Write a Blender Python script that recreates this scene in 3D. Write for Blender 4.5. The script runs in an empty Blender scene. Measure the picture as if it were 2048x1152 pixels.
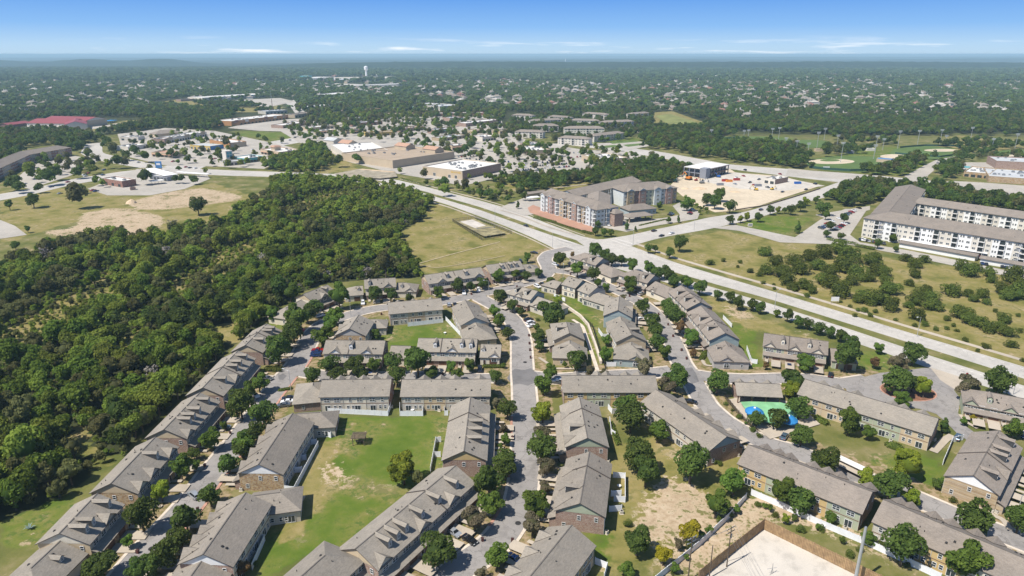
import bpy, math, random
import numpy as np
from mathutils import Matrix, Vector

random.seed(7)
rng = np.random.default_rng(11)
SC = bpy.context.scene
COL = SC.collection
R = math.radians

# ------------------------------------------------------------------ camera, sky, sun, exposure
CAM_H = 115.0
FOC = 1365.0                      # focal length in photo pixels (photo 2048 x 1152)
PITCH = math.atan(468.0 / FOC)
cam_d = bpy.data.cameras.new("camera")
cam_d.sensor_width = 36.0
cam_d.lens = FOC * 36.0 / 2048.0
cam_d.clip_start = 1.0
cam_d.clip_end = 90000.0
cam = bpy.data.objects.new("camera", cam_d)
cam.location = (0, 0, CAM_H)
cam.rotation_euler = (math.pi / 2 - PITCH, 0, 0)
COL.objects.link(cam)
SC.camera = cam

SUN_EL, SUN_AZ = R(56), R(33)     # the sun stands left of the view and a little behind the camera
sun_vec = Vector((-math.cos(SUN_AZ) * math.cos(SUN_EL), -math.sin(SUN_AZ) * math.cos(SUN_EL), math.sin(SUN_EL)))

world = bpy.data.worlds.new("World")
SC.world = world
world.use_nodes = True
wt = world.node_tree
wt.nodes.clear()
w_out = wt.nodes.new("ShaderNodeOutputWorld")
w_bg = wt.nodes.new("ShaderNodeBackground")
w_sky = wt.nodes.new("ShaderNodeTexSky")
w_sky.sky_type = 'NISHITA'
w_sky.sun_disc = False
w_sky.sun_elevation = SUN_EL
w_sky.sun_rotation = math.atan2(sun_vec.x, sun_vec.y)
w_sky.altitude = 300
w_sky.air_density = 1.0
w_sky.dust_density = 0.6
w_sky.ozone_density = 2.5
w_bg.inputs['Strength'].default_value = 0.088
# thin fair-weather clouds low over the horizon, part of the sky itself
w_tc = wt.nodes.new("ShaderNodeTexCoord")
w_sep = wt.nodes.new("ShaderNodeSeparateXYZ")
wt.links.new(w_tc.outputs['Generated'], w_sep.inputs[0])
w_map = wt.nodes.new("ShaderNodeMapping")
w_map.inputs['Scale'].default_value = (10, 10, 150.0)
w_map.inputs['Location'].default_value = (3.1, 0.4, 0.0)
wt.links.new(w_tc.outputs['Generated'], w_map.inputs[0])
w_n = wt.nodes.new("ShaderNodeTexNoise")
w_n.inputs['Scale'].default_value = 1.0
w_n.inputs['Detail'].default_value = 5
w_n.inputs['Roughness'].default_value = 0.55
wt.links.new(w_map.outputs[0], w_n.inputs['Vector'])
w_r = wt.nodes.new("ShaderNodeValToRGB")
w_r.color_ramp.elements[0].position = 0.56
w_r.color_ramp.elements[1].position = 0.74
wt.links.new(w_n.outputs['Fac'], w_r.inputs[0])
w_band = wt.nodes.new("ShaderNodeValToRGB")
e = w_band.color_ramp.elements
e[0].position = 0.0; e[0].color = (0.8, 0.8, 0.8, 1)
e[1].position = 0.022; e[1].color = (0, 0, 0, 1)
x = e.new(0.009); x.color = (0.8, 0.8, 0.8, 1)
wt.links.new(w_sep.outputs['Z'], w_band.inputs[0])
w_mul = wt.nodes.new("ShaderNodeMath"); w_mul.operation = 'MULTIPLY'
wt.links.new(w_r.outputs[0], w_mul.inputs[0]); wt.links.new(w_band.outputs[0], w_mul.inputs[1])
w_mix = wt.nodes.new("ShaderNodeMix"); w_mix.data_type = 'RGBA'
w_mix.inputs[7].default_value = (9.5, 9.8, 10.2, 1)
wt.links.new(w_mul.outputs[0], w_mix.inputs[0])
w_hsv = wt.nodes.new("ShaderNodeHueSaturation")
w_hsv.inputs['Saturation'].default_value = 1.1
w_hsv.inputs['Value'].default_value = 1.0
wt.links.new(w_sky.outputs[0], w_hsv.inputs['Color'])
# low in the sky the air is pale blue deepening quickly upwards
w_grad = wt.nodes.new("ShaderNodeValToRGB")
e = w_grad.color_ramp.elements
e[0].position = 0.0; e[0].color = (.56, .76, .94, 1)
e[1].position = 0.5; e[1].color = (.10, .27, .80, 1)
for p_, c_ in ((0.012, (.50, .73, .97, 1)), (0.035, (.29, .56, .97, 1)), (0.075, (.14, .38, .90, 1)), (.15, (.115, .31, .84, 1))):
    x = e.new(p_); x.color = c_
wt.links.new(w_sep.outputs['Z'], w_grad.inputs[0])
w_gs = wt.nodes.new("ShaderNodeVectorMath"); w_gs.operation = 'SCALE'; w_gs.inputs[3].default_value = 8.5
wt.links.new(w_grad.outputs[0], w_gs.inputs[0])
w_k = wt.nodes.new("ShaderNodeMapRange"); w_k.inputs[1].default_value = .08; w_k.inputs[2].default_value = .5; w_k.inputs[3].default_value = 1.0; w_k.inputs[4].default_value = 0.0
wt.links.new(w_sep.outputs['Z'], w_k.inputs[0])
w_mx2 = wt.nodes.new("ShaderNodeMix"); w_mx2.data_type = 'RGBA'
wt.links.new(w_k.outputs[0], w_mx2.inputs[0]); wt.links.new(w_hsv.outputs[0], w_mx2.inputs[6]); wt.links.new(w_gs.outputs[0], w_mx2.inputs[7])
wt.links.new(w_mx2.outputs[2], w_mix.inputs[6])
wt.links.new(w_mix.outputs[2], w_bg.inputs['Color'])
wt.links.new(w_bg.outputs[0], w_out.inputs['Surface'])

sun_d = bpy.data.lights.new("sun", 'SUN')
sun_d.energy = 5.0
sun_d.angle = R(0.53)
sun_d.color = (1.0, 0.95, 0.87)
sun = bpy.data.objects.new("sun", sun_d)
sun.rotation_euler = (-sun_vec).to_track_quat('-Z', 'Y').to_euler()
sun.location = (0, 0, 300)
COL.objects.link(sun)

SC.view_settings.view_transform = 'Standard'
SC.view_settings.look = 'None'
SC.view_settings.exposure = 0.35
SC.view_settings.gamma = 1.0
SC.render.engine = 'CYCLES'
SC.cycles.max_bounces = 5
SC.cycles.diffuse_bounces = 2
SC.cycles.glossy_bounces = 2
SC.cycles.transmission_bounces = 2
SC.cycles.transparent_max_bounces = 6
SC.cycles.volume_bounces = 0
SC.cycles.use_denoising = True

# ------------------------------------------------------------------ helpers
ST, CT = math.sin(PITCH), math.cos(PITCH)

def P(px, py, z=0.0):
    """world point at height z seen at photo pixel (px, py)"""
    u = (px - 1024.0) / FOC; v = (py - 576.0) / FOC
    den = ST + v * CT
    if den < 0.004: den = 0.004
    t = (CAM_H - z) / den
    return Vector((u * t, (CT - v * ST) * t, z))

def PX(x, y, z=0.0):
    """photo pixel of world points (numpy ok)"""
    dy = y * CT + (CAM_H - z) * ST
    vv = (CAM_H - z) * CT - y * ST
    return 1024 + FOC * x / dy, 576 + FOC * vv / dy

def ppm(px, py, z=0.0):
    """pixels per metre at that point"""
    v = (py - 576.0) / FOC
    return FOC * max(ST + v * CT, .004) / (CAM_H - z)

def inpoly(x, y, poly):
    x = np.asarray(x, float); y = np.asarray(y, float)
    ins = np.zeros(x.shape, bool)
    n = len(poly)
    for i in range(n):
        x1, y1 = poly[i]; x2, y2 = poly[(i + 1) % n]
        if y1 == y2: continue
        c = ((y1 > y) != (y2 > y)) & (x < (x2 - x1) * (y - y1) / (y2 - y1) + x1)
        ins ^= c
    return ins

class MB:
    """collects polygons with material slots"""
    def __init__(s): s.v = []; s.f = []; s.m = []
    def poly(s, pts, m=0):
        b = len(s.v); s.v += [tuple(p) for p in pts]; s.f.append(tuple(range(b, b + len(pts)))); s.m.append(m)
    def prism(s, pts, z0, z1, m=0, top=None, bottom=True):
        n = len(pts); b = len(s.v)
        s.v += [(p[0], p[1], z0) for p in pts] + [(p[0], p[1], z1) for p in pts]
        for i in range(n):
            j = (i + 1) % n
            s.f.append((b + i, b + j, b + n + j, b + n + i)); s.m.append(m)
        s.f.append(tuple(b + n + i for i in range(n))); s.m.append(m if top is None else top)
        if bottom: s.f.append(tuple(b + n - 1 - i for i in range(n))); s.m.append(m)
    def box(s, x0, x1, y0, y1, z0, z1, m=0, top=None):
        s.prism([(x0, y0), (x1, y0), (x1, y1), (x0, y1)], z0, z1, m, top)
    def hexa(s, b4, t4, m=0):
        """solid from a bottom quad and a top quad"""
        b = len(s.v); s.v += [tuple(p) for p in b4] + [tuple(p) for p in t4]
        for q in ((3, 2, 1, 0), (4, 5, 6, 7), (0, 1, 5, 4), (1, 2, 6, 5), (2, 3, 7, 6), (3, 0, 4, 7)):
            s.f.append(tuple(b + i for i in q)); s.m.append(m)
    def tube(s, p0, p1, r0, r1=None, n=6, m=0):
        r1 = r0 if r1 is None else r1
        p0 = Vector(p0); p1 = Vector(p1); d = (p1 - p0).normalized()
        a = d.orthogonal().normalized(); c = d.cross(a)
        b = len(s.v)
        for p, r in ((p0, r0), (p1, r1)):
            for k in range(n):
                t = 2 * math.pi * k / n
                s.v.append(tuple(p + (a * math.cos(t) + c * math.sin(t)) * r))
        for k in range(n):
            j = (k + 1) % n
            s.f.append((b + k, b + j, b + n + j, b + n + k)); s.m.append(m)
        s.f.append(tuple(b + n + k for k in range(n))); s.m.append(m)
        s.f.append(tuple(b + n - 1 - k for k in range(n))); s.m.append(m)
    def xf(s, ang, ox=0, oy=0, oz=0, start=0):
        ca, sa = math.cos(ang), math.sin(ang)
        s.v[start:] = [(ox + x * ca - y * sa, oy + x * sa + y * ca, oz + z) for x, y, z in s.v[start:]]
        return s
    def mesh(s, name, mats):
        me = bpy.data.meshes.new(name)
        me.from_pydata(s.v, [], s.f)
        for m in (mats if isinstance(mats, (list, tuple)) else [mats]): me.materials.append(m)
        if any(s.m): me.polygons.foreach_set('material_index', s.m)
        return me
    def obj(s, name, mats, parent=None, loc=(0, 0, 0)):
        return place(name, s.mesh(name, mats), parent, loc)

def place(name, me, parent=None, loc=(0, 0, 0), rz=0.0, sc=None):
    o = bpy.data.objects.new(name, me)
    o.location = loc
    if rz: o.rotation_euler = (0, 0, rz)
    if sc is not None: o.scale = sc if isinstance(sc, (tuple, list)) else (sc, sc, sc)
    if parent is not None: o.parent = parent
    COL.objects.link(o)
    return o

def tag(o, label=None, cat=None, group=None, kind=None):
    if label: o['label'] = label
    if cat: o['category'] = cat
    if group: o['group'] = group
    if kind: o['kind'] = kind
    return o

def empty(name, loc, label, cat, group=None, rz=0.0):
    o = bpy.data.objects.new(name, None)
    o.empty_display_size = 1
    o.location = loc; o.rotation_euler = (0, 0, rz)
    COL.objects.link(o)
    return tag(o, label, cat, group)

# ------------------------------------------------------------------ materials
def new_mat(name, rough=0.9, spec=0.2, metal=0.0):
    m = bpy.data.materials.new(name); m.use_nodes = True
    nt = m.node_tree
    b = nt.nodes['Principled BSDF']
    b.inputs['Roughness'].default_value = rough
    b.inputs['Specular IOR Level'].default_value = spec
    b.inputs['Metallic'].default_value = metal
    return m, nt, b

def noise(nt, scale, detail=3, rough=.55, vec=None):
    n = nt.nodes.new('ShaderNodeTexNoise')
    n.inputs['Scale'].default_value = scale; n.inputs['Detail'].default_value = detail
    n.inputs['Roughness'].default_value = rough
    if vec is not None: nt.links.new(vec, n.inputs['Vector'])
    return n.outputs['Fac']

def ramp(nt, fac, stops):
    r = nt.nodes.new('ShaderNodeValToRGB')
    el = r.color_ramp.elements
    while len(el) < len(stops): el.new(0.5)
    for e_, (p, c) in zip(el, stops):
        e_.position = p; e_.color = (*c, 1) if len(c) == 3 else c
    nt.links.new(fac, r.inputs[0])
    return r.outputs[0]

def mixc(nt, fac, a, b, mode='MIX'):
    n = nt.nodes.new('ShaderNodeMix'); n.data_type = 'RGBA'; n.blend_type = mode
    if isinstance(fac, (int, float)): n.inputs[0].default_value = fac
    else: nt.links.new(fac, n.inputs[0])
    for i, c in ((6, a), (7, b)):
        if isinstance(c, tuple): n.inputs[i].default_value = (*c[:3], 1)
        else: nt.links.new(c, n.inputs[i])
    return n.outputs[2]

def math_(nt, op, a, b=None, c=None):
    n = nt.nodes.new('ShaderNodeMath'); n.operation = op
    for i, v in enumerate((a, b, c)):
        if v is None: continue
        if isinstance(v, (int, float)): n.inputs[i].default_value = v
        else: nt.links.new(v, n.inputs[i])
    return n.outputs[0]

def posn(nt):
    g = nt.nodes.new('ShaderNodeNewGeometry'); return g.outputs['Position']

def g3(k): return (k, k, k)
def sc3(c, k): return tuple(min(1, v * k) for v in c)

def plain(name, c, rough=.8, var=.12, scale=.6, spec=.25, metal=0.0):
    m, nt, b = new_mat(name, rough, spec, metal)
    f = noise(nt, scale, 4, .6, posn(nt))
    nt.links.new(ramp(nt, f, [(.36, sc3(c, 1 - var)), (.64, sc3(c, 1 + var))]), b.inputs['Base Color'])
    return m

def shingle(name, c):
    m, nt, b = new_mat(name, .95, .15)
    p = posn(nt)
    f1 = noise(nt, .22, 3, .6, p); f2 = noise(nt, 3.2, 4, .7, p)
    mp = nt.nodes.new('ShaderNodeMapping'); mp.inputs['Scale'].default_value = (.7, .7, 5.5)
    nt.links.new(p, mp.inputs[0])
    f3 = noise(nt, 1.3, 2, .5, mp.outputs[0])
    a = ramp(nt, f2, [(.36, sc3(c, .66)), (.64, sc3(c, 1.32))])
    a = mixc(nt, .5, a, ramp(nt, f1, [(.38, sc3(c, .8)), (.62, sc3((c[0] * 1.03, c[1], c[2] * .96), 1.18))]))
    a = mixc(nt, .35, a, ramp(nt, f3, [(.35, sc3(c, .7)), (.65, sc3(c, 1.2))]))
    oi = nt.nodes.new('ShaderNodeObjectInfo')
    v = math_(nt, 'MULTIPLY_ADD', oi.outputs['Random'], .18, .91)
    h = nt.nodes.new('ShaderNodeHueSaturation'); nt.links.new(v, h.inputs['Value']); nt.links.new(a, h.inputs['Color'])
    nt.links.new(h.outputs[0], b.inputs['Base Color'])
    bp = nt.nodes.new('ShaderNodeBump'); bp.inputs['Strength'].default_value = .35; bp.inputs['Distance'].default_value = .05
    nt.links.new(f2, bp.inputs['Height']); nt.links.new(bp.outputs[0], b.inputs['Normal'])
    return m

def masonry(name, cols, sx=2.6, sz=6.0, mortar=(.42, .38, .33)):
    """bricks or stones in small cells with pale joints"""
    m, nt, b = new_mat(name, .92, .15)
    tc = posn(nt)
    sp = nt.nodes.new('ShaderNodeSeparateXYZ'); nt.links.new(tc, sp.inputs[0])
    s = math_(nt, 'ADD', sp.outputs[0], sp.outputs[1])
    cb = nt.nodes.new('ShaderNodeCombineXYZ')
    nt.links.new(math_(nt, 'MULTIPLY', s, sx), cb.inputs[0]); nt.links.new(math_(nt, 'MULTIPLY', sp.outputs[2], sz), cb.inputs[1])
    vo = nt.nodes.new('ShaderNodeTexVoronoi'); vo.voronoi_dimensions = '2D'; vo.inputs['Scale'].default_value = 1
    vo.inputs['Randomness'].default_value = .8
    nt.links.new(cb.outputs[0], vo.inputs['Vector'])
    sx_ = nt.nodes.new('ShaderNodeSeparateColor'); nt.links.new(vo.outputs['Color'], sx_.inputs[0])
    n = len(cols)
    r = nt.nodes.new('ShaderNodeValToRGB'); r.color_ramp.interpolation = 'CONSTANT'
    el = r.color_ramp.elements
    while len(el) < n: el.new(.5)
    for i, c in enumerate(cols): el[i].position = i / n; el[i].color = (*c, 1)
    nt.links.new(sx_.outputs[0], r.inputs[0])
    e2 = nt.nodes.new('ShaderNodeTexVoronoi'); e2.voronoi_dimensions = '2D'; e2.feature = 'DISTANCE_TO_EDGE'; e2.inputs['Scale'].default_value = 1
    e2.inputs['Randomness'].default_value = .8
    nt.links.new(cb.outputs[0], e2.inputs['Vector'])
    k = math_(nt, 'LESS_THAN', e2.outputs['Distance'], .07)
    f = noise(nt, .5, 3, .6, tc)
    c = mixc(nt, k, r.outputs[0], mortar)
    c = mixc(nt, .45, c, ramp(nt, f, [(.3, (.55, .55, .55)), (.7, (1, 1, 1))]), 'MULTIPLY')
    nt.links.new(c, b.inputs['Base Color'])
    return m

def paving(name, c, stain=.5, joint=0.0, patch=.03):
    """concrete or worn asphalt: broad patches, stains, fine grain, optional joints"""
    m, nt, b = new_mat(name, .93, .2)
    p = posn(nt)
    f0 = noise(nt, .035, 3, .55, p); f1 = noise(nt, .25, 5, .62, p); f2 = noise(nt, 4.0, 3, .7, p)
    a = ramp(nt, f1, [(.36, sc3(c, 1 - stain * .62)), (.48, c), (.64, sc3(c, 1.12))])
    a = mixc(nt, .4, a, ramp(nt, f0, [(.4, sc3(c, .74)), (.6, sc3(c, 1.16))]))
    a = mixc(nt, .3, a, ramp(nt, f2, [(.3, sc3(c, .75)), (.7, sc3(c, 1.2))]))
    if patch:
        vo = nt.nodes.new('ShaderNodeTexVoronoi'); vo.feature = 'DISTANCE_TO_EDGE'; vo.inputs['Scale'].default_value = .16
        wv = nt.nodes.new('ShaderNodeVectorMath'); wv.operation = 'ADD'
        nz = nt.nodes.new('ShaderNodeTexNoise'); nz.inputs['Scale'].default_value = .5
        nt.links.new(p, nz.inputs['Vector']); nt.links.new(p, wv.inputs[0])
        ml = nt.nodes.new('ShaderNodeVectorMath'); ml.operation = 'SCALE'; ml.inputs[3].default_value = 2.2
        nt.links.new(nz.outputs['Color'], ml.inputs[0]); nt.links.new(ml.outputs[0], wv.inputs[1])
        nt.links.new(wv.outputs[0], vo.inputs['Vector'])
        k = math_(nt, 'LESS_THAN', vo.outputs['Distance'], patch)
        a = mixc(nt, math_(nt, 'MULTIPLY', k, .55), a, sc3(c, .5))
    nt.links.new(a, b.inputs['Base Color'])
    return m

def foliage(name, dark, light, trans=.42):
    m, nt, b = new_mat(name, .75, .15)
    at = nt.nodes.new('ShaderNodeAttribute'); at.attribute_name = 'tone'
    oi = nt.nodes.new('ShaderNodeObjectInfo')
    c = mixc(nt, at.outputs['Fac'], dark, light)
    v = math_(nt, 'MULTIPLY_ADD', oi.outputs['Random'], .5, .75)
    h = nt.nodes.new('ShaderNodeHueSaturation')
    nt.links.new(v, h.inputs['Value']); nt.links.new(c, h.inputs['Color'])
    nt.links.new(math_(nt, 'MULTIPLY_ADD', oi.outputs['Random'], .03, .487), h.inputs['Hue'])
    nt.links.new(h.outputs[0], b.inputs['Base Color'])
    tr = nt.nodes.new('ShaderNodeBsdfTranslucent'); nt.links.new(h.outputs[0], tr.inputs['Color'])
    mx = nt.nodes.new('ShaderNodeMixShader'); mx.inputs[0].default_value = trans
    nt.links.new(b.outputs[0], mx.inputs[1]); nt.links.new(tr.outputs[0], mx.inputs[2])
    nt.links.new(mx.outputs[0], nt.nodes['Material Output'].inputs['Surface'])
    return m

M = {}
M['roof_a'] = shingle('shingle_grey', (.262, .234, .196))
M['roof_b'] = shingle('shingle_brown', (.232, .2, .17))
M['roof_c'] = shingle('shingle_taupe', (.246, .217, .182))
M['ridge'] = plain('ridge_cap', (.13, .115, .1), .95)
M['fascia'] = plain('fascia_brown', (.09, .075, .065), .8)
M['fascia_l'] = plain('fascia_cream', (.5, .46, .4), .8)
M['brick'] = masonry('brick_rose', [(.3, .17, .125), (.36, .235, .18), (.25, .13, .1), (.42, .31, .25), (.33, .2, .15)], 4.2, 9)
M['stone'] = masonry('stone_amber', [(.42, .26, .11), (.5, .34, .16), (.3, .17, .08), (.45, .33, .2), (.36, .21, .09), (.52, .4, .24)], 2.2, 4.2)
M['stone_l'] = masonry('stone_tan', [(.42, .31, .18), (.5, .38, .23), (.36, .25, .14), (.46, .36, .22)], 2.6, 6)
M['brick_red'] = masonry('brick_red', [(.27, .1, .07), (.33, .14, .1), (.22, .08, .06)], 4, 9)
M['cream'] = plain('siding_cream', (.64, .58, .47), .8, .05)
M['tan'] = plain('siding_tan', (.5, .4, .27), .8, .06)
M['yellow'] = plain('siding_ochre', (.52, .38, .18), .8, .05)
M['sage'] = plain('siding_sage', (.36, .39, .28), .8, .05)
M['blueg'] = plain('siding_slate', (.3, .36, .36), .8, .05)
M['greys'] = plain('siding_grey', (.4, .38, .36), .8, .05)
M['greige'] = plain('siding_greige', (.5, .46, .39), .8, .05)
M['white'] = plain('white_paint', (.76, .75, .73), .7, .04)
M['vinyl'] = plain('white_vinyl', (.74, .75, .77), .5, .05, spec=.4)
M['trim'] = plain('trim_brown', (.2, .12, .08), .8)
M['garage'] = plain('garage_brown', (.13, .065, .04), .7)
M['door'] = plain('door_dark', (.07, .045, .035), .6)
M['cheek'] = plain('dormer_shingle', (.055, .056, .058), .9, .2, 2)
M['vent'] = plain('vent_black', (.035, .033, .032), .6)
M['metal'] = plain('galvanised', (.35, .36, .37), .45, .1, metal=.6)
M['pole'] = plain('pole_grey', (.42, .43, .43), .55, .06, metal=.3)
M['wood'] = plain('weathered_wood', (.12, .09, .065), .9, .25, 1.2)
M['fence_wood'] = plain('fence_cedar', (.4, .27, .14), .9, .2, .8)
M['fence_wood_d'] = plain('fence_cedar_dark', (.28, .18, .1), .9, .2, .8)
M['iron'] = plain('black_iron', (.03, .03, .03), .6)
M['rubber'] = plain('tyre', (.02, .02, .02), .8)
M['sand'] = plain('sand', (.55, .42, .28), .95, .12, .2)
M['terracotta'] = plain('terracotta_tile', (.42, .26, .18), .9, .15, 1.0)
M['redroof'] = plain('red_metal_roof', (.27, .07, .072), .5, .06)
M['greenroof'] = plain('green_metal_roof', (.08, .27, .2), .5, .06)
M['membrane'] = plain('white_membrane', (.64, .62, .58), .8, .08, .08)
M['membrane_g'] = plain('grey_membrane', (.46, .47, .47), .8, .1, .1)
M['membrane_t'] = plain('tan_membrane', (.37, .29, .21), .9, .08, .1)
M['stucco'] = plain('stucco_tan', (.47, .38, .27), .9, .06, .1)
M['stucco_w'] = plain('stucco_white', (.62, .575, .5), .9, .05, .2)
M['stucco_o'] = plain('stucco_orange', (.42, .22, .1), .85, .08, .2)
M['stucco_y'] = plain('stucco_yellow', (.5, .37, .12), .85, .06, .2)
M['bluewall'] = plain('blue_cladding', (.07, .2, .42), .6, .06)
M['tealwall'] = plain('teal_cladding', (.1, .35, .37), .6, .06)
M['greywall'] = plain('grey_cladding', (.23, .24, .27), .7, .06)
M['apt_blue'] = plain('siding_blue', (.36, .43, .48), .8, .05)
M['apt_red'] = plain('siding_brick_red', (.32, .21, .18), .8, .1)
M['apt_cream'] = plain('siding_pale_yellow', (.62, .58, .42), .8, .05)
M['apt_pale'] = plain('siding_pale_blue', (.58, .6, .6), .8, .05)
M['pool_blue'] = plain('canopy_blue', (.03, .2, .46), .6, .1)
M['pool_green'] = plain('pool_green', (.22, .46, .24), .3, .16, .25)
M['orange'] = plain('orange_paint', (.65, .22, .03), .5)
M['yellowp'] = plain('yellow_paint', (.62, .4, .04), .5)
M['redp'] = plain('red_paint', (.35, .04, .035), .5)
M['bluep'] = plain('blue_paint', (.03, .12, .4), .4)
M['mulch'] = plain('mulch', (.2, .1, .06), .95, .2, .6)

mg, nt, b = new_mat('window_glass', .12, .6)
b.inputs['Base Color'].default_value = (.035, .045, .05, 1)
M['glass'] = mg
mg, nt, b = new_mat('car_glass', .08, .7)
b.inputs['Base Color'].default_value = (.012, .014, .017, 1)
M['carglass'] = mg

M['street'] = paving('street_concrete', (.275, .255, .238), .7, patch=.012)
M['mainroad'] = paving('road_concrete', (.45, .42, .376), .35, patch=.006)
M['parking'] = paving('parking_concrete', (.4, .365, .315), .3, patch=.006)
M['drive'] = paving('driveway_concrete', (.43, .37, .295), .3, patch=0)
M['curb'] = plain('curb_concrete', (.58, .5, .41), .9, .14, .4)
M['redcurb'] = plain('curb_red', (.42, .23, .17), .85, .2, .7)
M['slab'] = paving('white_slab', (.52, .475, .41), .6, patch=0)
M['redpave'] = paving('red_paving', (.4, .23, .16), .3, patch=0)
M['line'] = plain('road_paint', (.75, .73, .68), .8, .1)
M['sandlot'] = paving('sand_lot', (.55, .46, .335), .45, patch=0)

CARP = {}
for nm, c in dict(white=(.72, .72, .72), silver=(.42, .44, .46), black=(.012, .012, .014), grey=(.12, .13, .14), blue=(.02, .05, .16), red=(.28, .015, .015), slate=(.1, .15, .2)).items():
    m, nt, b = new_mat('car_paint_' + nm, .25, .5, .0 if nm in ('white', 'red', 'black') else .4)
    b.inputs['Base Color'].default_value = (*c, 1)
    b.inputs['Coat Weight'].default_value = .6
    CARP[nm] = m

# ------------------------------------------------------------------ the land
POLY = {  # areas in photo pixels, projected on the ground plane
 'lush': [
  [(640,836),(800,826),(893,828),(888,880),(872,935),(800,1000),(700,1080),(640,1120),(560,1160),(495,1160),(530,1060),(590,990),(640,900)],
  [(755,655),(905,648),(918,684),(860,690),(835,700),(770,700),(740,690)],
  [(1470,452),(1530,432),(1632,434),(1570,470),(1480,462)],
  [(0,1015),(60,1000),(130,965),(165,990),(110,1045),(40,1110),(0,1140)],
  [(1425,945),(1480,900),(1700,940),(1850,900),(1900,880),(1890,960),(1870,1000),(1960,1040),(1800,985),(1700,960)],
  [(1110,560),(1140,620),(1165,700),(1210,740),(1195,640),(1180,610)],
  [(1140,270),(1230,265),(1300,285),(1200,297)],
  [(440,250),(480,272),(560,279),(612,275),(600,266),(500,262)],
  [(530,282),(590,268),(615,272),(580,286),(545,289)],
  [(1612,318),(1700,308),(1800,330),(1790,345),(1640,336)],
  [(1790,300),(1900,290),(1925,310),(1820,322)],
  [(1430,275),(1560,272),(1640,285),(1600,298),(1440,290)],
  [(920,348),(980,360),(1000,352),(960,343)],
  [(775,366),(860,378),(850,372),(790,360)],
  [(1450,650),(1540,740),(1530,745),(1430,740)],
  [(1020,660),(1090,690),(1100,750),(1060,760)],
  [(1390,545),(1470,640),(1520,660),(1530,700),(1500,700),(1440,620)],
  [(1700,705),(1790,700),(1800,745),(1720,760)],
  [(1160,1060),(1210,1040),(1270,1000),(1290,1040),(1280,1100),(1230,1152),(1180,1152)],
  [(560,640),(610,600),(600,640),(540,665),(470,690),(480,660)],
  [(1430,276),(1550,272),(1640,284),(1600,300),(1440,288)],
  [(1690,300),(1800,292),(1930,285),(1930,325),(1800,350),(1690,345)],
 ],
 'dry': [
  [(868,403),(960,440),(1060,478),(1112,497),(1000,522),(850,552),(838,530),(790,470),(850,430)],
  [(1268,494),(1440,462),(1560,475),(1700,500),(1800,522),(2060,548),(2060,745),(1850,685),(1700,640),(1540,575),(1350,522)],
  [(600,872),(640,855),(672,895),(690,955),(650,1000),(600,1062),(545,1120),(505,1140),(530,1060),(590,960)],
  [(0,385),(100,375),(230,380),(420,365),(540,400),(470,430),(330,470),(270,470),(160,440),(0,490)],
  [(1300,225),(1345,222),(1410,245),(1390,262),(1310,250)],
  [(1400,580),(1500,630),(1560,650),(1670,690),(1690,700),(1560,665),(1520,670),(1430,620)],
  [(250,240),(320,238),(320,255),(220,262),(150,262)],
  [(284,210),(362,197),(400,200),(440,206),(478,217),(560,204),(568,215),(500,227),(440,222)],
  [(640,320),(690,320),(720,340),(640,348)],
  [(1000,370),(1200,345),(1300,350),(1280,365),(1060,395)],
  [(0,665),(60,640),(120,605),(230,590),(245,602),(150,640),(110,670),(40,700)],
  [(400,520),(520,490),(540,505),(420,560),(390,555)],
  [(430,645),(500,640),(470,690),(420,690)],
  [(125,855),(175,850),(225,930),(185,935)],
  [(560,420),(640,400),(700,392),(690,402),(600,425)],[(330,600),(370,560),(400,555),(380,600)],[(230,700),(280,670),(300,680),(250,720)],
  [(1195,890),(1300,870),(1500,880),(1480,960),(1350,1090),(1280,1152),(1200,1152),(1220,1000)],
  [(1900,265),(2048,285),(2048,310),(1900,300)],
 ],
 'soil': [
  [(80,465),(150,452),(165,425),(230,415),(320,430),(330,438),(240,450),(225,455),(150,478)],
  [(240,408),(330,385),(410,375),(490,392),(470,402),(330,420),(280,420)],
  [(225,452),(320,434),(330,445),(300,470),(240,468)],
  [(1290,985),(1330,940),(1400,960),(1420,1010),(1400,1060),(1340,1100),(1290,1090),(1260,1060),(1275,1020)],
  [(1320,890),(1390,895),(1380,930),(1330,930)],
  [(1290,1140),(1330,1100),(1370,1140),(1350,1160),(1290,1160)],
  [(1500,980),(1600,1000),(1720,1060),(1900,1152),(1860,1160),(1700,1085),(1530,1030),(1400,1152),(1330,1152),(1440,1020)],
  [(592,1050),(628,1066),(618,1112),(578,1112),(572,1080)],
  [(640,915),(665,900),(700,925),(705,955),(660,985),(635,950)],
  [(650,920),(700,930),(690,970),(640,960)],
  [(755,935),(800,960),(790,990),(755,985)],
  [(130,870),(165,870),(170,895),(140,905)],
  [(1440,600),(1500,625),(1520,640),(1460,640)],
  [(1560,645),(1600,670),(1640,690),(1660,690),(1590,650)],
  [(975,690),(1000,720),(990,760),(970,720)],
  [(620,1008),(650,1000),(650,1010),(625,1018)],
 ],
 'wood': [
  [(-400,575),(-100,545),(0,530),(70,515),(120,490),(165,478),(210,470),(300,480),(370,458),(440,452),(490,412),(535,398),(545,362),(600,357),(740,372),(838,410),(850,436),(800,465),(795,490),(830,520),(845,555),(700,562),(640,570),(590,590),(560,620),(520,648),(485,678),(452,700),(418,742),(372,788),(332,828),(288,868),(262,890),(248,915),(190,940),(150,985),(60,1022),(0,1035),(-150,1160),(-800,1160)],
 ],
}
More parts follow.
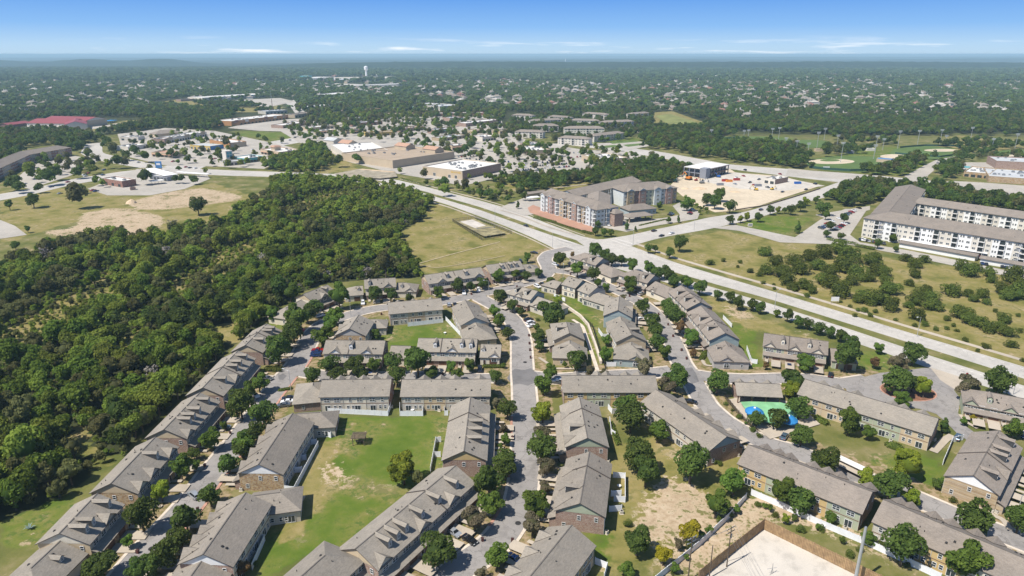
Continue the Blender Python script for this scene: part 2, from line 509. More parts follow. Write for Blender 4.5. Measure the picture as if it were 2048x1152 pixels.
CLEAR = [[(-10,672),(50,632),(115,596),(225,572),(258,590),(165,640),(110,672),(40,704)], [(385,552),(435,505),(520,474),(560,488),(480,532),(420,568)], [(548,425),(630,392),(705,380),(712,400),(600,432)], [(318,606),(362,548),(406,544),(388,606)], [(222,706),(272,658),(312,676),(256,726)],
 [(135,855),(170,852),(190,910),(150,912)], [(430,650),(500,640),(470,685),(415,690)], [(165,900),(190,890),(245,925),(195,945)], [(90,760),(150,740),(165,760),(100,785)], [(150,560),(240,530),(250,545),(165,580)]]
WATERP = [(112,487),(150,470),(156,472),(150,486),(120,492)]

def geo(a, b, n): return list(np.geomspace(a, b, n))
xs = sorted(set([-v for v in geo(1500, 46000, 14)] + list(np.arange(-1500, -420, 16.)) + list(np.arange(-420, 520, 2.5)) + list(np.arange(520, 1500, 16.)) + geo(1500, 46000, 14)))
ys = sorted(set(list(np.linspace(-2500, 60, 8)) + list(np.arange(85, 760, 2.5)) + list(np.arange(760, 2000, 10.)) + geo(2000, 46000, 26)))
XX, YY = np.meshgrid(np.array(xs), np.array(ys))
nx, ny = len(xs), len(ys)
co = np.zeros((nx * ny, 3), np.float32)
co[:, 0] = XX.ravel(); co[:, 1] = YY.ravel()
idx = np.arange(nx * ny).reshape(ny, nx)
fa = np.stack([idx[:-1, :-1], idx[:-1, 1:], idx[1:, 1:], idx[1:, :-1]], -1).reshape(-1, 4)
def np_mesh(name, co, quads, mats, k=4):
    me = bpy.data.meshes.new(name)
    me.vertices.add(len(co)); me.vertices.foreach_set('co', np.asarray(co, np.float32).ravel())
    n = len(quads)
    me.loops.add(n * k); me.loops.foreach_set('vertex_index', np.asarray(quads, np.int32).ravel())
    me.polygons.add(n); me.polygons.foreach_set('loop_start', np.arange(0, n * k, k, dtype=np.int32))
    for m in mats: me.materials.append(m)
    me.update(calc_edges=True)
    return me
yyc = np.maximum(co[:, 1], 80.)
gpx, gpy = PX(co[:, 0], yyc)
gme = None
masks = {}
for nm, polys in POLY.items():
    m = np.zeros(len(co), bool)
    for pl in polys:
        wp = [tuple(P(*q)[:2]) for q in pl]
        m |= inpoly(co[:, 0], co[:, 1], wp)
    g = m.astype(np.float32).reshape(ny, nx)
    for _ in range(5 if nm != 'wood' else 2):
        g[1:-1] = (g[:-2] + 2 * g[1:-1] + g[2:]) / 4; g[:, 1:-1] = (g[:, :-2] + 2 * g[:, 1:-1] + g[:, 2:]) / 4
    masks[nm] = g.ravel()
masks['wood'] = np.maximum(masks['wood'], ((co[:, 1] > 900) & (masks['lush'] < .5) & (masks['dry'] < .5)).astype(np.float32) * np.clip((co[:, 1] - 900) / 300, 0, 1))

def resample(pts, n):
    a = np.array([tuple(q)[:2] for q in pts], float)
    s = np.concatenate([[0], np.cumsum(np.hypot(*np.diff(a, axis=0).T))])
    t = np.linspace(0, s[-1], n)
    return np.stack([np.interp(t, s, a[:, 0]), np.interp(t, s, a[:, 1])], -1)
def smooth(a, it=3):
    a = a.copy()
    for _ in range(it): a[1:-1] = (a[:-2] + 2 * a[1:-1] + a[2:]) / 4
    return a
def street(name, pts, w, mat='street', curb=True, n=120, width_m=True):
    a = smooth(resample([P(*q) for q in pts], n), 6)
    t = np.gradient(a, axis=0); t /= np.linalg.norm(t, axis=1)[:, None]
    nr = np.stack([-t[:, 1], t[:, 0]], -1)
    return dict(name=name, c=a, n=nr, w=w, mat=mat, curb=curb)
STREETS = [
 street('street', [(245,1165),(262,1139),(310,1084),(357,1034),(390,996),(425,946),(450,914),(475,884),(507,837),(540,792),(570,755),(597,725),(612,692),(626,667),(648,646),(695,631),(735,620),(775,614),(830,610),(890,604),(945,591),(1000,579),(1050,567),(1088,554),(1099,537),(1088,518),(1100,505),(1140,497)], 8.2, n=200),
 street('street', [(890,1172),(908,1144),(940,1122),(975,1100),(1003,1073),(1022,1044),(1038,1014),(1046,976),(1050,939),(1051,889),(1050,860),(1050,810),(1048,775),(1045,745),(1044,720),(1043,685),(1038,660),(1024,638),(1004,620),(978,606),(952,592)], 8.2, n=160),
 street('street', [(1048,750),(1110,758),(1200,752),(1290,748),(1345,742)], 8.0),
 street('street', [(2080,1098),(2011,1071),(1906,1030),(1851,1006),(1780,975),(1696,948),(1640,925),(1590,902),(1537,890),(1490,867),(1445,840),(1412,810),(1395,780),(1380,750),(1362,725),(1350,692),(1335,662),(1320,640),(1303,622),(1280,604),(1250,588),(1215,573),(1180,557),(1145,545),(1098,540)], 7.8, n=200),
 street('street', [(1380,748),(1430,756),(1500,759),(1560,757),(1620,758),(1690,768),(1740,760)], 8.2),
 street('street', [(820,752),(730,754),(650,752),(590,742)], 7.0),
 street('street', [(990,757),(900,756),(820,752)], 7.0),
]
def verge_mask():
    """thin, worn, brownish grass on the strips along the estate streets"""
    sel = np.where((np.abs(co[:, 0]) < 420) & (co[:, 1] > 90) & (co[:, 1] < 560))[0]
    C = np.concatenate([q['c'][::2] for q in STREETS]); out = np.full(len(sel), 1e9)
    for k in range(0, len(C), 40):
        d = np.hypot(co[sel, 0][:, None] - C[None, k:k + 40, 0], co[sel, 1][:, None] - C[None, k:k + 40, 1]).min(1); out = np.minimum(out, d)
    m = np.zeros(len(co), np.float32); m[sel] = np.clip((11.5 - out) / 3, 0, 1) * .85
    return m
mgd, nt, b = new_mat('ground', .97, .1)
p = posn(nt)
def attr(n):
    a = nt.nodes.new('ShaderNodeAttribute'); a.attribute_name = n; return a.outputs['Fac']
n_big = noise(nt, .012, 4, .6, p); n_mid = noise(nt, .07, 5, .62, p); n_sm = noise(nt, .45, 5, .68, p); n_fi = noise(nt, 2.6, 3, .7, p)
n_org = math_(nt, 'MULTIPLY_ADD', math_(nt, 'ADD', n_mid, n_sm), .5, 0.0)
def soft(a, amp=2.0, lo=.38, hi=.62, n=None):
    v = math_(nt, 'ADD', a, math_(nt, 'MULTIPLY', math_(nt, 'SUBTRACT', n if n is not None else n_mid, .5), amp))
    r = nt.nodes.new('ShaderNodeMapRange'); r.inputs[1].default_value = lo; r.inputs[2].default_value = hi
    r.interpolation_type = 'SMOOTHSTEP'
    nt.links.new(v, r.inputs[0]); return r.outputs[0]
base = ramp(nt, n_mid, [(.38, (.1, .115, .03)), (.5, (.15, .15, .045)), (.62, (.22, .19, .085))])
dryc = ramp(nt, n_mid, [(.36, (.14, .14, .036)), (.46, (.215, .19, .06)), (.55, (.27, .22, .088)), (.66, (.33, .265, .13))])
dryc = mixc(nt, soft(n_sm, 1, .5, .8), dryc, (.15, .145, .04))
lush = ramp(nt, n_mid, [(.34, (.075, .125, .016)), (.46, (.105, .15, .022)), (.53, (.145, .165, .035)), (.6, (.2, .185, .06)), (.68, (.3, .235, .115))])
lush = mixc(nt, soft(n_sm, 1, .52, .7), lush, (.085, .13, .025))
soilc = ramp(nt, n_sm, [(.32, (.32, .235, .145)), (.5, (.45, .345, .23)), (.68, (.55, .445, .32))])
soilc = mixc(nt, soft(n_sm, 1.0, .56, .66), soilc, (.17, .16, .06))
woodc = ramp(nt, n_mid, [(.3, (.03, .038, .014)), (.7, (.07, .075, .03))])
c = mixc(nt, soft(attr('lush')), base, lush)
c = mixc(nt, soft(attr('dry')), c, dryc)
vergec = ramp(nt, n_sm, [(.36, (.12, .12, .035)), (.46, (.2, .165, .07)), (.54, (.3, .225, .13)), (.64, (.36, .27, .17))])
c = mixc(nt, soft(attr('verge'), 1.0, .4, .6, n_sm), c, vergec)
# scattered bare spots everywhere in the grass
nv = noise(nt, .16, 6, .72, p)
bare = math_(nt, 'MULTIPLY', soft(nv, 1.0, .645, .71), .8)
c = mixc(nt, bare, c, soilc)
c = mixc(nt, soft(attr('soil'), 3.6, .46, .66, n_org), c, soilc)
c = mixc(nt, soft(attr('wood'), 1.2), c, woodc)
c = mixc(nt, .35, c, ramp(nt, n_fi, [(.25, (.6, .6, .6)), (.7, (1, 1, 1))]), 'MULTIPLY')
nt.links.new(c, b.inputs['Base Color'])
bp = nt.nodes.new('ShaderNodeBump'); bp.inputs['Strength'].default_value = .5; bp.inputs['Distance'].default_value = .2
nt.links.new(n_sm, bp.inputs['Height']); nt.links.new(bp.outputs[0], b.inputs['Normal'])
masks['verge'] = verge_mask()
for c_ in CLEAR: masks['wood'] *= 1 - inpoly(co[:, 0], co[:, 1], [tuple(P(*q)[:2]) for q in c_])
for c_ in CLEAR: masks['dry'] = np.maximum(masks['dry'], inpoly(co[:, 0], co[:, 1], [tuple(P(*q)[:2]) for q in c_]) * .8)
gme = np_mesh('ground', co, fa, [mgd])
for nm, m in masks.items():
    a = gme.attributes.new(nm, 'FLOAT', 'POINT'); a.data.foreach_set('value', m)
tag(place('ground', gme), kind='structure')

# far ridges
mh, nt, b = new_mat('far_woods', .95, .05)
p = posn(nt)
c = ramp(nt, noise(nt, .01, 6, .75, p), [(.35, (.012, .022, .01)), (.65, (.04, .058, .026))])
vo = nt.nodes.new('ShaderNodeTexVoronoi'); vo.inputs['Scale'].default_value = .02; nt.links.new(p, vo.inputs['Vector'])
c = mixc(nt, math_(nt, 'MULTIPLY', math_(nt, 'LESS_THAN', vo.outputs['Distance'], .11), math_(nt, 'GREATER_THAN', noise(nt, .0009, 2, .5, p), .56)), c, (.38, .34, .3))
nt.links.new(c, b.inputs['Base Color'])
def ridge(d, fn, depth, seed):
    r = np.random.default_rng(seed)
    n = 260; m = 9
    u = np.linspace(-1, 1, n)
    px = 1024 + u * 1400
    x = u * 1400 / FOC * d / CT
    h = fn(px)
    k = np.zeros(n)
    for fq, am in ((3, .3), (9, .2), (23, .12), (60, .05)):
        k += am * np.sin(u * fq * 3.1 + r.uniform(0, 6)) * r.uniform(.6, 1)
    h = h * (1 + .16 * k)
    C = []
    for j in range(m):
        t = j / (m - 1) * 2 - 1
        s = math.cos(t * math.pi / 2) ** 1.3
        C.append(np.stack([x * (1 + t * depth / d), np.full(n, d + t * depth), h * s + (r.normal(0, 1, n) * 1.2 * s) - (.6 if abs(t) == 1 else 0)], -1))
    C = np.concatenate(C); C[:, 2] = np.clip(C[:, 2], -.6, 113.5)
    id_ = np.arange(n * m).reshape(m, n)
    q = np.stack([id_[:-1, :-1], id_[:-1, 1:], id_[1:, 1:], id_[1:, :-1]], -1).reshape(-1, 4)
    me = np_mesh('hills', C, q, [mh]); me.polygons.foreach_set('use_smooth', np.ones(len(q), bool))
    tag(place('hills', me), kind='structure')
def bump(px, c, w): return np.exp(-((px - c) / w) ** 2)
def band_(x, a, b_, w): return 1 / (1 + np.exp(-(x - a) / w)) / (1 + np.exp((x - b_) / w))
ridge(4700, lambda x: 3 + 13 * bump(x, 140, 260) + 9 * bump(x, 1250, 420) + 8 * bump(x, 1950, 300), 700, 1)
ridge(6100, lambda x: 4 + 12 * bump(x, 250, 300) + 50 * band_(x, 640, 1900, 70) + 30 * band_(x, 1880, 2600, 60), 1000, 6)
ridge(8300, lambda x: 3 + 58 * bump(x, 60, 100) + 54 * bump(x, 262, 70) + 60 * bump(x, 395, 60) + 20 * bump(x, 800, 200), 1000, 3)
ridge(12500, lambda x: 4 + 10 * bump(x, 700, 200) + 24 * bump(x, 1300, 300) + 40 * bump(x, 1950, 300), 1500, 2)
ridge(18000, lambda x: 8 + 30 * bump(x, 1500, 220) + 56 * bump(x, 2050, 330) + 14 * bump(x, 300, 300), 2500, 4)
ridge(28000, lambda x: 16 + 50 * bump(x, 2200, 600) + 22 * bump(x, 1300, 300), 4000, 5)

# ------------------------------------------------------------------ roads and pavings
_z = [0.012]
def nz():
    _z[0] += .0042
    return _z[0]
PAVED = []      # world polygons kept free of trees
def sheet(name, pts, mat, kind='structure', z=None, clear=True):
    mb = MB(); z = nz() if z is None else z
    mb.poly([(q[0], q[1], z) for q in pts])
    if clear: PAVED.append([tuple(q[:2]) for q in pts])
    o = mb.obj(name, M[mat] if isinstance(mat, str) else mat)
    return tag(o, kind=kind)
def psheet(name, px, mat, **k):
    w = [P(*q) for q in px]
    a = sum(w[i][0] * w[(i + 1) % len(w)][1] - w[(i + 1) % len(w)][0] * w[i][1] for i in range(len(w)))
    if a < 0: w = w[::-1]
    return sheet(name, w, mat, **k)
def strip(name, A, B, mat, n=80, z=None):
    a = smooth(resample([P(*q) for q in A], n), 4); b_ = smooth(resample([P(*q) for q in B], n), 4)
    mb = MB(); z = nz() if z is None else z
    mb.v = [(x, y, z) for x, y in a] + [(x, y, z) for x, y in b_]
    mb.f = [(i, n + i, n + i + 1, i + 1) for i in range(n - 1)]; mb.m = [0] * (n - 1)
    PAVED.append([tuple(q) for q in a] + [tuple(q) for q in b_[::-1]])
    return tag(mb.obj(name, M[mat]), kind='structure')
def off(L, dy0, dy1=None):
    dy1 = dy0 if dy1 is None else dy1
    n = len(L) - 1
    return [(x, y + dy0 + (dy1 - dy0) * i / n) for i, (x, y) in enumerate(L)]

# arterial: two carriageways and a grass median
UT1 = [(740,350),(800,361),(850,373),(900,386),(960,401),(1030,421),(1100,449),(1170,475),(1215,482)]
UB1 = [(740,358),(800,370),(850,383),(900,397),(960,414),(1035,440),(1100,464),(1152,480),(1185,492)]
LT1 = [(740,361),(800,374),(850,387),(900,402),(960,420),(1035,447),(1095,468),(1145,484),(1180,496)]
LB1 = [(740,366),(800,383),(850,396),(900,411),(960,433),(1010,452),(1060,473),(1107,496),(1140,520)]
UT2 = [(1215,482),(1268,494),(1300,506),(1350,525),(1440,552),(1540,581),(1680,623),(1834,670),(1950,704),(2100,749)]
UB2 = [(1185,492),(1240,506),(1300,527),(1350,545),(1440,571),(1540,598),(1680,642),(1834,690),(1950,726),(2100,774)]
LT2 = [(1180,496),(1235,512),(1300,536),(1350,553),(1440,579),(1540,607),(1680,652),(1834,703),(1950,740),(2100,788)]
LB2 = [(1140,520),(1215,532),(1300,556),(1350,570),(1440,597),(1540,626),(1680,675),(1834,728),(1950,766),(2100,816)]
strip('road', UT1 + UT2[1:], UB1 + UB2[1:], 'mainroad', 140)
strip('road', LT1 + LT2[1:], LB1 + LB2[1:], 'mainroad', 140)
psheet('road_junction', [(1152,480),(1215,478),(1268,494),(1330,520),(1310,540),(1235,512),(1180,500)], 'mainroad')
strip('footpath', off(UT2, -9, -15)[1:], off(UT2, -6, -10)[1:], 'drive', 90)
strip('footpath', off(LB1, 3)[2:8], off(LB1, 5)[2:8], 'drive', 60)
strip('footpath', off(UT1, -4)[1:8], off(UT1, -2.5)[1:8], 'drive', 60)
# cross street and the streets beyond
CU = [(1195,480),(1252,472),(1310,459),(1370,447),(1410,436),(1492,424),(1560,402),(1628,382),(1678,364)]
CL = [(1262,492),(1322,475),(1380,465),(1425,457),(1473,446),(1536,430),(1602,407),(1669,390),(1712,368)]
strip('street', CU, CL, 'mainroad', 60)
strip('street', [(1300,300),(1400,318),(1457,329),(1577,338),(1729,349),(1830,358),(1960,372),(2100,384)], [(1300,306),(1400,326),(1457,338),(1571,352),(1678,365),(1820,371),(1950,386),(2100,399)], 'mainroad', 60)
psheet('parking_lot', [(1577,337),(1740,352),(1730,362),(1640,356),(1571,351)], 'parking')
strip('street', [(-60,398),(60,378),(150,357),(250,342),(330,334),(400,338),(470,341),(560,344),(640,347),(742,351)], [(-60,412),(60,390),(150,368),(250,353),(330,347),(400,349),(470,352),(560,354),(640,357),(742,367)], 'mainroad', 80)
strip('street', [(325,334),(380,318),(440,304),(520,287),(600,273),(680,262),(800,247),(870,232)], [(395,340),(440,320),(500,305),(560,292),(640,278),(720,266),(820,252),(880,236)], 'mainroad', 60)
strip('street', [(172,288),(160,306),(180,318),(230,327),(280,336)], [(204,285),(205,306),(228,312),(280,322),(330,334)], 'mainroad', 40)
strip('street', [(568,205),(580,212),(590,226)], [(588,200),(596,210),(610,224)], 'mainroad', 20)
strip('street', [(1145,283),(1230,292),(1330,305),(1420,322)], [(1130,289),(1215,300),(1310,314),(1400,330)], 'mainroad', 40)
strip('street', [(820,284),(930,276),(1030,284),(1130,288)], [(820,289),(930,281),(1030,290),(1130,295)], 'mainroad', 40)
psheet('street', [(1810,352),(1850,330),(1900,308),(1915,310),(1880,330),(1855,352),(1850,372),(1800,372)], 'parking')

RB = [(1690,775),(1722,756),(1760,746),(1810,741),(1850,736),(1862,737),(1921,767),(1908,781),(1921,797),(1918,815),(1916,826),(1928,850),(1958,872),(1942,886),(1915,868),(1892,845),(1872,828),(1840,818),(1790,812),(1740,806),(1700,795)]
psheet('roundabout', RB, 'street')
M['tar'] = paving('fresh_asphalt', (.17, .162, .158), .6, patch=0)
psheet('driveway_apron', [(1833,729),(1862,737),(1880,760),(1909,779),(1925,768),(1932,758),(1880,741)], 'drive')
RBW = [tuple(P(*q)[:2]) for q in RB]
for i, s in enumerate(STREETS):
    n = len(s['c']); z = nz(); mb = MB()
    L = s['c'] + s['n'] * s['w'] / 2; Rr = s['c'] - s['n'] * s['w'] / 2
    mb.v = [(x, y, z) for x, y in L] + [(x, y, z) for x, y in Rr]
    mb.f = [(k, n + k, n + k + 1, k + 1) for k in range(n - 1)]; mb.m = [0] * (n - 1)
    tag(mb.obj('street', M[s['mat']]), kind='structure')
    PAVED.append([tuple(q) for q in L] + [tuple(q) for q in Rr[::-1]])
def in_other(pt, i):
    for j, s in enumerate(STREETS):
        if j == i: continue
        if np.min(np.hypot(*(s['c'] - pt).T)) < s['w'] / 2 + .2: return True
    return bool(inpoly([pt[0]], [pt[1]], RBW)[0])
for i, s in enumerate(STREETS):
    n = len(s['c']); mb = MB()
    for sd in (1, -1):
        inn = s['c'] + sd * s['n'] * (s['w'] / 2 - .05); out = s['c'] + sd * s['n'] * (s['w'] / 2 + .75)
        bad = [in_other(out[k], i) for k in range(n)]
        for k in range(n - 1):
            if bad[k] or bad[k + 1]: continue
            m = 1 if (i == 0 and 8 < k < 70 and sd == -1) or (i == 1 and 8 < k < 70 and sd == 1 and (k // 9) % 2 == 0) else 0
            q = [inn[k], inn[k + 1], out[k + 1], out[k]]
            if sd < 0: q = q[::-1]
            mb.hexa([(a, b_, .0) for a, b_ in q][::-1], [(a, b_, .14) for a, b_ in q][::-1], m)
    if mb.f: tag(mb.obj('kerb', [M['curb'], M['redcurb']]), kind='structure')
psheet('asphalt_patch', [(1014,757),(1022,744),(1030,738),(1046,741),(1062,737),(1074,747),(1082,757),(1070,765),(1056,772),(1040,768),(1024,770)], 'tar'); psheet('asphalt_patch', [(1366,738),(1384,735),(1392,748),(1398,764),(1384,768),(1372,755)], 'tar')
psheet('asphalt_patch', [(556,752),(566,748),(574,752),(566,760),(558,760)], 'tar')
# roundabout kerb and planted island
cpt = P(1816, 783); isl = []
for k in range(28):
    t = 2 * math.pi * k / 28
    isl.append((cpt.x + 9.5 * math.cos(t), cpt.y + 7.5 * math.sin(t)))
mb = MB(); mb.prism(isl, 0, .16, 0); tag(mb.obj('kerb', M['redcurb']), kind='structure')
isl2 = [(cpt.x + (x_ - cpt.x) * .955, cpt.y + (y_ - cpt.y) * .945) for x_, y_ in isl]
mb = MB(); mb.prism(isl2, .1, .2, 0); tag(mb.obj('planting_bed', M['mulch']), kind='structure')

# parking lots and other pavings further off
for px, mt in [
  ([(560,262),(640,248),(740,238),(850,224),(1000,232),(1010,262),(1060,283),(1170,300),(1250,302),(1325,322),(1200,338),(1010,352),(925,372),(845,356),(780,345),(690,322),(655,300),(600,286)], 'parking'),
  ([(235,268),(330,256),(430,262),(560,289),(600,300),(528,338),(430,333),(330,331),(248,312)], 'parking'),
  ([(455,256),(480,250),(580,238),(660,236),(700,244),(620,264),(520,262)], 'parking'),
  ([(175,378),(275,338),(365,352),(415,350),(420,358),(370,378),(300,391),(215,391)], 'parking'),
  ([(20,370),(62,330),(150,312),(200,320),(140,352),(60,378)], 'parking'),
  ([(0,440),(30,452),(54,470),(0,478),(-60,470),(-60,445)], 'parking'),
  ([(1590,475),(1640,440),(1690,418),(1735,418),(1700,470),(1720,485),(1810,500),(1960,530),(2080,556),(2080,564),(1950,541),(1800,509),(1700,490),(1640,488),(1560,485),(1478,462),(1425,456),(1470,450),(1520,460)], 'parking'),
  ([(1630,430),(1690,420),(1740,412),(1740,420),(1660,440)], 'parking'),
  ([(1205,455),(1230,430),(1290,440),(1330,436),(1360,430),(1345,412),(1360,405),(1400,425),(1395,438),(1310,452),(1252,464)], 'parking'),
  ([(1000,415),(1050,395),(1085,400),(1085,425),(1050,432),(1030,425)], 'parking'),
  ([(1340,372),(1360,350),(1460,345),(1560,352),(1640,372),(1560,398),(1500,418),(1430,425),(1380,405)], 'sandlot'),
  ([(1400,362),(1470,345),(1580,358),(1650,372),(1570,382),(1480,378)], 'slab'),
  ([(1055,416),(1066,410),(1186,454),(1184,466),(1150,457),(1090,436),(1060,426)], 'redpave'),
  ([(1860,372),(1900,362),(1975,366),(2080,374),(2080,388),(1960,386)], 'parking'),
  ([(1900,325),(1990,325),(2080,332),(2080,345),(1930,340)], 'parking'),
  ([(1370,345),(1460,338),(1470,345),(1385,356)], 'sandlot'),
  ([(560,158),(640,155),(790,153),(800,160),(640,163)], 'slab'),
  ([(660,166),(800,172),(830,178),(700,178)], 'slab'),
  ([(395,204),(560,196),(590,203),(540,214),(430,206)], 'parking'),
  ([(0,262),(60,255),(200,252),(240,246),(250,252),(150,262),(40,268)], 'parking'),
  ([(820,240),(900,236),(960,244),(900,252)], 'parking'),
  ([(1190,287),(1280,283),(1310,290),(1260,300)], 'parking'),
 ]: psheet('parking_lot' if mt == 'parking' else 'paving', px, mt)
for px in ([(1215,284),(1270,281),(1275,283.5),(1225,288)], [(1245,290),(1290,286),(1298,288.5),(1256,294)], [(1195,293),(1230,290),(1240,293),(1205,297)]):
    psheet('lawn', px, plain('lawn_strip', (.1, .15, .035)))
# the fenced concrete yard at the lower right
psheet('paving', [(1528,1056),(1690,1135),(1760,1180),(1380,1230),(1395,1165),(1430,1120)], 'slab')
# paths on the dry field
M['basin_tan'] = plain('worn_path', (.4, .33, .2), .95, .2, .3)
def path(pts, w, mat='drive', n=40):
    a = smooth(resample([P(*q) for q in pts], n), 3)
    t = np.gradient(a, axis=0); t /= np.linalg.norm(t, axis=1)[:, None]; nr = np.stack([-t[:, 1], t[:, 0]], -1)
    z = nz(); mb = MB(); L = a + nr * w / 2; Q = a - nr * w / 2
    mb.v = [(x, y, z) for x, y in L] + [(x, y, z) for x, y in Q]
    mb.f = [(k, n + k, n + k + 1, k + 1) for k in range(n - 1)]; mb.m = [0] * (n - 1)
    tag(mb.obj('footpath', M[mat]), kind='structure')
path([(840,527),(900,510),(950,497),(1000,484)], 1.0, 'basin_tan')
path([(838,529),(870,537),(930,528),(1010,512)], .7, 'basin_tan')
path([(1030,383),(1110,376),(1190,367)], 2.2); path([(1000,420),(1045,433),(1090,452),(1150,470)], 1.6)
path([(1145,640),(1165,652),(1178,690),(1195,742)], 1.5, 'curb')
path([(1078,716),(1096,728),(1110,738),(1160,738)], 1.3, 'drive'); path([(1400,712),(1410,732),(1500,733),(1502,722)], 1.3, 'drive')
path([(1905,985),(1960,1020),(2005,1040),(2022,1062)], 1.6, 'drive')
path([(1920,830),(1932,845),(1955,858)], 1.3); path([(1866,905),(1890,880),(1905,872)], 2.4)
# pond
mw, nt, b = new_mat('pond_water', .08, .6); b.inputs['Base Color'].default_value = (.09, .1, .1, 1)
M['water'] = mw
psheet('water', WATERP, 'water')
# ball fields
def ellipse_px(cx, cy, rx, ry, n=28, a0=0, a1=2 * math.pi): return [(cx + rx * math.cos(a0 + (a1 - a0) * k / n), cy + ry * math.sin(a0 + (a1 - a0) * k / n)) for k in range(n)]
M['turf'] = plain('ball_turf', (.09, .14, .035), .95, .15, .08)
for px, mt in [(ellipse_px(1705, 328, 92, 16), 'turf'), (ellipse_px(1663, 323.5, 46, 5), 'sandlot'), (ellipse_px(1660, 321, 20, 2.4), 'turf'),
               (ellipse_px(1850, 306, 70, 13), 'turf'), (ellipse_px(1786, 313, 26, 4.2), 'sandlot'), (ellipse_px(1882, 301, 34, 2.8), 'sandlot'),
               (ellipse_px(1490, 281, 85, 8), 'turf'), (ellipse_px(1535, 279, 18, 2.0), 'sandlot'), (ellipse_px(1535, 296, 16, 4), 'sandlot'), (ellipse_px(1620, 288, 42, 8), 'turf'), (ellipse_px(2030, 306, 40, 6), 'turf'), (ellipse_px(2036, 312, 26, 2.5), 'sandlot')]:
    psheet('field', px, mt)
for px in ([(1310,232),(1340,228),(1395,245),(1385,256),(1330,246)],): psheet('field', px, plain('slope_grass', (.19, .2, .06), .95, .25, .05))
# the pool of green water with its deck
psheet('pool_deck', [(1457,800),(1490,795),(1560,800),(1600,812),(1640,850),(1540,880),(1488,838)], 'drive')

# ------------------------------------------------------------------ the haze of a summer noon
mb = MB(); mb.box(-47500, 47500, -4000, 47500, -1.6, 119)
mhz = bpy.data.materials.new('haze'); mhz.use_nodes = True
nt = mhz.node_tree; nt.nodes.clear()
o_ = nt.nodes.new('ShaderNodeOutputMaterial'); pv = nt.nodes.new('ShaderNodeVolumePrincipled')
pv.inputs['Color'].default_value = (.58, .86, 1.0, 1)
pv.inputs['Density'].default_value = 9.5e-5
pv.inputs['Anisotropy'].default_value = 0.0
nt.links.new(pv.outputs[0], o_.inputs['Volume'])
tag(mb.obj('haze', mhz), kind='stuff')

# ------------------------------------------------------------------ building kit
FOOT = []        # footprints (world polygons) kept free of scattered trees
LM = []          # landmarks for describing trees, cars and bins: (x, y, phrase)

def win_mesh(name, w, h, mull=1, frame='white', rail=True):
    mb = MB(); t = .09
    mb.box(-w / 2, w / 2, -.02, .05, 0, h, 1)
    for x in [-w / 2, w / 2 - t] : mb.box(x, x + t, -.02, .1, 0, h, 0)
    mb.box(-w / 2 + t, w / 2 - t, -.02, .1, 0, t, 0); mb.box(-w / 2 + t, w / 2 - t, -.02, .1, h - t, h, 0)
    for k in range(1, mull):
        x = -w / 2 + w * k / mull; mb.box(x - .04, x + .04, .04, .095, t, h - t, 0)
    if rail: mb.box(-w / 2 + t, w / 2 - t, .04, .09, h * .5 - .035, h * .5 + .035, 0)
    return mb.mesh(name, [M[frame], M['glass']])
def garage_mesh(w=2.6, h=2.2):
    mb = MB(); mb.box(-w / 2, w / 2, -.02, .03, 0, h, 0)
    for k in range(4): mb.box(-w / 2 + .08, w / 2 - .08, .02, .06, .06 + k * h / 4, h / 4 * (k + 1) - .06, 0)
    mb.box(-w / 2 - .12, -w / 2, -.02, .07, 0, h + .12, 1); mb.box(w / 2, w / 2 + .12, -.02, .07, 0, h + .12, 1); mb.box(-w / 2, w / 2, -.02, .07, h, h + .12, 1)
    return mb.mesh('garage_door', [M['garage'], M['trim']])
def door_mesh():
    mb = MB(); mb.box(-.48, .48, -.02, .04, 0, 2.1, 0); mb.box(-.58, -.48, -.02, .08, 0, 2.2, 1); mb.box(.48, .58, -.02, .08, 0, 2.2, 1); mb.box(-.48, .48, -.02, .08, 2.1, 2.2, 1)
    mb.box(-.3, .3, .03, .06, 1.2, 1.9, 0)
    return mb.mesh('door', [M['door'], M['white']])
def arch_mesh():
    mb = MB(); w = 1.9
    pts = [(-w / 2, 0), (w / 2, 0), (w / 2, 1.2)] + [(w / 2 * math.cos(a), 1.2 + .75 * math.sin(a)) for a in np.linspace(.3, math.pi - .3, 7)] + [(-w / 2, 1.2)]
    def ext(pp, y0, y1, m):
        n = len(pp); mb.poly([(x, y1, z) for x, z in pp][::-1], m)
        for i in range(n):
            j = (i + 1) % n; mb.poly([(pp[i][0], y0, pp[i][1]), (pp[i][0], y1, pp[i][1]), (pp[j][0], y1, pp[j][1]), (pp[j][0], y0, pp[j][1])], m)
    ext([(x * 1.12, z * 1.08 - .08) for x, z in pts], -.02, .05, 0); ext([(x * .93, z * .94 + .05) for x, z in pts], .0, .08, 1)
    mb.box(-.04, .04, .07, .11, .1, 1.7, 0); mb.box(-.85, .85, .07, .11, 1.1, 1.18, 0)
    return mb.mesh('window', [M['white'], M['glass']])
def balcony_mesh():
    mb = MB(); w = 3.0
    mb.box(-w / 2, w / 2, -.02, .04, .1, 2.45, 1)  # dark door glass across the whole width, standing in for a shaded recess
    mb.box(-w / 2 - .1, w / 2 + .1, -.02, 1.35, -.2, 0, 0)
    mb.box(-w / 2, w / 2, 1.24, 1.3, .98, 1.06, 2)
    for k in range(9):
        x = -w / 2 + w * k / 8; mb.box(x - .025, x + .025, 1.25, 1.29, 0, 1.0, 2)
    mb.box(-w / 2 - .1, -w / 2 + .08, 1.1, 1.3, 0, 2.6, 0); mb.box(w / 2 - .08, w / 2 + .1, 1.1, 1.3, 0, 2.6, 0)
    return mb.mesh('balcony', [M['white'], M['glass'], M['iron']])
W18 = win_mesh('window', 1.9, 1.35, 2); W09 = win_mesh('window', .95, 1.35); W27 = win_mesh('window', 2.9, 1.35, 3)
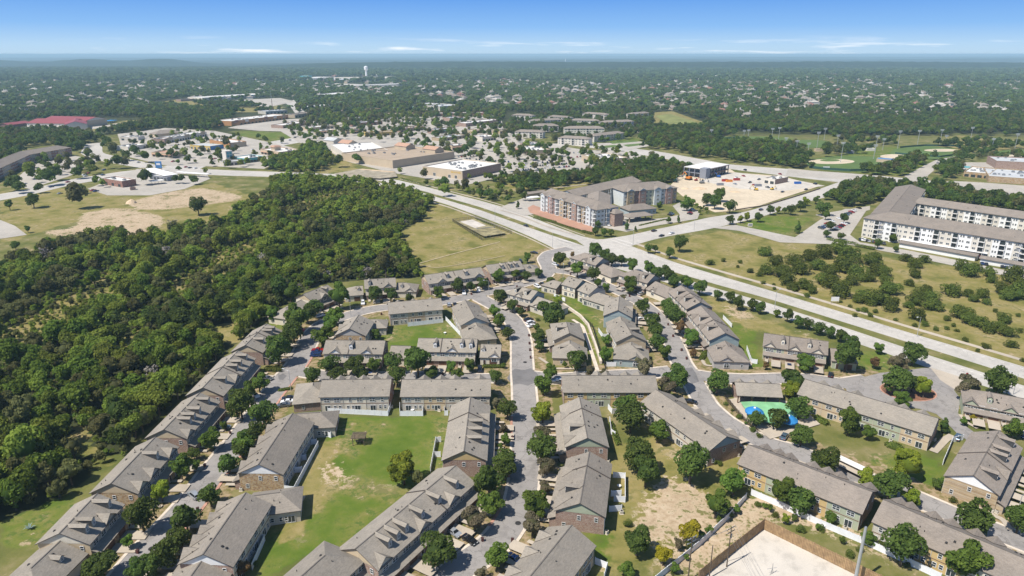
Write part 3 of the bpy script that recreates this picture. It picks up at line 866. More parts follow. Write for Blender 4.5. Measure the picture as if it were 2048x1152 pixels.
SLD = win_mesh('sliding_door', 1.9, 2.1, 2, rail=False); DWN = win_mesh('window', .8, .9); ARW = arch_mesh(); GAR = garage_mesh(); DOR = door_mesh(); BAL = balcony_mesh()
SHP = win_mesh('shop_window', 3.2, 2.5, 3, 'iron', False)
def vent_meshes():
    mb = MB(); mb.tube((0, 0, -.2), (0, 0, .45), .09, .09, 6); a = mb.mesh('vent_pipe', M['vent'])
    mb = MB(); mb.hexa([(-.3, -.3, -.1), (.3, -.3, -.1), (.3, .3, -.1), (-.3, .3, -.1)], [(-.2, -.2, .25), (.2, -.2, .25), (.2, .2, .25), (-.2, .2, .25)]); b_ = mb.mesh('roof_vent', M['vent'])
    return a, b_
VPI, VTU = vent_meshes()

class Bld:
    """a thing made of one or several roofed masses, parts in the frame of its root"""
    def __init__(s, name, label, cat, group, phrase, at):
        s.root = empty(name, (at[0], at[1], 0), label, cat, group); s.o = Vector((at[0], at[1], 0)); s.r = random.Random(sum(map(ord, label)))
        if phrase: LM.append((at[0], at[1], phrase))
    def add(s, name, mb, mats, parent=None):
        mb.v = [(x - s.o.x, y - s.o.y, z) for x, y, z in mb.v]
        return place(name, mb.mesh(name, mats), parent or s.root)
    def put(s, name, me, p, rz, parent=None, sc=None):
        return place(name, me, parent or s.root, (p[0] - s.o.x, p[1] - s.o.y, p[2]), rz, sc)

class Mass:
    def __init__(s, b, r1, r2, W, he, pitch=.5, hip=(0, 0), world=False, over=.45):
        s.b = b; s.W = W; s.he = he; s.p = pitch; s.hip = hip; s.ov = over
        s.zr = he + pitch * W / 2
        a = Vector(r1) if world else P(*r1, s.zr); c = Vector(r2) if world else P(*r2, s.zr)
        d = (c - a); d.z = 0; s.L = d.length; s.ang = math.atan2(d.y, d.x)
        s.c = ((a.x + c.x) / 2, (a.y + c.y) / 2)
        s.x0 = -s.L / 2 - (W / 2 if hip[0] else -over); s.x1 = s.L / 2 + (W / 2 if hip[1] else -over)   # wall ends
        FOOT.append([s.w(s.x0 - .5, -W / 2 - .5)[:2], s.w(s.x1 + .5, -W / 2 - .5)[:2], s.w(s.x1 + .5, W / 2 + .5)[:2], s.w(s.x0 - .5, W / 2 + .5)[:2]])
    def w(s, x, y, z=0.0):
        ca, sa = math.cos(s.ang), math.sin(s.ang)
        return (s.c[0] + x * ca - y * sa, s.c[1] + x * sa + y * ca, z)
    def bake(s, mb, i=0): return mb.xf(s.ang, s.c[0], s.c[1], 0, i)
    def seen(s, nx, ny, x=0, y=0):
        """does that outward direction face the camera side?"""
        ca, sa = math.cos(s.ang), math.sin(s.ang)
        wx, wy = nx * ca - ny * sa, nx * sa + ny * ca
        q = s.w(x, y); d = math.hypot(q[0], q[1])
        return (-wx * q[0] - wy * q[1]) / d > -.25
    def walls(s, end='brick', front='cream', back=('cream',), f=1, nU=0, gable='tan', belt=True, floors=2):
        W, he = s.W, s.he; x0, x1 = s.x0, s.x1
        names = []
        def mi(n):
            if n not in names: names.append(n)
            return names.index(n)
        mb = MB(); yb = -f * W / 2; yf = f * W / 2
        n = max(1, nU)
        for k in range(n):
            a = x0 + (x1 - x0) * k / n; c = x0 + (x1 - x0) * (k + 1) / n
            mb.poly([(a, yb, 0), (c, yb, 0), (c, yb, he), (a, yb, he)], mi(back[k % len(back)]))
            mb.poly([(a, yf, 0), (c, yf, 0), (c, yf, he), (a, yf, he)], mi(front if isinstance(front, str) else front[k % len(front)]))
        for x in (x0, x1): mb.poly([(x, -W / 2, 0), (x, W / 2, 0), (x, W / 2, he), (x, -W / 2, he)], mi(end))
        s.b.add('wall', s.bake(mb), [M[q] for q in names])
        for k, x in ((0, x0), (1, x1)):
            if s.hip[k]: continue
            g = MB(); q = 1 if k else -1; t = W / 2; pz = s.p
            g.v = [(x, -t, he), (x, t, he), (x, 0, s.zr - .12), (x + q * .05, -t, he), (x + q * .05, t, he), (x + q * .05, 0, s.zr - .12)]
            g.f = [(0, 1, 2), (3, 5, 4), (0, 3, 4, 1), (1, 4, 5, 2), (2, 5, 3, 0)]; g.m = [0] * 5
            s.b.add('gable', s.bake(g), M[gable])
        if belt and he > 4.5:
            g = MB(); y = yb + (-f) * .035
            g.box(x0, x1, min(y, yb), max(y, yb), 2.75, 2.97, 0)
            for k in range(n + 1):
                a = x0 + (x1 - x0) * k / n; a = min(max(a, x0 + .08), x1 - .08); g.box(a - .06, a + .06, min(yb, yb - f * .1), max(yb, yb - f * .1), 0.02, he - .02, 1)
            s.b.add('belt_trim', s.bake(g), [M['trim'], M['greige']])
    def roof(s, mat='roof_a', vents=6, fascia='fascia', cap=True):
        o = s.ov; W = s.W; yo = W / 2 + o; ze = s.he - s.p * o; zr = s.zr; th = .22
        ex0 = s.x0 - o; ex1 = s.x1 + o
        rx0 = -s.L / 2 if s.hip[0] else ex0; rx1 = s.L / 2 if s.hip[1] else ex1
        mb = MB(); z2 = ze + th; zt = zr + th
        E = [(ex0, -yo), (ex1, -yo), (ex1, yo), (ex0, yo)]
        A, B_ = (rx0, 0, zt), (rx1, 0, zt); e = [(x, y, z2) for x, y in E]; l = [(x, y, ze) for x, y in E]
        mb.poly([e[0], e[1], B_, A]); mb.poly([e[2], e[3], A, B_])
        mb.poly([l[0], l[1], e[1], e[0]], 1); mb.poly([l[2], l[3], e[3], e[2]], 1)
        Al, Bl = (rx0, 0, zr), (rx1, 0, zr)
        if s.hip[0]: mb.poly([e[3], e[0], A]); mb.poly([l[3], l[0], e[0], e[3]], 1)
        else: mb.poly([l[3], Al, A, e[3]], 1); mb.poly([Al, l[0], e[0], A], 1)
        if s.hip[1]: mb.poly([e[1], e[2], B_]); mb.poly([l[1], l[2], e[2], e[1]], 1)
        else: mb.poly([l[1], Bl, B_, e[1]], 1); mb.poly([Bl, l[2], e[2], B_], 1)
        mb.poly([l[1], l[0], Al, Bl], 1); mb.poly([l[3], l[2], Bl, Al], 1)
        rf = s.b.add('roof', s.bake(mb), [M[mat], M[fascia]])
        if cap:
            g = MB(); g.box(rx0, rx1, -.14, .14, zt - .05, zt + .05, 0); s.b.add('ridge_cap', s.bake(g), M['ridge'], rf)
        for k in range(vents):
            x = s.b.r.uniform(s.x0 + 1.5, s.x1 - 1.5); y = s.b.r.choice((-1, 1)) * s.b.r.uniform(.12, .75) * W / 2
            if s.hip[0]: x = max(x, -s.L / 2)
            if s.hip[1]: x = min(x, s.L / 2)
            q = s.w(x, y, zr + th - s.p * abs(y))
            me = VPI if s.b.r.random() < .55 else VTU
            s.b.put(me.name.split('.')[0], me, q, s.ang, rf)
        return rf
    def side(s, sgn, me, x, z, y=None, nm=None, parent=None):
        """put a window or door on a long side (sgn = +1 left of the ridge direction)"""
        y = sgn * s.W / 2 if y is None else y
        return s.b.put(nm or me.name.split('.')[0], me, s.w(x, y + sgn * .012, z), s.ang + (0 if sgn > 0 else math.pi), parent)
    def end(s, k, me, y, z, nm=None):
        x = s.x1 + .012 if k else s.x0 - .012
        return s.b.put(nm or me.name.split('.')[0], me, s.w(x, y, z), s.ang + (-math.pi / 2 if k else math.pi / 2))
    def dormer(s, f, x, yf, w, h, wall='cream', mat='roof_a', win=None, k=.8, drop=0.0, wz=.15):
        """gabled dormer or front gable on the slope of side f; yf = distance of its face from the ridge"""
        zt0 = s.zr + .22
        zb = zt0 - s.p * yf; zt = zb + h; za = zt + w / 2 * k; p = s.p
        ye = max((zt0 - zt) / p, 0); ya = max((zt0 - za) / p, 0)
        mb = MB(); zw = zb - drop - .3; oc = .12 if w < 3 else .28
        def q(a, y, z): return (x + a, f * y, z)
        mb.poly([q(-w / 2, yf, zw), q(w / 2, yf, zw), q(w / 2, yf, zt), q(0, yf, za), q(-w / 2, yf, zt)], 0)
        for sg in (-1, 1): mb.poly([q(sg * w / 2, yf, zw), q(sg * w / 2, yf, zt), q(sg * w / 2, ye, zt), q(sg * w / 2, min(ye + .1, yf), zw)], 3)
        o = oc; yo = yf + (.16 if w < 3 else .3)
        for sg in (-1, 1):
            a = sg * (w / 2 + o); zz = zt - o * k
            ye2 = max((zt0 - zz) / p, 0)
            t = .14
            top = [q(0, yo, za + t), q(0, ya, za + t), q(a, ye2, zz + t), q(a, yo, zz + t)]; bot = [q(0, yo, za), q(0, ya, za), q(a, ye2, zz), q(a, yo, zz)]
            b0 = len(mb.v); mb.v += bot + top
            for fc, m_ in (((4, 5, 6, 7), 1), ((3, 2, 1, 0), 2), ((0, 4, 7, 3), 2), ((3, 7, 6, 2), 2)):
                mb.f.append(tuple(b0 + i for i in fc)); mb.m.append(m_)
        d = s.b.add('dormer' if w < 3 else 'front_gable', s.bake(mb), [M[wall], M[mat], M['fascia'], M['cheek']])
        if win is not None:
            s.b.put('window', win, s.w(x, f * (yf + .015), zb + wz - drop), s.ang + (0 if f > 0 else math.pi), d)
        return d
    def end_gable(s, k, y, w, wall, mat, win, wz=-1.9):
        """a small cross gable on the hipped end of the mass"""
        v = Mass.__new__(Mass); v.b = s.b; v.W = s.W; v.he = s.he; v.p = s.p; v.hip = s.hip; v.ov = s.ov; v.zr = s.zr; v.L = s.L
        q = s.w(s.x1 - s.W / 2 if k else s.x0 + s.W / 2, y); v.c = (q[0], q[1]); v.ang = s.ang + (-math.pi / 2 if k else math.pi / 2)
        v.x0, v.x1 = -s.W / 2, s.W / 2
        v.dormer(1, 0, s.W / 2 + .14, w, .12, wall, mat, win, .62, 0, wz)
    def back_side(s, f, nU, fine=True):
        """rear facade: windows above, sliding door and windows below, per unit"""
        if not s.seen(0, -f, 0, -f * s.W / 2): return
        n = max(1, nU); u = (s.x1 - s.x0) / n; two = s.he > 4.5
        for k in range(n):
            a = s.x0 + u * k
            if k % 2: tt = (.72, .3, .62, .2, .42)
            else: tt = (.28, .72, .3, .62, .84)
            if two: s.side(-f, W18, a + u * tt[0], 3.55); s.side(-f, W09 if k % 3 else W18, a + u * tt[1], 3.55)
            s.side(-f, SLD, a + u * tt[2], .12); s.side(-f, W09, a + u * tt[3], .85); s.side(-f, W09, a + u * tt[4], .85)
    def front_side(s, f, nU, wall='stone', mat='roof_a', drv=True, style=0, skirt=True, gar=True):
        """street side: ground floor thrown forward under a lean-to roof, garages, doors, windows"""
        n = max(1, nU); u = (s.x1 - s.x0) / n; W = s.W; D = 1.7; two = s.he > 4.5
        vis = s.seen(0, f, 0, f * W / 2)
        if two and skirt:
            mb = MB(); y0 = W / 2 + .003; y1 = W / 2 + D
            ya, yb_ = sorted((f * y0, f * y1)); mb.box(s.x0 + .35, s.x1 - .35, ya, yb_, 0, 2.62, 0)
            s.b.add('ground_floor', s.bake(mb), M[wall])
            g = MB(); yo = y1 + .55
            def q(x, y, z): return (x, f * y, z)
            bot = [q(s.x0, y0 + .01, 3.42), q(s.x1, y0 + .01, 3.42), q(s.x1, yo, 2.5), q(s.x0, yo, 2.5)]; top = [(x, y, z + .2) for x, y, z in bot]
            b0 = len(g.v); g.v += bot + top
            for fc, m_ in (((4, 5, 6, 7), 0), ((3, 2, 1, 0), 1), ((0, 1, 5, 4), 1), ((1, 2, 6, 5), 1), ((2, 3, 7, 6), 1), ((3, 0, 4, 7), 1)):
                g.f.append(tuple(b0 + i for i in fc)); g.m.append(m_)
            s.b.add('porch_roof', s.bake(g), [M[mat], M['fascia']])
            yface = f * (W / 2 + D)
        else: yface = f * W / 2
        for k in range(n):
            a = s.x0 + u * k; m_ = k % 2
            gx = a + u * (.33 if m_ else .67); dx = a + u * (.78 if m_ else .22)
            if gar:
                if vis: s.side(f, GAR, gx, .02, yface); s.side(f, DOR, dx, .05, yface)
                if drv:
                    mb = MB(); ya, yb_ = sorted((yface + f * .02, yface + f * 6.4)); z = nz()
                    mb.v = [(gx - 1.7, ya, z), (gx + 1.7, ya, z), (gx + 1.7, yb_, z), (gx - 1.7, yb_, z)]; mb.f = [(0, 1, 2, 3)]; mb.m = [0]
                    s.bake(mb); DRV.append(mb)
                    mb = MB(); z = nz(); ya, yb_ = sorted((yface + f * .02, yface + f * 3.2))
                    mb.v = [(dx - .6, ya, z), (dx + .6, ya, z), (dx + .6, yb_, z), (dx - .6, yb_, z)]; mb.f = [(0, 1, 2, 3)]; mb.m = [0]
                    s.bake(mb); DRV.append(mb)
            if two and vis:
                s.side(f, W18 if (k + style) % 2 else W27, a + u * .3, 3.6); s.side(f, W18, a + u * .75, 3.6)
DRV = []

# ------------------------------------------------------------------ the townhouses
TG = 'townhouse rows of the estate'
BACKS = [('cream', 'tan', 'cream'), ('tan', 'cream', 'greige'), ('cream', 'greige', 'tan')]
def town(label, phrase, r, W=12.2, he=5.6, f=1, hip=(0, 0), end='brick', gable='tan', roof='roof_a', back=None, front='greige',
         small=(), big=(), wings=(), nU=None, low='brick', endwin=True, vents=10, drv=True, name='townhouse_row', skirt=True, gw='greige', steps=()):
    a = P(*r[0], 8); c = P(*r[1], 8)
    b_ = Bld(name, label, 'townhouses', TG, phrase, ((a.x + c.x) / 2, (a.y + c.y) / 2))
    m = Mass(b_, r[0], r[1], W, he, .5, hip)
    n = nU or max(1, round((m.x1 - m.x0) / 7.2))
    m.walls(end, front, back or BACKS[len(label) % 3], f, n, gable)
    m.roof(roof, vents)
    m.back_side(f, n); m.front_side(f, n, low, roof, drv, len(label) % 2, skirt)
    for t in small: m.dormer(f, m.x0 + (m.x1 - m.x0) * t, W / 2 * .74, 1.35, 1.95, gw, roof, DWN, .7, 0, .5)
    for t in big: m.dormer(f, m.x0 + (m.x1 - m.x0) * t, W / 2 + .14, 4.0, .15, gw, roof, W18, .75, 0, -1.5)
    for k in (0, 1):
        if endwin and not hip[k] and m.seen(1 if k else -1, 0, m.x1 if k else m.x0, 0):
            m.end(k, W09, .2, 3.5); m.end(k, W09, W * .33, .9)
            if W > 12: m.end(k, W09, -W * .34, 3.5)
    for t in steps:       # a raised party strip where two roofs of slightly different height meet
        x = m.x0 + (m.x1 - m.x0) * t; g = MB(); yo = W / 2 + .4; zt = m.zr + .25
        for sg in (-1, 1):
            g.hexa([(x - .13, 0, zt - .1), (x + .13, 0, zt - .1), (x + .13, sg * yo, zt - .1 - m.p * yo), (x - .13, sg * yo, zt - .1 - m.p * yo)],
                   [(x - .13, 0, zt + .22), (x + .13, 0, zt + .22), (x + .13, sg * yo, zt + .22 - m.p * yo), (x - .13, sg * yo, zt + .22 - m.p * yo)], 0)
        b_.add('party_ridge', m.bake(g), M['fascia'])
    for wg in wings:
        r1, r2, Ww, heW, hp, kw = wg
        mw_ = Mass(b_, r1, r2, Ww, heW, .48, hp)
        ff = kw.get('f', f)
        mw_.walls(kw.get('end', end), kw.get('front', front), (kw.get('back', 'greige'),), ff, 1, gable, False)
        mw_.roof(roof, 3)
        nW = max(1, round((mw_.x1 - mw_.x0) / 7))
        if kw.get('win', True): mw_.back_side(ff, nW); mw_.front_side(ff, nW, low, roof, kw.get('drv', False), 0, False, kw.get('gar', False))
        for k in (0, 1):
            if mw_.seen(1 if k else -1, 0, mw_.x1 if k else mw_.x0, 0):
                if kw.get('arch'): 
                    mw_.end(k, W09, kw.get('gs', 1) * Ww * .3, .9); (mw_.end_gable(k, -kw.get('gs', 1) * Ww * .14, 4.6, kw.get('front', front), roof, ARW, -2.7) if mw_.hip[k] else None)
                elif kw.get('win', True): mw_.end(k, W09, Ww * .25, 1.0); mw_.end(k, W09, -Ww * .25, 1.0)
        for sgn, t, w_, wn in kw.get('dorm', ()):
            mw_.dormer(sgn, mw_.x0 + (mw_.x1 - mw_.x0) * t, Ww / 2 + .12 if w_ > 2 else Ww * .3, w_, .1 if w_ > 2 else 1.0, gw, roof, wn, .7, 0, -1.9 if w_ > 2 else .15)
    return b_, m

# western row beside the wood (street on their right)
town('long townhouse row at the lower left edge of the wood with three small street dormers', 'the lowest row by the wood', [(119,1068),(195,988)], f=-1, end='tan', gable='cream', small=(.18,.36,.84), big=(.6,), steps=(),
     wings=[((62,1138),(121,1083), 12, 3.4, (1, 0), dict(f=-1, dorm=[(-1, .72, 1.5, DWN)]))], low='stone')
town('amber stone townhouse row beside the wood with three dark shed-like dormers', 'the amber stone row by the wood', [(222,968),(311,875)], f=-1, end='stone', small=(.66,), big=(.12,.4,.86), low='stone')
town('townhouse row beside the wood with four small dormers and a brick end', 'the four-dormer row by the wood', [(328,860),(400,786)], f=-1, small=(.3,.42,.58,.86), big=(.1,), steps=())
town('townhouse row in the middle of the western side with a stepped roof', 'the stepped row by the wood', [(406,776),(476,702)], f=-1, small=(.25,.6,.72,.9), big=(.42,), steps=(.52,))
town('farthest straight townhouse row beside the wood with a grass slope behind', 'the far row by the wood', [(491,691),(534,648)], W=12, f=-1, small=(.3,.72,.86), steps=(.55,))
town('small townhouse block half hidden by trees in the bend of the western street', 'the block in the street bend', [(606,589),(655,570)], W=11, f=-1, end='cream', big=(.5,), small=(.75,), wings=[((571,617),(603,600), 11, 3.2, (1, 0), dict(f=-1))])
town('townhouse block with two hipped wings in front of the wood', 'the two-winged block by the wood', [(728,560),(791,556)], W=11, f=-1, small=(.14,), big=(.76,), front='cream', wings=[((712,573),(726,572), 11, 3.2, (1, 0), dict(f=-1, gar=True, dorm=[(-1, .8, 1.5, DWN)])), ((794,566),(812,566), 11, 3.2, (0, 1), dict(f=-1, dorm=[(-1, .25, 1.5, DWN), (-1, .68, 4, ARW)]))])
town('brick-ended townhouse row along the lower edge of the dry field', 'the row below the dry field', [(848,551),(961,535)], W=11.5, f=-1, end='brick', small=(.36,.7), big=(.24,.52,.9), steps=(.5,))
town('townhouse row nearest the bend by the dry field, with paired dormers', 'the row at the field bend', [(971,531),(1040,522)], W=11.5, f=-1, small=(.4,.66,.82), steps=(.56,), wings=[((1042,530),(1058,529), 11, 3.2, (0, 1), dict(f=-1, dorm=[(-1, .35, 1.5, DWN)]))])
# upper middle
town('two-storey block seen from its pale back across a small bright lawn', 'the block behind the small lawn', [(775,606),(882,597)], f=1, back=('greige', 'tan', 'cream'), big=(.2,.5,.85))
town('stone-ended townhouse with a low rear wing left of the small lawn', 'the house left of the small lawn', [(699,658),(718,630)], f=1, end='stone', gable='greys', big=(.5,), wings=[((722,640),(752,639), 9, 3.4, (0, 1), dict(f=1))])
town('front-facing townhouse row with two wide white front gables above parked cars', 'the row with two white gables', [(652,681),(771,682)], W=11.6, f=-1, front=('cream', 'blueg'), big=(.2,.74), small=(.46,), gw='white', steps=(.42,), low='brick', wings=[((782,692),(822,693), 11, 3.3, (0, 0), dict(f=-1, dorm=[(-1, .2, 3, ARW)]))])
town('front-facing townhouse row with three little white dormers and an arched corner window', 'the row with white dormers', [(837,677),(955,679)], W=11.6, f=-1, front=('cream', 'blueg'), small=(.3,.76,.92), big=(.6,), gw='white', steps=(.4,), wings=[((961,689),(1003,690), 11.6, 3.3, (0, 0), dict(f=-1, gar=True, dorm=[(-1, .12, 1.5, DWN), (-1, .72, 4, ARW)]))])
town('townhouse with a hipped corner wing west of the central street', 'the hipped house by the central street', [(950,636),(930,600)], W=12, f=-1, gable='blueg', end='tan', big=(.3,), wings=[((956,654),(952,646), 13, 3.3, (1, 1), dict(f=1, dorm=[(1, .5, 1.6, None)]))])
# row of backs across the middle
town('wide townhouse row with cream and tan back walls and a low hipped left wing', 'the cream-backed row', [(644,761),(783,759)], f=1, back=('greige', 'cream', 'greige'), big=(.2,.36,.55,.72,.92), gw='tan', wings=[((626,772),(627,766), 12.5, 3.3, (1, 1), dict(f=1))])
town('wide townhouse row with tan back walls left of the central street', 'the tan-backed row', [(804,760),(982,759)], f=1, back=('greige', 'tan', 'greige'), big=(.22,.42,.58,.88), gw='tan')
town('wide townhouse row with ochre and sage back walls right of the central street', 'the ochre-backed row', [(1123,752),(1311,752)], f=1, back=('yellow', 'sage', 'yellow'), big=(.16,.4,.5,.72,.86), gw='tan')
# along the central street
town('townhouse row with three dark dormers west of the lower central street', 'the three-dormer central row', [(928,903),(941,795)], f=-1, gable='yellow', small=(.24,.4,.55), big=(.74,), steps=(.68,), front='sage')
town('long diagonal townhouse row with six dormers at the bottom centre', 'the long diagonal row', [(711,1099),(912,932)], f=-1, gable='tan', small=(.16,.24,.32,.48,.66,.86), big=(.06,.44,.76), steps=(.66,), front='greige', back=('tan',))
town('roof end of a townhouse cut by the bottom edge below the large lawn', 'the roof at the bottom edge', [(560,1192),(650,1112)], hip=(0, 1), f=-1, vents=5, drv=False)
town('townhouse row with a green gable east of the central street, the farther one', 'the upper green-gabled row', [(1175,877),(1159,795)], f=1, gable='sage', small=(.3,), big=(.72,.14), steps=(.7,), back=('sage', 'cream'), gw='sage')
town('townhouse row with a pale green gable and rose brick end by the bare yard', 'the lower green-gabled row', [(1160,1008),(1179,904)], f=1, gable='sage', small=(.3,), big=(.12,.44,.72), steps=(.7,), back=('sage', 'cream'), gw='cream', roof='roof_c')
town('nearest townhouse roof east of the central street at the bottom edge', 'the nearest roof at the bottom', [(1020,1204),(1144,1051)], f=1, gable='sage', big=(.35,.62,.86), roof='roof_a', back=('yellow', 'tan'))
# between the western street and the large lawn
town('amber stone ended townhouse row backing on the large lawn with white patio fences', 'the stone row by the large lawn', [(517,930),(586,827)], f=1, end='stone', gable='white', big=(.12,.36,.6,.84), roof='roof_c', back=('greige', 'cream'), wings=[((590,829),(640,826), 10, 3.6, (0, 1), dict(f=1, end='brick'))])
town('townhouse row nearest the bottom left of the large lawn with a white gable', 'the white-gabled lawn row', [(406,1110),(492,986)], f=1, gable='white', big=(.14,.34,.5,.72,.92), roof='roof_c', back=('cream', 'greige'), wings=[((500,994),(560,986), 10, 3.6, (0, 1), dict(f=1, end='greige')), ((372,1168),(405,1121), 12.4, 3.4, (1, 0), dict(f=1))])
# right of the centre
town('townhouse block with a hipped end by the central street curve, east side', 'the block inside the street curve', [(1139,667),(1133,645)], W=12, f=1, hip=(0, 1), end='tan', small=(.4,), wings=[((1140,688),(1140,681), 13, 3.3, (1, 0), dict(f=1, dorm=[(1, .6, 1.6, None)]))])
town('chain of townhouses on the left of the right-hand street, tan gable in the middle', 'the tan-gabled chain', [(1264,670),(1250,646)], W=12, f=-1, end='tan', gable='tan', small=(.5,), wings=[((1263,691),(1263,684), 13, 3.3, (1, 0), dict(f=-1, arch=True, front='blueg', end='blueg', dorm=[(-1, .7, 1.6, None)])), ((1244,642),(1241,633), 12, 3.3, (1, 0), dict(f=-1))])
town('two-storey slate-gabled house at the top of the chain of townhouses', 'the slate-gabled house', [(1236,621),(1239,593)], W=12, f=-1, end='blueg', gable='blueg', big=(.5,))
town('townhouse group with an arched corner window inside the upper street bend', 'the arched house in the bend', [(1042,574),(1076,583)], W=11, f=-1, hip=(1, 0), end='blueg', gable='blueg', small=(.35,.75), big=(.55,), wings=[((1074,593),(1103,603), 11, 3.2, (0, 1), dict(f=-1, arch=True, dorm=[(-1, .3, 3, ARW)]))])
town('house with a dark end wall and cream back among the upper townhouses', 'the dark-ended house', [(1137,553),(1166,561)], W=11, f=1, end='brick', gable='blueg', back=('cream',), drv=False, wings=[((1108,561),(1124,565), 9, 3.4, (1, 0), dict(f=1))])
town('cream-walled house with a hipped wing among the upper townhouses', 'the cream house', [(1172,565),(1196,574)], W=11, f=1, end='cream', gable='greys', back=('cream',), drv=False, wings=[((1198,586),(1221,593), 11, 3.3, (1, 1), dict(f=1))])
town('townhouse at the upper end of the right-hand row nearest the arterial junction', 'the house nearest the junction', [(1169,506),(1207,517)], W=11.5, f=-1, hip=(1, 0), gable='greys', small=(.75,), big=(.55,), front='cream', roof='roof_b', wings=[((1206,528),(1226,536), 11.5, 3.3, (0, 1), dict(f=-1, end='blueg'))])
town('townhouse with an arched window second along the right-hand row', 'the arched house beside the arterial trees', [(1270,540),(1310,551)], W=11.5, f=-1, hip=(1, 0), gable='greys', small=(.8,), big=(.6,), front='cream', roof='roof_b', wings=[((1311,563),(1338,574), 12, 3.3, (0, 1), dict(f=-1, arch=True, dorm=[(-1, .3, 3.4, ARW)]))])
town('upper part of the long stepped row beside the arterial lawn', 'the upper stepped row', [(1401,605),(1362,571)], W=12, f=1, gable='greys', small=(.3,.7), big=(.5,), front='cream', roof='roof_b', steps=(.5,))
town('lower part of the stepped row by the arterial lawn, ending in a hipped corner house', 'the hipped corner house', [(1451,667),(1402,612)], W=12, f=1, gable='blueg', end='blueg', small=(.25,.6), big=(.42,.8), front='cream', roof='roof_b', steps=(.45,),
     wings=[((1457,694),(1450,682), 13.2, 3.3, (1, 0), dict(f=1, arch=True, gs=-1, front='greys', end='greys', dorm=[(1, .7, 1.6, None)]))])
town('stone-and-siding townhouse row facing the camera below the arterial lawn', 'the row below the arterial lawn', [(1528,667),(1657,684)], W=12, f=-1, end='cream', front=('sage', 'tan', 'sage'), small=(.3,.72), big=(.1,.5,.86), gw='cream', low='stone_l', roof='roof_b', steps=(.4,), wings=[((1660,697),(1680,699), 11, 3.3, (0, 1), dict(f=-1, gar=True))])
# lower right
town('diagonal townhouse row with a dark slate gable between the bare yard and the curving street', 'the slate-gabled diagonal row', [(1454,874),(1312,780)], f=-1, gable='blueg', end='brick', big=(.1,.3,.42,.56,.82), back=('greige',), roof='roof_c')
town('townhouse row above the white fence with ochre and sage back walls', 'the row above the white fence', [(1745,985),(1496,890)], f=-1, end='brick', big=(.05,.28,.38,.5,.7,.8,.92), back=('sage', 'yellow', 'sage', 'yellow', 'greige'), roof='roof_b', gable='brick')
town('lowest right townhouse row with ochre back walls above the white fence', 'the lowest right row', [(2092,1136),(1766,1000)], f=-1, end='brick', big=(.3,.42,.58,.7,.86,.94), back=('greige', 'greige', 'yellow', 'yellow'), roof='roof_b')
town('townhouse row with sage and tan backs beside the roundabout', 'the sage-backed row', [(1877,838),(1610,759)], f=-1, end='brick', big=(.12,.26,.34,.62,.78,.9), back=('tan', 'sage', 'sage', 'tan'), roof='roof_a')
town('tan brick townhouse row with a large white gable near the right edge', 'the tan brick row', [(1947,952),(1998,862)], f=-1, end='stone_l', gable='white', small=(.18,.56,.68,.9), big=(.36,), steps=(.48,), roof='roof_b', back=('cream',), low='stone_l')
town('house with an arched window and brown garage at the right edge by the roundabout', 'the house by the right edge', [(1972,784),(2072,803)], W=12, f=-1, hip=(1, 0), end='sage', front='sage', small=(.36,), big=(.1,.66), roof='roof_b', low='stone_l', gw='sage', he=4.6)
for mb in DRV:
    tag(mb.obj('driveway', M['drive']), kind='structure')

# pool pavilion: open on the pool side, posts under the eave
pv_ = P(1514, 795)
b_ = Bld('pool_pavilion', 'open pool pavilion with a grey shingle roof on brown posts', 'pavilion', None, 'the pool pavilion', (pv_.x, pv_.y))
m = Mass(b_, (1469,765), (1560,769), 9.5, 3.6, .5)
mb = MB(); mb.box(m.x0, m.x1, 0, m.W / 2, 0, 3.6, 0); b_.add('wall', m.bake(mb), M['brick'])
mb = MB(); mb.box(m.x0, m.x1, -m.W / 2 + .2, -.02, 0, .12, 0); b_.add('floor', m.bake(mb), M['drive'])
m.roof('roof_a', 2)
for k in range(4):
    x = m.x0 + .3 + (m.x1 - m.x0 - .6) * k / 3; mb = MB(); mb.box(x - .18, x + .18, -m.W / 2 + .3, -m.W / 2 + .66, .12, 3.5, 0); b_.add('post', m.bake(mb), M['trim'])
for k in range(3):
    x = m.x0 + (m.x1 - m.x0) * (k + .5) / 3; m.dormer(1, x, m.W / 2 + .1, 3.2, .1, 'tan', 'roof_a', None, .75)
for t in (.2, .5, .8): m.side(-1, DOR, m.x0 + (m.x1 - m.x0) * t, .14, -.001)

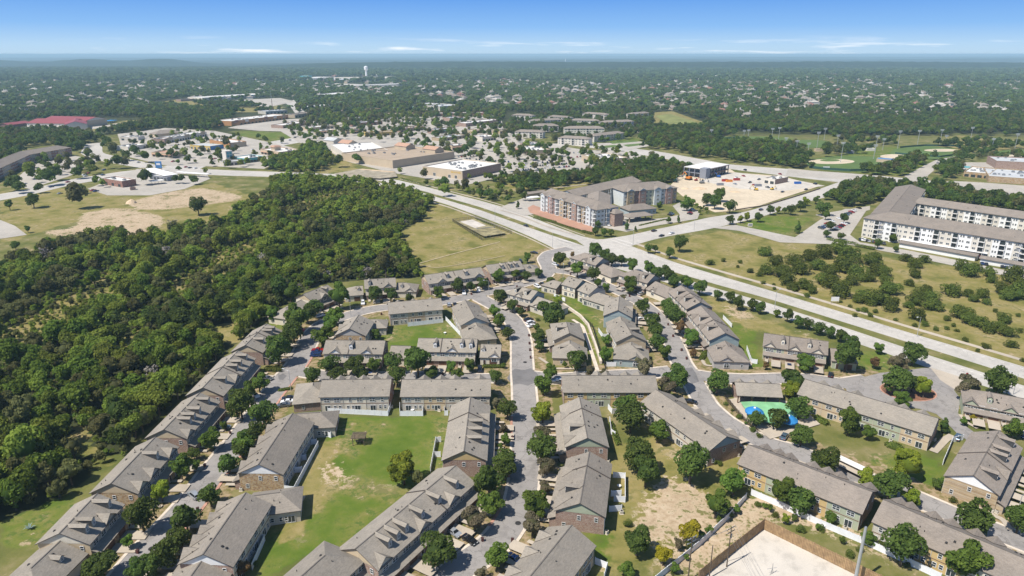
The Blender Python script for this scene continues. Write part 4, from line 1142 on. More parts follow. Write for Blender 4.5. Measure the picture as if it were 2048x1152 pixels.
# ------------------------------------------------------------------ larger blocks of flats
def flat_side(m, sgn, floors, pattern, fh=3.1, z0=0.0, step=3.4):
    if not m.seen(0, sgn, 0, sgn * m.W / 2): return
    n = int((m.x1 - m.x0 - 1.5) / step)
    for k in range(n):
        x = m.x0 + (m.x1 - m.x0) * (k + .5) / n; t = pattern[k % len(pattern)]
        for q in range(floors):
            z = z0 + q * fh
            if t == 'w': m.side(sgn, W18, x, z + 1.0)
            elif t == 'n': m.side(sgn, W09, x - .7, z + 1.0); m.side(sgn, W09, x + .7, z + 1.0)
            elif t == 'b': m.side(sgn, BAL, x, z + .2)
def bay(m, sgn, x, w, d, he, mat, roof, floors, fh, rise=.55, gab=None):
    """a projecting bay with its own little gable"""
    y0, y1 = sgn * (m.W / 2 - .05), sgn * (m.W / 2 + d); a, c = sorted((y0, y1))
    mb = MB(); mb.box(x - w / 2, x + w / 2, a, c, 0, he, 0); wl = m.b.add('bay', m.bake(mb), [M[mat]])
    for q in range(floors):
        m.b.put('window', W18, m.w(x, y1 + sgn * .012, q * fh + 1.0), m.ang + (0 if sgn > 0 else math.pi), wl)
    g = MB(); o = .4; za = he + w / 2 * rise; yb = sgn * (m.W / 2 - 5.5); yo = y1 + sgn * o
    for q in (-1, 1):
        b0 = len(g.v); ex = x + q * (w / 2 + o); ze = he - o * rise
        P4 = [(x, yo, za), (x, yb, za), (ex, yb, ze), (ex, yo, ze)]
        g.v += P4 + [(a_, b_, z + .2) for a_, b_, z in P4]
        for fc, m_ in (((4, 5, 6, 7), 0), ((3, 2, 1, 0), 1), ((0, 4, 7, 3), 1), ((3, 7, 6, 2), 1)): g.f.append(tuple(b0 + i for i in fc)); g.m.append(m_)
    b0 = len(g.v); g.v += [(x - w / 2, y1, he - .02), (x + w / 2, y1, he - .02), (x, y1, za - .05)]; g.f.append((b0, b0 + 1, b0 + 2)); g.m.append(2)
    m.b.add('front_gable', m.bake(g), [M[roof], M['white'], M[gab or 'apt_blue']])

# white four-storey flats
a = P(1750, 480)
b_ = Bld('apartment_building', 'long white four storey apartment building with brown hip roofs around a courtyard', 'apartments', None, 'the white apartments', (a.x + 60, a.y))
def front_mass(b_, p0, p1, W, he, pitch, hip):
    """mass whose camera-side facade stands on the ground line p0-p1"""
    q0, q1 = P(*p0), P(*p1); d = (q1 - q0).normalized(); nrm = Vector((-d.y, d.x, 0))
    if nrm.y < 0: nrm = -nrm
    o0 = q0 + nrm * W / 2 + (d * W / 2 if hip[0] else Vector()); o1 = q1 + nrm * W / 2 - (d * W / 2 if hip[1] else Vector())
    return Mass(b_, o0, o1, W, he, pitch, hip, True, .8)
m1 = front_mass(b_, (1722,473), (2110,541), 24, 12.8, .33, (1, 0)); m1.walls('stucco_w', 'stucco_w', ('stucco_w', 'white', 'stucco_w', 'white', 'stucco_w', 'white', 'stucco_w', 'white', 'stucco_w', 'white'), 1, 10, 'stucco_w', False); m1.roof('roof_b', 14)
flat_side(m1, -1, 4, 'wnbwwbnwwb', 3.1)
q0 = P(1700, 470); 
m3 = Mass(b_, Vector((m1.w(m1.x0 + 9.5, 4)[0], m1.w(m1.x0 + 9.5, 4)[1], 0)), P(1815, 408), 20, 12.9, .29, (0, 0), True, .8); m3.walls('stucco_w', 'stucco_w', ('greywall',), 1, 1, 'stucco_w', False); m3.roof('roof_b', 8)
flat_side(m3, -1, 4, 'wbwwnb', 3.1)
m2 = front_mass(b_, (1822,440), (2110,486), 19, 12.7, .3, (0, 0)); m2.walls('stucco_w', 'stucco_w', ('stucco_w', 'white'), 1, 8, 'stucco_w', False); m2.roof('roof_b', 12)
flat_side(m2, -1, 4, 'wbwwbn', 3.1)
for k, y in ((0, -5), (0, 0.5), (0, 5.5)):
    for q in range(4): m1.end(0, W09, y, q * 3.1 + 1.0)
for x in (m1.x0 + 11.0, m1.x0 + 86):        # open stair slots
    mb = MB(); mb.box(x - 1.4, x + 1.4, -m1.W / 2 - .06, -m1.W / 2 + .02, .3, 12.2, 0)
    for q in range(4): mb.box(x - 1.5, x + 1.5, -m1.W / 2 - .4, -m1.W / 2 - .02, q * 3.1 + .1, q * 3.1 + .9, 1)
    b_.add('stairwell', m1.bake(mb), [M['greywall'], M['stucco_w']])
for nm, p0, p1, dd, hh, mt in (('garage_row', (1795,494), (1952,523), 7, 3.0, 'roof_b'), ('garage_row', (1956,526), (2100,551), 7, 3.0, 'roof_b')):
    b2 = Bld(nm, 'brown garage row on white walls, ' + ('the longer left one' if p0[0] < 1900 else 'cut by the right edge') + ' by the white apartments', 'garages', 'garage rows of the white apartments', None, tuple(P(*p0)[:2]))
    m = front_mass(b2, p0, p1, dd, hh, .22, (0, 0)); m.walls('white', 'white', ('white',), 1, 1, 'white', False); m.roof(mt, 0)
b2 = empty('carport', P(1885, 497), 'long white flat carport in front of the white apartments', 'carport')
def canopy(root, p0, p1, depth, h, mat, npost=8, pm='pole'):
    q0, q1 = P(*p0), P(*p1); d = (q1 - q0).normalized(); nrm = Vector((-d.y, d.x, 0)); nrm = nrm if nrm.y > 0 else -nrm
    L = (q1 - q0).length; o = root.location
    def w(t, s, z): v = q0 + d * t + nrm * s; return (v.x - o.x, v.y - o.y, z)
    mb = MB(); mb.hexa([w(0, 0, h), w(L, 0, h), w(L, depth, h), w(0, depth, h)], [w(0, 0, h + .28), w(L, 0, h + .28), w(L, depth, h + .28), w(0, depth, h + .28)])
    mb.obj('roof', M[mat], root)
    for k in range(npost):
        mb = MB(); t = L * (k + .5) / npost
        mb.tube(w(t, depth * .5, 0), w(t, depth * .5, h), .12); mb.obj('post', M[pm], root)
    FOOT.append([tuple((q0 + nrm * 0)[:2]), tuple(q1[:2]), tuple((q1 + nrm * depth)[:2]), tuple((q0 + nrm * depth)[:2])])
canopy(b2, (1797,489), (1972,518), 5.6, 3.0, 'white', 10)

# the blue, red and cream retirement block
a = P(1210, 420)
b_ = Bld('apartment_building', 'four storey apartment block with blue, brick red and cream bays at the junction', 'apartments', None, 'the blue and red apartments', (a.x, a.y))
m1 = front_mass(b_, (1080,420), (1192,455), 20, 12.6, .32, (0, 1)); m1.walls('apt_pale', 'apt_pale', ('apt_pale', 'apt_red', 'apt_pale', 'stone_l', 'apt_pale', 'stone_l', 'apt_pale'), 1, 7, 'apt_blue', False); m1.roof('roof_b', 8)
flat_side(m1, -1, 4, 'wbnwb', 3.05, step=3.2)
for t, mt in ((.06, 'apt_pale'), (.2, 'apt_red'), (.42, 'stone_l'), (.64, 'brick'), (.88, 'apt_pale')): bay(m1, -1, m1.x0 + (m1.x1 - m1.x0) * t, 5.0, 1.2, 12.7, mt, 'roof_b', 4, 3.05)
for q in range(4):
    for y in (-8, -4.5): m1.end(1, W18, y, q * 3.05 + 1.0)
    m1.end(1, BAL, -.5, q * 3.05 + .2)
mb = MB(); mb.box(m1.x1 + .01, m1.x1 + 6, 1.5, 9.5, 0, 9.4, 0); b_.add('bay', m1.bake(mb), [M['brick']])
mb = MB(); mb.hexa([(m1.x1 - .4, .9, 9.4), (m1.x1 + 6.6, .9, 9.4), (m1.x1 + 6.6, 10.1, 9.4), (m1.x1 - .4, 10.1, 9.4)], [(m1.x1 - .4, 4, 11.6), (m1.x1 + 3.5, 4, 11.6), (m1.x1 + 3.5, 7, 11.6), (m1.x1 - .4, 7, 11.6)]); b_.add('bay_roof', m1.bake(mb), [M['roof_b']])
m2 = Mass(b_, Vector(m1.w(m1.L / 2, 0)), Vector((P(1205, 436).x, P(1205, 436).y + 26, 0)), 16, 12.5, .34, (1, 0), True, .6); m2.walls('apt_blue', 'apt_pale', ('stone_l',), 1, 1, 'apt_blue', False); m2.roof('roof_b', 2)
for sg in (1, -1): flat_side(m2, sg, 4, 'wb', 3.05)
m4 = Mass(b_, Vector(m1.w(-m1.L / 2 + 12, 6)), P(1262, 388), 20, 12.4, .3, (0, 0), True, .6); m4.walls('apt_blue', 'apt_pale', ('apt_pale', 'stone_l'), 1, 4, 'apt_blue', False); m4.roof('roof_b', 6); flat_side(m4, -1, 4, 'wnwb', 3.05)
m3 = front_mass(b_, (1246,415), (1352,406), 22, 12.7, .36, (1, 1)); m3.walls('apt_pale', 'apt_cream', ('apt_pale', 'apt_red', 'apt_cream', 'apt_pale', 'stone_l'), 1, 5, 'apt_blue', False); m3.roof('roof_b', 8)
flat_side(m3, -1, 4, 'wnw', 3.05)
for t, mt in ((.12, 'stone_l'), (.34, 'apt_red'), (.62, 'apt_pale'), (.84, 'apt_red')): bay(m3, -1, m3.x0 + (m3.x1 - m3.x0) * t, 6.0, 1.4, 12.8, mt, 'roof_b', 4, 3.05)
m5 = front_mass(b_, (1258,432), (1312,427), 14, 4.2, .4, (1, 1)); m5.walls('apt_blue', 'apt_blue', ('apt_blue',), 1, 1, 'apt_blue', False); m5.roof('roof_b', 1); flat_side(m5, -1, 1, 'w')
b2 = Bld('entrance_canopy', 'hip roofed drive-through entrance canopy before the blue and red apartments', 'canopy', None, None, tuple(P(1285, 441)[:2]))
m = front_mass(b2, (1258,446), (1305,441), 9, 4.2, .4, (1, 1)); m.roof('roof_b', 0)
for x in (m.x0 + .5, m.x1 - .5):
    for y in (-m.W / 2 + .4, m.W / 2 - .4): mb = MB(); mb.box(x - .35, x + .35, y - .35, y + .35, 0, 4.1); b2.add('column', m.bake(mb), M['stone_l'])
b2 = empty('carport', P(1070, 400), 'short white carport beside the blue and red apartments', 'carport'); canopy(b2, (1055,404), (1080,402), 6, 3, 'white', 4)
b2 = Bld('garage_row', 'brown roofed garage row behind the short white carport', 'garages', None, None, tuple(P(1080, 393)[:2])); m = front_mass(b2, (1052,396), (1092,390), 7, 3, .25, (0, 0)); m.walls('stucco', 'stucco', ('stucco',), 1, 1, 'stucco', False); m.roof('roof_b', 0)

# flats among the trees, cream walls under brown hip roofs
CL3 = [((1034,227),(1060,228),'by the shops'), ((1068,238),(1114,236),'behind the square one'), ((1078,247),(1105,247),'with the squarest plan'), ((1042,259),(1078,260),'lowest on the left'), ((1107,230),(1135,232),'at the back, second from left'),
       ((1176,224),(1210,226),'highest in the middle'), ((1150,237),(1190,238),'in the middle of the back row'), ((1140,252),(1196,252),'widest of the front'), ((1130,271),(1170,273),'nearest the green verge'), ((1188,267),(1235,262),'beside the sloping lawn'),
       ((1210,241),(1256,239),'long one on the right'), ((1264,225),(1289,223),'farthest to the right'), ((1254,255),(1270,255),'smallest, by the woods')]
for k, (r1, r2, ph) in enumerate(CL3):
    q = P(*r1, 9)
    b2 = Bld('apartment_building', 'cream three storey apartment block with brown hip roof, ' + ph, 'apartments', 'cream apartments among the trees', 'the cream apartments' if k == 7 else None, (q.x, q.y))
    W = 18 if k in (2, 7) else 15
    m = Mass(b2, r1, r2, W, 8.6 if k != 12 else 4, .34, (1, 1), over=.6); m.walls('stucco_w', 'stucco_w', ('stucco_w',), 1, 1, 'stucco_w', False); m.roof('roof_b', 0)
    for sg in (1, -1): flat_side(m, sg, 3 if k != 12 else 1, 'wbw', 2.85, step=4.5)

# brown-roofed hotel-like block at the left edge
q = P(40, 310)
b2 = Bld('apartment_building', 'curved brown roofed three storey building of red brick at the left edge', 'apartments', None, 'the brown-roofed building at the left edge', (q.x, q.y))
for r1, r2, hp in (((40,303),(114,291),(0, 1)), ((-60,345),(42,302),(0, 0))):
    m = Mass(b2, r1, r2, 19, 9.6, .36, hp, over=.6); m.walls('brick_red', 'brick_red', ('stucco', 'brick_red', 'stucco', 'brick_red'), 1, 6, 'stucco', False); m.roof('roof_b', 3)
    flat_side(m, -1, 3, 'wnw', 3.1)
b3 = Bld('entrance_canopy', 'brown roofed entrance canopy over the drive at the left edge', 'canopy', None, None, tuple(P(48, 340)[:2])); m = front_mass(b3, (22,341), (72,337), 9, 4, .35, (1, 1)); m.roof('roof_b', 0)
for x in (m.x0 + .5, m.x1 - .5):
    for y in (-4, 4): mb = MB(); mb.box(x - .3, x + .3, y - .3, y + .3, 0, 3.9); b3.add('column', m.bake(mb), M['stone_l'])

# ------------------------------------------------------------------ shops and other flat-roofed buildings
UNIT = None
def unit_mesh():
    mb = MB(); mb.box(-1, 1, -.8, .8, 0, 1.1, 0); mb.box(-.6, .6, -.5, .5, 1.1, 1.25, 1); return mb.mesh('rooftop_unit', [M['metal'], M['vent']])
UNIT = unit_mesh()
def shop(label, phrase, p0, p1, dep, h, wall, roof, units=3, wins=0, band=None, para=.7, cat='shop', name='shop_building', group=None, sign=None, side_wall=None, awn=None):
    q0, q1 = P(*p0), P(*p1); d = (q1 - q0); L = d.length; d.normalize(); nr = Vector((-d.y, d.x, 0)); nr = nr if nr.y > 0 else -nr
    if isinstance(dep, tuple): dep = abs((P(*dep) - (q1 if abs(dep[0] - p1[0]) < abs(dep[0] - p0[0]) else q0)).dot(nr))
    c = (q0 + q1) / 2 + nr * dep / 2
    b2 = Bld(name, label, cat, group, phrase, (c.x, c.y))
    def w(x, y, z): v = q0 + d * x + nr * y; return (v.x, v.y, z)
    ang = math.atan2(d.y, d.x)
    FOOT.append([w(-1, -1, 0)[:2], w(L + 1, -1, 0)[:2], w(L + 1, dep + 1, 0)[:2], w(-1, dep + 1, 0)[:2]])
    t = .35; mb = MB()
    for x0, x1, y0, y1, m_ in ((0, L, 0, t, 0), (0, L, dep - t, dep, 0), (0, t, t, dep - t, 1), (L - t, L, t, dep - t, 1)):
        mb.hexa([w(x0, y0, 0), w(x1, y0, 0), w(x1, y1, 0), w(x0, y1, 0)], [w(x0, y0, h), w(x1, y0, h), w(x1, y1, h), w(x0, y1, h)], m_)
    b2.add('wall', mb, [M[wall], M[side_wall or wall]])
    mb = MB(); z = h - para; mb.hexa([w(t + .002, t + .002, z - .3), w(L - t - .002, t + .002, z - .3), w(L - t - .002, dep - t - .002, z - .3), w(t + .002, dep - t - .002, z - .3)], [w(t + .002, t + .002, z), w(L - t - .002, t + .002, z), w(L - t - .002, dep - t - .002, z), w(t + .002, dep - t - .002, z)])
    rf = b2.add('roof', mb, M[roof])
    mb = MB()
    for x0, x1, y0, y1 in ((-.12, L + .12, -.12, t + .1), (-.12, L + .12, dep - t - .1, dep + .12), (-.12, t + .1, t + .1, dep - t - .1), (L - t - .1, L + .12, t + .1, dep - t - .1)):
        mb.hexa([w(x0, y0, h), w(x1, y0, h), w(x1, y1, h), w(x0, y1, h)], [w(x0, y0, h + .18), w(x1, y0, h + .18), w(x1, y1, h + .18), w(x0, y1, h + .18)])
    b2.add('coping', mb, M[band or wall])
    for k in range(units):
        b2.put('rooftop_unit', UNIT, w(L * b2.r.uniform(.1, .9), dep * b2.r.uniform(.15, .85), z), ang, rf, b2.r.uniform(.8, 1.5))
    for k in range(wins):
        x = L * (k + .5) / wins; b2.put('shop_window', SHP, w(x, -.012, .3), ang + math.pi, None, (min(1.15, L / wins / 3.6), 1, 1))
    if awn:
        mb = MB(); mb.hexa([w(.5, -1.6, 3.0), w(L - .5, -1.6, 3.0), w(L - .5, -.01, 3.0), w(.5, -.01, 3.0)], [w(.5, -1.6, 3.25), w(L - .5, -1.6, 3.25), w(L - .5, -.01, 3.6), w(.5, -.01, 3.6)]); b2.add('awning', mb, M[awn])
    return b2, w, L, dep, ang
def lettering(b2, w, ang, x, z, L, h, mat, parent=None, seed=1, n=9):
    """raised sign letters too far off to be read: upright strokes and bars of uneven width"""
    r = random.Random(seed); mb = MB(); cw = L / n
    for k in range(n):
        a = x + k * cw
        def bx(x0, x1, z0, z1): mb.hexa([w(x0, -.14, z0), w(x1, -.14, z0), w(x1, -.01, z0), w(x0, -.01, z0)], [w(x0, -.14, z1), w(x1, -.14, z1), w(x1, -.01, z1), w(x0, -.01, z1)])
        bx(a, a + cw * .22, z, z + h)
        if r.random() < .6: bx(a + cw * .5, a + cw * .72, z, z + h)
        if r.random() < .7: bx(a + cw * .23, a + cw * .49, z + h * .78, z + h)
        if r.random() < .5: bx(a + cw * .23, a + cw * .49, z, z + h * .2)
    return b2.add('sign_letters', mb, M[mat])
s = shop('big pale tan store with a wide white roof and gold lettering', 'the white-roofed big store', (846,349), (925,359.5), 62, 8.4, 'stucco', 'membrane', 26, 0, 'stucco_w', side_wall='brick', name='store_building', cat='store')
lettering(s[0], s[1], s[4], s[2] * .72, 5.6, s[2] * .24, 1.3, 'yellowp')
for t in (.3, .68, .84): s[0].put('loading_door', SLD, s[1](s[2] * t, -.012, .1), s[4] + math.pi, None, (1.8, 1, 1.6))
s = shop('largest tan store with a flat brown roof and two terracotta gables', 'the big tan store', (684,321), (786,337), 92, 8.4, 'stucco', 'membrane_t', 12, 0, 'stucco', name='store_building', cat='store')
BIGT = s
for fx, fy, wd, ln in ((.25, .82, 14, 22), (.78, .84, 14, 22)):
    q = s[1](s[2] * fx, s[3] * fy, 0); dr = Vector((math.cos(s[4]), math.sin(s[4]), 0))
    m = Mass(s[0], Vector(q) - dr * ln / 2, Vector(q) + dr * ln / 2, wd, 11.5, .42, (0, 0), True); FOOT.pop(); m.walls('stucco', 'stucco', ('stucco',), 1, 1, 'stucco', False); m.roof('terracotta', 0)
shop('white-walled store with a white roof behind the trees left of the big tan store', None, (662,301), (688,319), 52, 8, 'stucco_w', 'membrane', 10, 0, name='store_building', cat='store')
q = P(692, 285); b2 = Bld('store_gable', 'terracotta gabled entrance roof at the left of the big tan store', 'store', None, None, (q.x, q.y)); m = Mass(b2, (684,279), (706,281), 15, 8, .45, (0, 0)); m.walls('stucco', 'stucco', ('stucco',), 1, 1, 'stucco', False); m.roof('terracotta', 0)
q = P(665, 278); b2 = Bld('shop_building', 'grey green roofed pavilion beside the trees left of the terracotta gable', 'shop', None, None, (q.x, q.y)); m = Mass(b2, (655,274), (676,276), 16, 4, .4, (0, 0)); m.walls('greige', 'greige', ('greige',), 1, 1, 'greige', False); m.roof('membrane_g', 0)
s = shop('small cream shop with a white roof and red awning in the car park', 'the white-roofed shop in the car park', (1030,303), (1063,311.5), 26, 6, 'stucco', 'membrane', 8, 4, awn='redroof')
s = shop('low tan building with a white roof at the wood edge behind the blue flats', None, (1163,321), (1204,331), 34, 6.5, 'stucco', 'membrane', 8, 3)
s = shop('orange fronted shop row with brick red piers beside a green slope', 'the orange-fronted shops', (464,252), (577,238), 38, 8, 'stucco_o', 'membrane', 10, 16, side_wall='stucco_o', band='stucco_w')
for k in range(6):
    x = s[2] * (k + .5) / 6; mb = MB(); w = s[1]; hh = 9.4 if k % 2 else 8.8
    mb.hexa([w(x - 4, -.5, 4.2), w(x + 4, -.5, 4.2), w(x + 4, -.02, 4.2), w(x - 4, -.02, 4.2)], [w(x - 4, -.5, hh), w(x + 4, -.5, hh), w(x + 4, -.02, hh), w(x - 4, -.02, hh)]); s[0].add('parapet_panel', mb, M[('brick_red', 'stucco_w', 'stone_l')[k % 3]])
shop('small orange-red shop at the left end of the orange-fronted row', None, (453,250), (463,252), 14, 5, 'stucco_o', 'membrane_t', 1, 1)
# wash building with a pale tower carrying blue panes
s = shop('blue-grey wash building with white roof behind a pale sign tower', 'the wash building', (490,327), (529,322), 24, 5.5, 'tealwall', 'membrane', 5, 7, band='white')
mb = MB(); q = P(457, 325)
b2 = Bld('sign_tower', 'pale square tower with two by two blue panes beside the wash building', 'tower', None, 'the pale tower', (q.x, q.y)); ang_ = s[4]
mt_ = MB(); mt_.box(-4, 4, -4, 4, 0, 13.5, 0); b2.add('wall', mt_.xf(ang_, q.x, q.y), M['stucco_w'])
for a_ in (-1, 1):
    for z in (6.2, 9.4):
        mb = MB(); mb.box(a_ * 1.6 - 1.3, a_ * 1.6 + 1.3, -4.12, -4.01, z, z + 2.6, 0); b2.add('pane', mb.xf(ang_, q.x, q.y), M['tealwall'])
FOOT.append([(q.x - 5, q.y - 5), (q.x + 5, q.y - 5), (q.x + 5, q.y + 5), (q.x - 5, q.y + 5)])
shop('low grey stone wing joining the pale tower to the wash building', None, (448,333), (489,329), 14, 4.5, 'greige', 'membrane_g', 3, 4)
s = shop('tan restaurant with an orange roofed turret', 'the turret restaurant', (522,308), (561,314.5), 26, 6, 'stucco', 'membrane', 6, 6, band='terracotta', awn='terracotta')
q = s[1](s[2] * .45, s[3] * .35, 0); mb = MB(); mb.box(-4, 4, -4, 4, 5.0, 9.4, 0); s[0].add('turret', mb.xf(s[4], q[0], q[1]), M['stucco']); mb = MB(); mb.hexa([(-5, -5, 9.4), (5, -5, 9.4), (5, 5, 9.4), (-5, 5, 9.4)], [(-3.6, -3.6, 11), (3.6, -3.6, 11), (3.6, 3.6, 11), (-3.6, 3.6, 11)]); s[0].add('turret_roof', mb.xf(s[4], q[0], q[1]), M['terracotta'])
s = shop('yellow tyre garage with a grey metal roof', 'the yellow garage', (381,298), (421,301), 22, 5.2, 'stucco_y', 'membrane_g', 0, 0, side_wall='bluewall', para=.1)
for k in range(6): s[0].put('bay_door', SLD, s[1](s[2] * (k + .5) / 6, -.012, .1), s[4] + math.pi, None, (1.7, 1, 1.5))
shop('orange walled shop with white roof behind the yellow garage', None, (420,289), (462,296), 22, 6.5, 'stucco_o', 'membrane', 6, 3, side_wall='stucco')
s = shop('long white topped shop row under the woods on the left', 'the white shop row', (332,287), (414,272), 20, 6.3, 'stucco_w', 'membrane', 12, 16)
for k in range(5):
    x = s[2] * (k + .5) / 5; mb = MB(); w = s[1]
    mb.hexa([w(x - 5, -.6, 3.6), w(x + 5, -.6, 3.6), w(x + 5, -.02, 3.6), w(x - 5, -.02, 3.6)], [w(x - 5, -.6, 7.6), w(x + 5, -.6, 7.6), w(x + 5, -.02, 7.6), w(x - 5, -.02, 7.6)]); s[0].add('parapet_panel', mb, M['stucco_w' if k % 2 else 'stucco'])
shop('brown brick end building of the white shop row', None, (306,288), (330,288), 18, 6.6, 'brick', 'membrane_g', 3, 3)
q = P(328, 270); b2 = Bld('shop_building', 'brown hip roofed house behind the white shop row', 'building', None, None, (q.x, q.y)); m = Mass(b2, (318,261), (344,259), 20, 4.5, .4, (1, 1)); m.walls('stucco', 'stucco', ('stucco',), 1, 1, 'stucco', False); m.roof('roof_b', 2)
shop('cream shop with a white roof, the farther of two beside the street trees', None, (240,281), (277,281), 18, 5, 'stucco_w', 'membrane', 7, 3)
shop('cream shop with a white roof, the nearer of two beside the street trees', 'the pair of white-roofed shops', (257,302), (296,296), 22, 5.2, 'stucco_w', 'membrane', 7, 3)
s = shop('terracotta trimmed tan restaurant behind a row of trees on the left', 'the terracotta restaurant', (304,313), (346,316), 20, 5, 'stucco', 'terracotta', 2, 5, awn='terracotta')
s = shop('red brick flat roofed building on the near side of the left arterial', 'the red brick building', (207,369), (246,375.5), 13, 6, 'brick_red', 'membrane', 4, 3, band='stucco_w', side_wall='brick_red')
s = shop('small brown bin enclosure beside the red brick building', None, (261,381), (272,380), 5, 2.4, 'brick', 'membrane_t', 0, 0, cat='enclosure', name='bin_enclosure')
b2 = empty('canopy', P(320, 352), 'long white wash tunnel roof beside the red brick building', 'canopy'); canopy(b2, (283,347), (330,361), 13, 4.2, 'white', 6)
shop('glass fronted wash tunnel under the white canopy', None, (300,358), (335,363), 12, 4, 'greywall', 'membrane', 0, 5)
b2 = empty('canopy', P(400, 350), 'slim white vacuum bay canopy along the left arterial', 'canopy'); canopy(b2, (352,351), (415,356), 4, 3.4, 'white', 8)
b2 = empty('canopy', P(315, 372), 'small cream canopy below the wash tunnel', 'canopy'); canopy(b2, (303,371), (330,368), 8, 3.4, 'membrane', 4)
b2 = Bld('sign_board', 'blue square sign board standing by the left arterial', 'sign', None, None, tuple(P(319, 345)[:2])); q = P(319, 342); mb = MB(); mb.box(-3.2, 3.2, -.4, .4, 3, 10); b2.add('panel', mb.xf(0, q.x, q.y), M['bluewall']); mb = MB(); mb.box(-3, 3, -.3, .3, 0, 3); b2.add('base', mb.xf(0, q.x, q.y), M['stone_l']); mb = MB(); mb.box(-2, 2, -.5, -.41, 6.2, 8.2); b2.add('emblem', mb.xf(0, q.x, q.y), M['white'])
# red roofed school
q = P(120, 240); b2 = Bld('school_building', 'wide red metal roofed school with pale walls', 'school', None, 'the red-roofed school', (q.x, q.y))
for r1, r2, W, he in (((74,237),(158,238), 50, 8), ((104,232),(192,234), 46, 10)):
    m = Mass(b2, r1, r2, W, he, .2, (0, 0), over=1); m.walls('stucco', 'stucco', ('stucco_w',), 1, 1, 'stucco_w', False); m.roof('redroof', 0, 'redroof', False); flat_side(m, -1, 2, 'wnw', 3.4, step=6)
m = Mass(b2, (150,243), (152,236), 30, 9, .3, (0, 0)); m.walls('stucco_w', 'stucco_w', ('stucco_w',), 1, 1, 'stucco_w', False); m.roof('redroof', 0, 'redroof', False)
for nm, p0, p1, mt in (('low red roofed wing left of the school', (18,256), (62,250), 'redroof'), ('low red roofed hut right of the school', (196,248), (209,247), 'redroof')):
    q = P(*p0); b3 = Bld('school_wing', nm, 'school', None, None, (q.x, q.y)); m = front_mass(b3, p0, p1, 18, 4.5, .3, (0, 0)); m.walls('brick_red', 'brick_red', ('brick_red',), 1, 1, 'brick_red', False); m.roof(mt, 0, 'redroof', False)
b2 = empty('playground_shade', P(228, 246), 'blue shade sail on posts beside the red-roofed school', 'shade sail'); canopy(b2, (219,247), (236,245), 14, 4, 'pool_blue', 4)
# brick school at the right edge
s = shop('orange brick school wing with a pale roof at the right edge', 'the orange brick school', (1975,364), (2100,373), 60, 5.6, 'stone', 'membrane_g', 16, 0)
s = shop('lower orange brick school wing with teal canopy', None, (1926,353), (1978,358), 44, 5, 'stone', 'membrane', 10, 4)
s = shop('tall grey roofed gymnasium behind the orange brick school', None, (1990,337), (2090,342), 40, 8, 'brick', 'membrane_g', 4, 0)
b2 = empty('canopy', P(1935, 340), 'teal canopy at the corner of the orange brick school', 'canopy'); canopy(b2, (1915,341), (1938,343), 10, 3.6, 'tealwall', 4)
# half built office and a new shell on the sand lot
q0, q1 = P(1410, 358), P(1456, 347.5); d = (q1 - q0); L = d.length; d.normalize(); nr = Vector((-d.y, d.x, 0)); q = (q0 + q1) / 2
b2 = Bld('office_shell', 'half built two storey office frame with grey piers and a white roof', 'office', None, 'the half-built office', (q.x, q.y))
def w(x, y, z): v = q0 + d * x + nr * y; return (v.x, v.y, z)
dep = 24.0; FOOT.append([w(-2, -2, 0)[:2], w(L + 2, -2, 0)[:2], w(L + 2, dep, 0)[:2], w(-2, dep, 0)[:2]])
def hb(nm, x0, x1, y0, y1, z0, z1, mt):
    mb = MB(); mb.hexa([w(x0, y0, z0), w(x1, y0, z0), w(x1, y1, z0), w(x0, y1, z0)], [w(x0, y0, z1), w(x1, y0, z1), w(x1, y1, z1), w(x0, y1, z1)]); return b2.add(nm, mb, M[mt])
hb('roof', -.5, L + .5, -.5, dep, 8.9, 9.5, 'membrane'); hb('floor', 0, L, 0, dep, 4.3, 4.7, 'greywall'); hb('core', L * .12, L * .9, 6, dep - 1, 0, 8.9, 'greywall')
for k in range(9): hb('column', L * k / 8 - .35, L * k / 8 + .35, 0, .7, 0, 8.9, 'greywall')
for k in range(5): hb('column', -.35, .35, dep * k / 4 - .5, dep * k / 4 + .2, 0, 8.9, 'greywall')
hb('stair_tower', -.6, 7, -.8, 6, 0, 10, 'greywall'); hb('parapet', L * .2, L, -.3, -.02, 8.3, 9.1, 'trim'); hb('parapet', L * .2, L, -.3, -.02, 4.0, 4.8, 'trim'); hb('glazing', 7.2, L - 1, 2.2, 2.4, .2, 8.6, 'glass')
s = shop('small white and brown box building on the construction sand lot', 'the new box building', (1527,366), (1549,369.5), 22, 5, 'stucco_w', 'membrane', 3, 2, side_wall='brick')
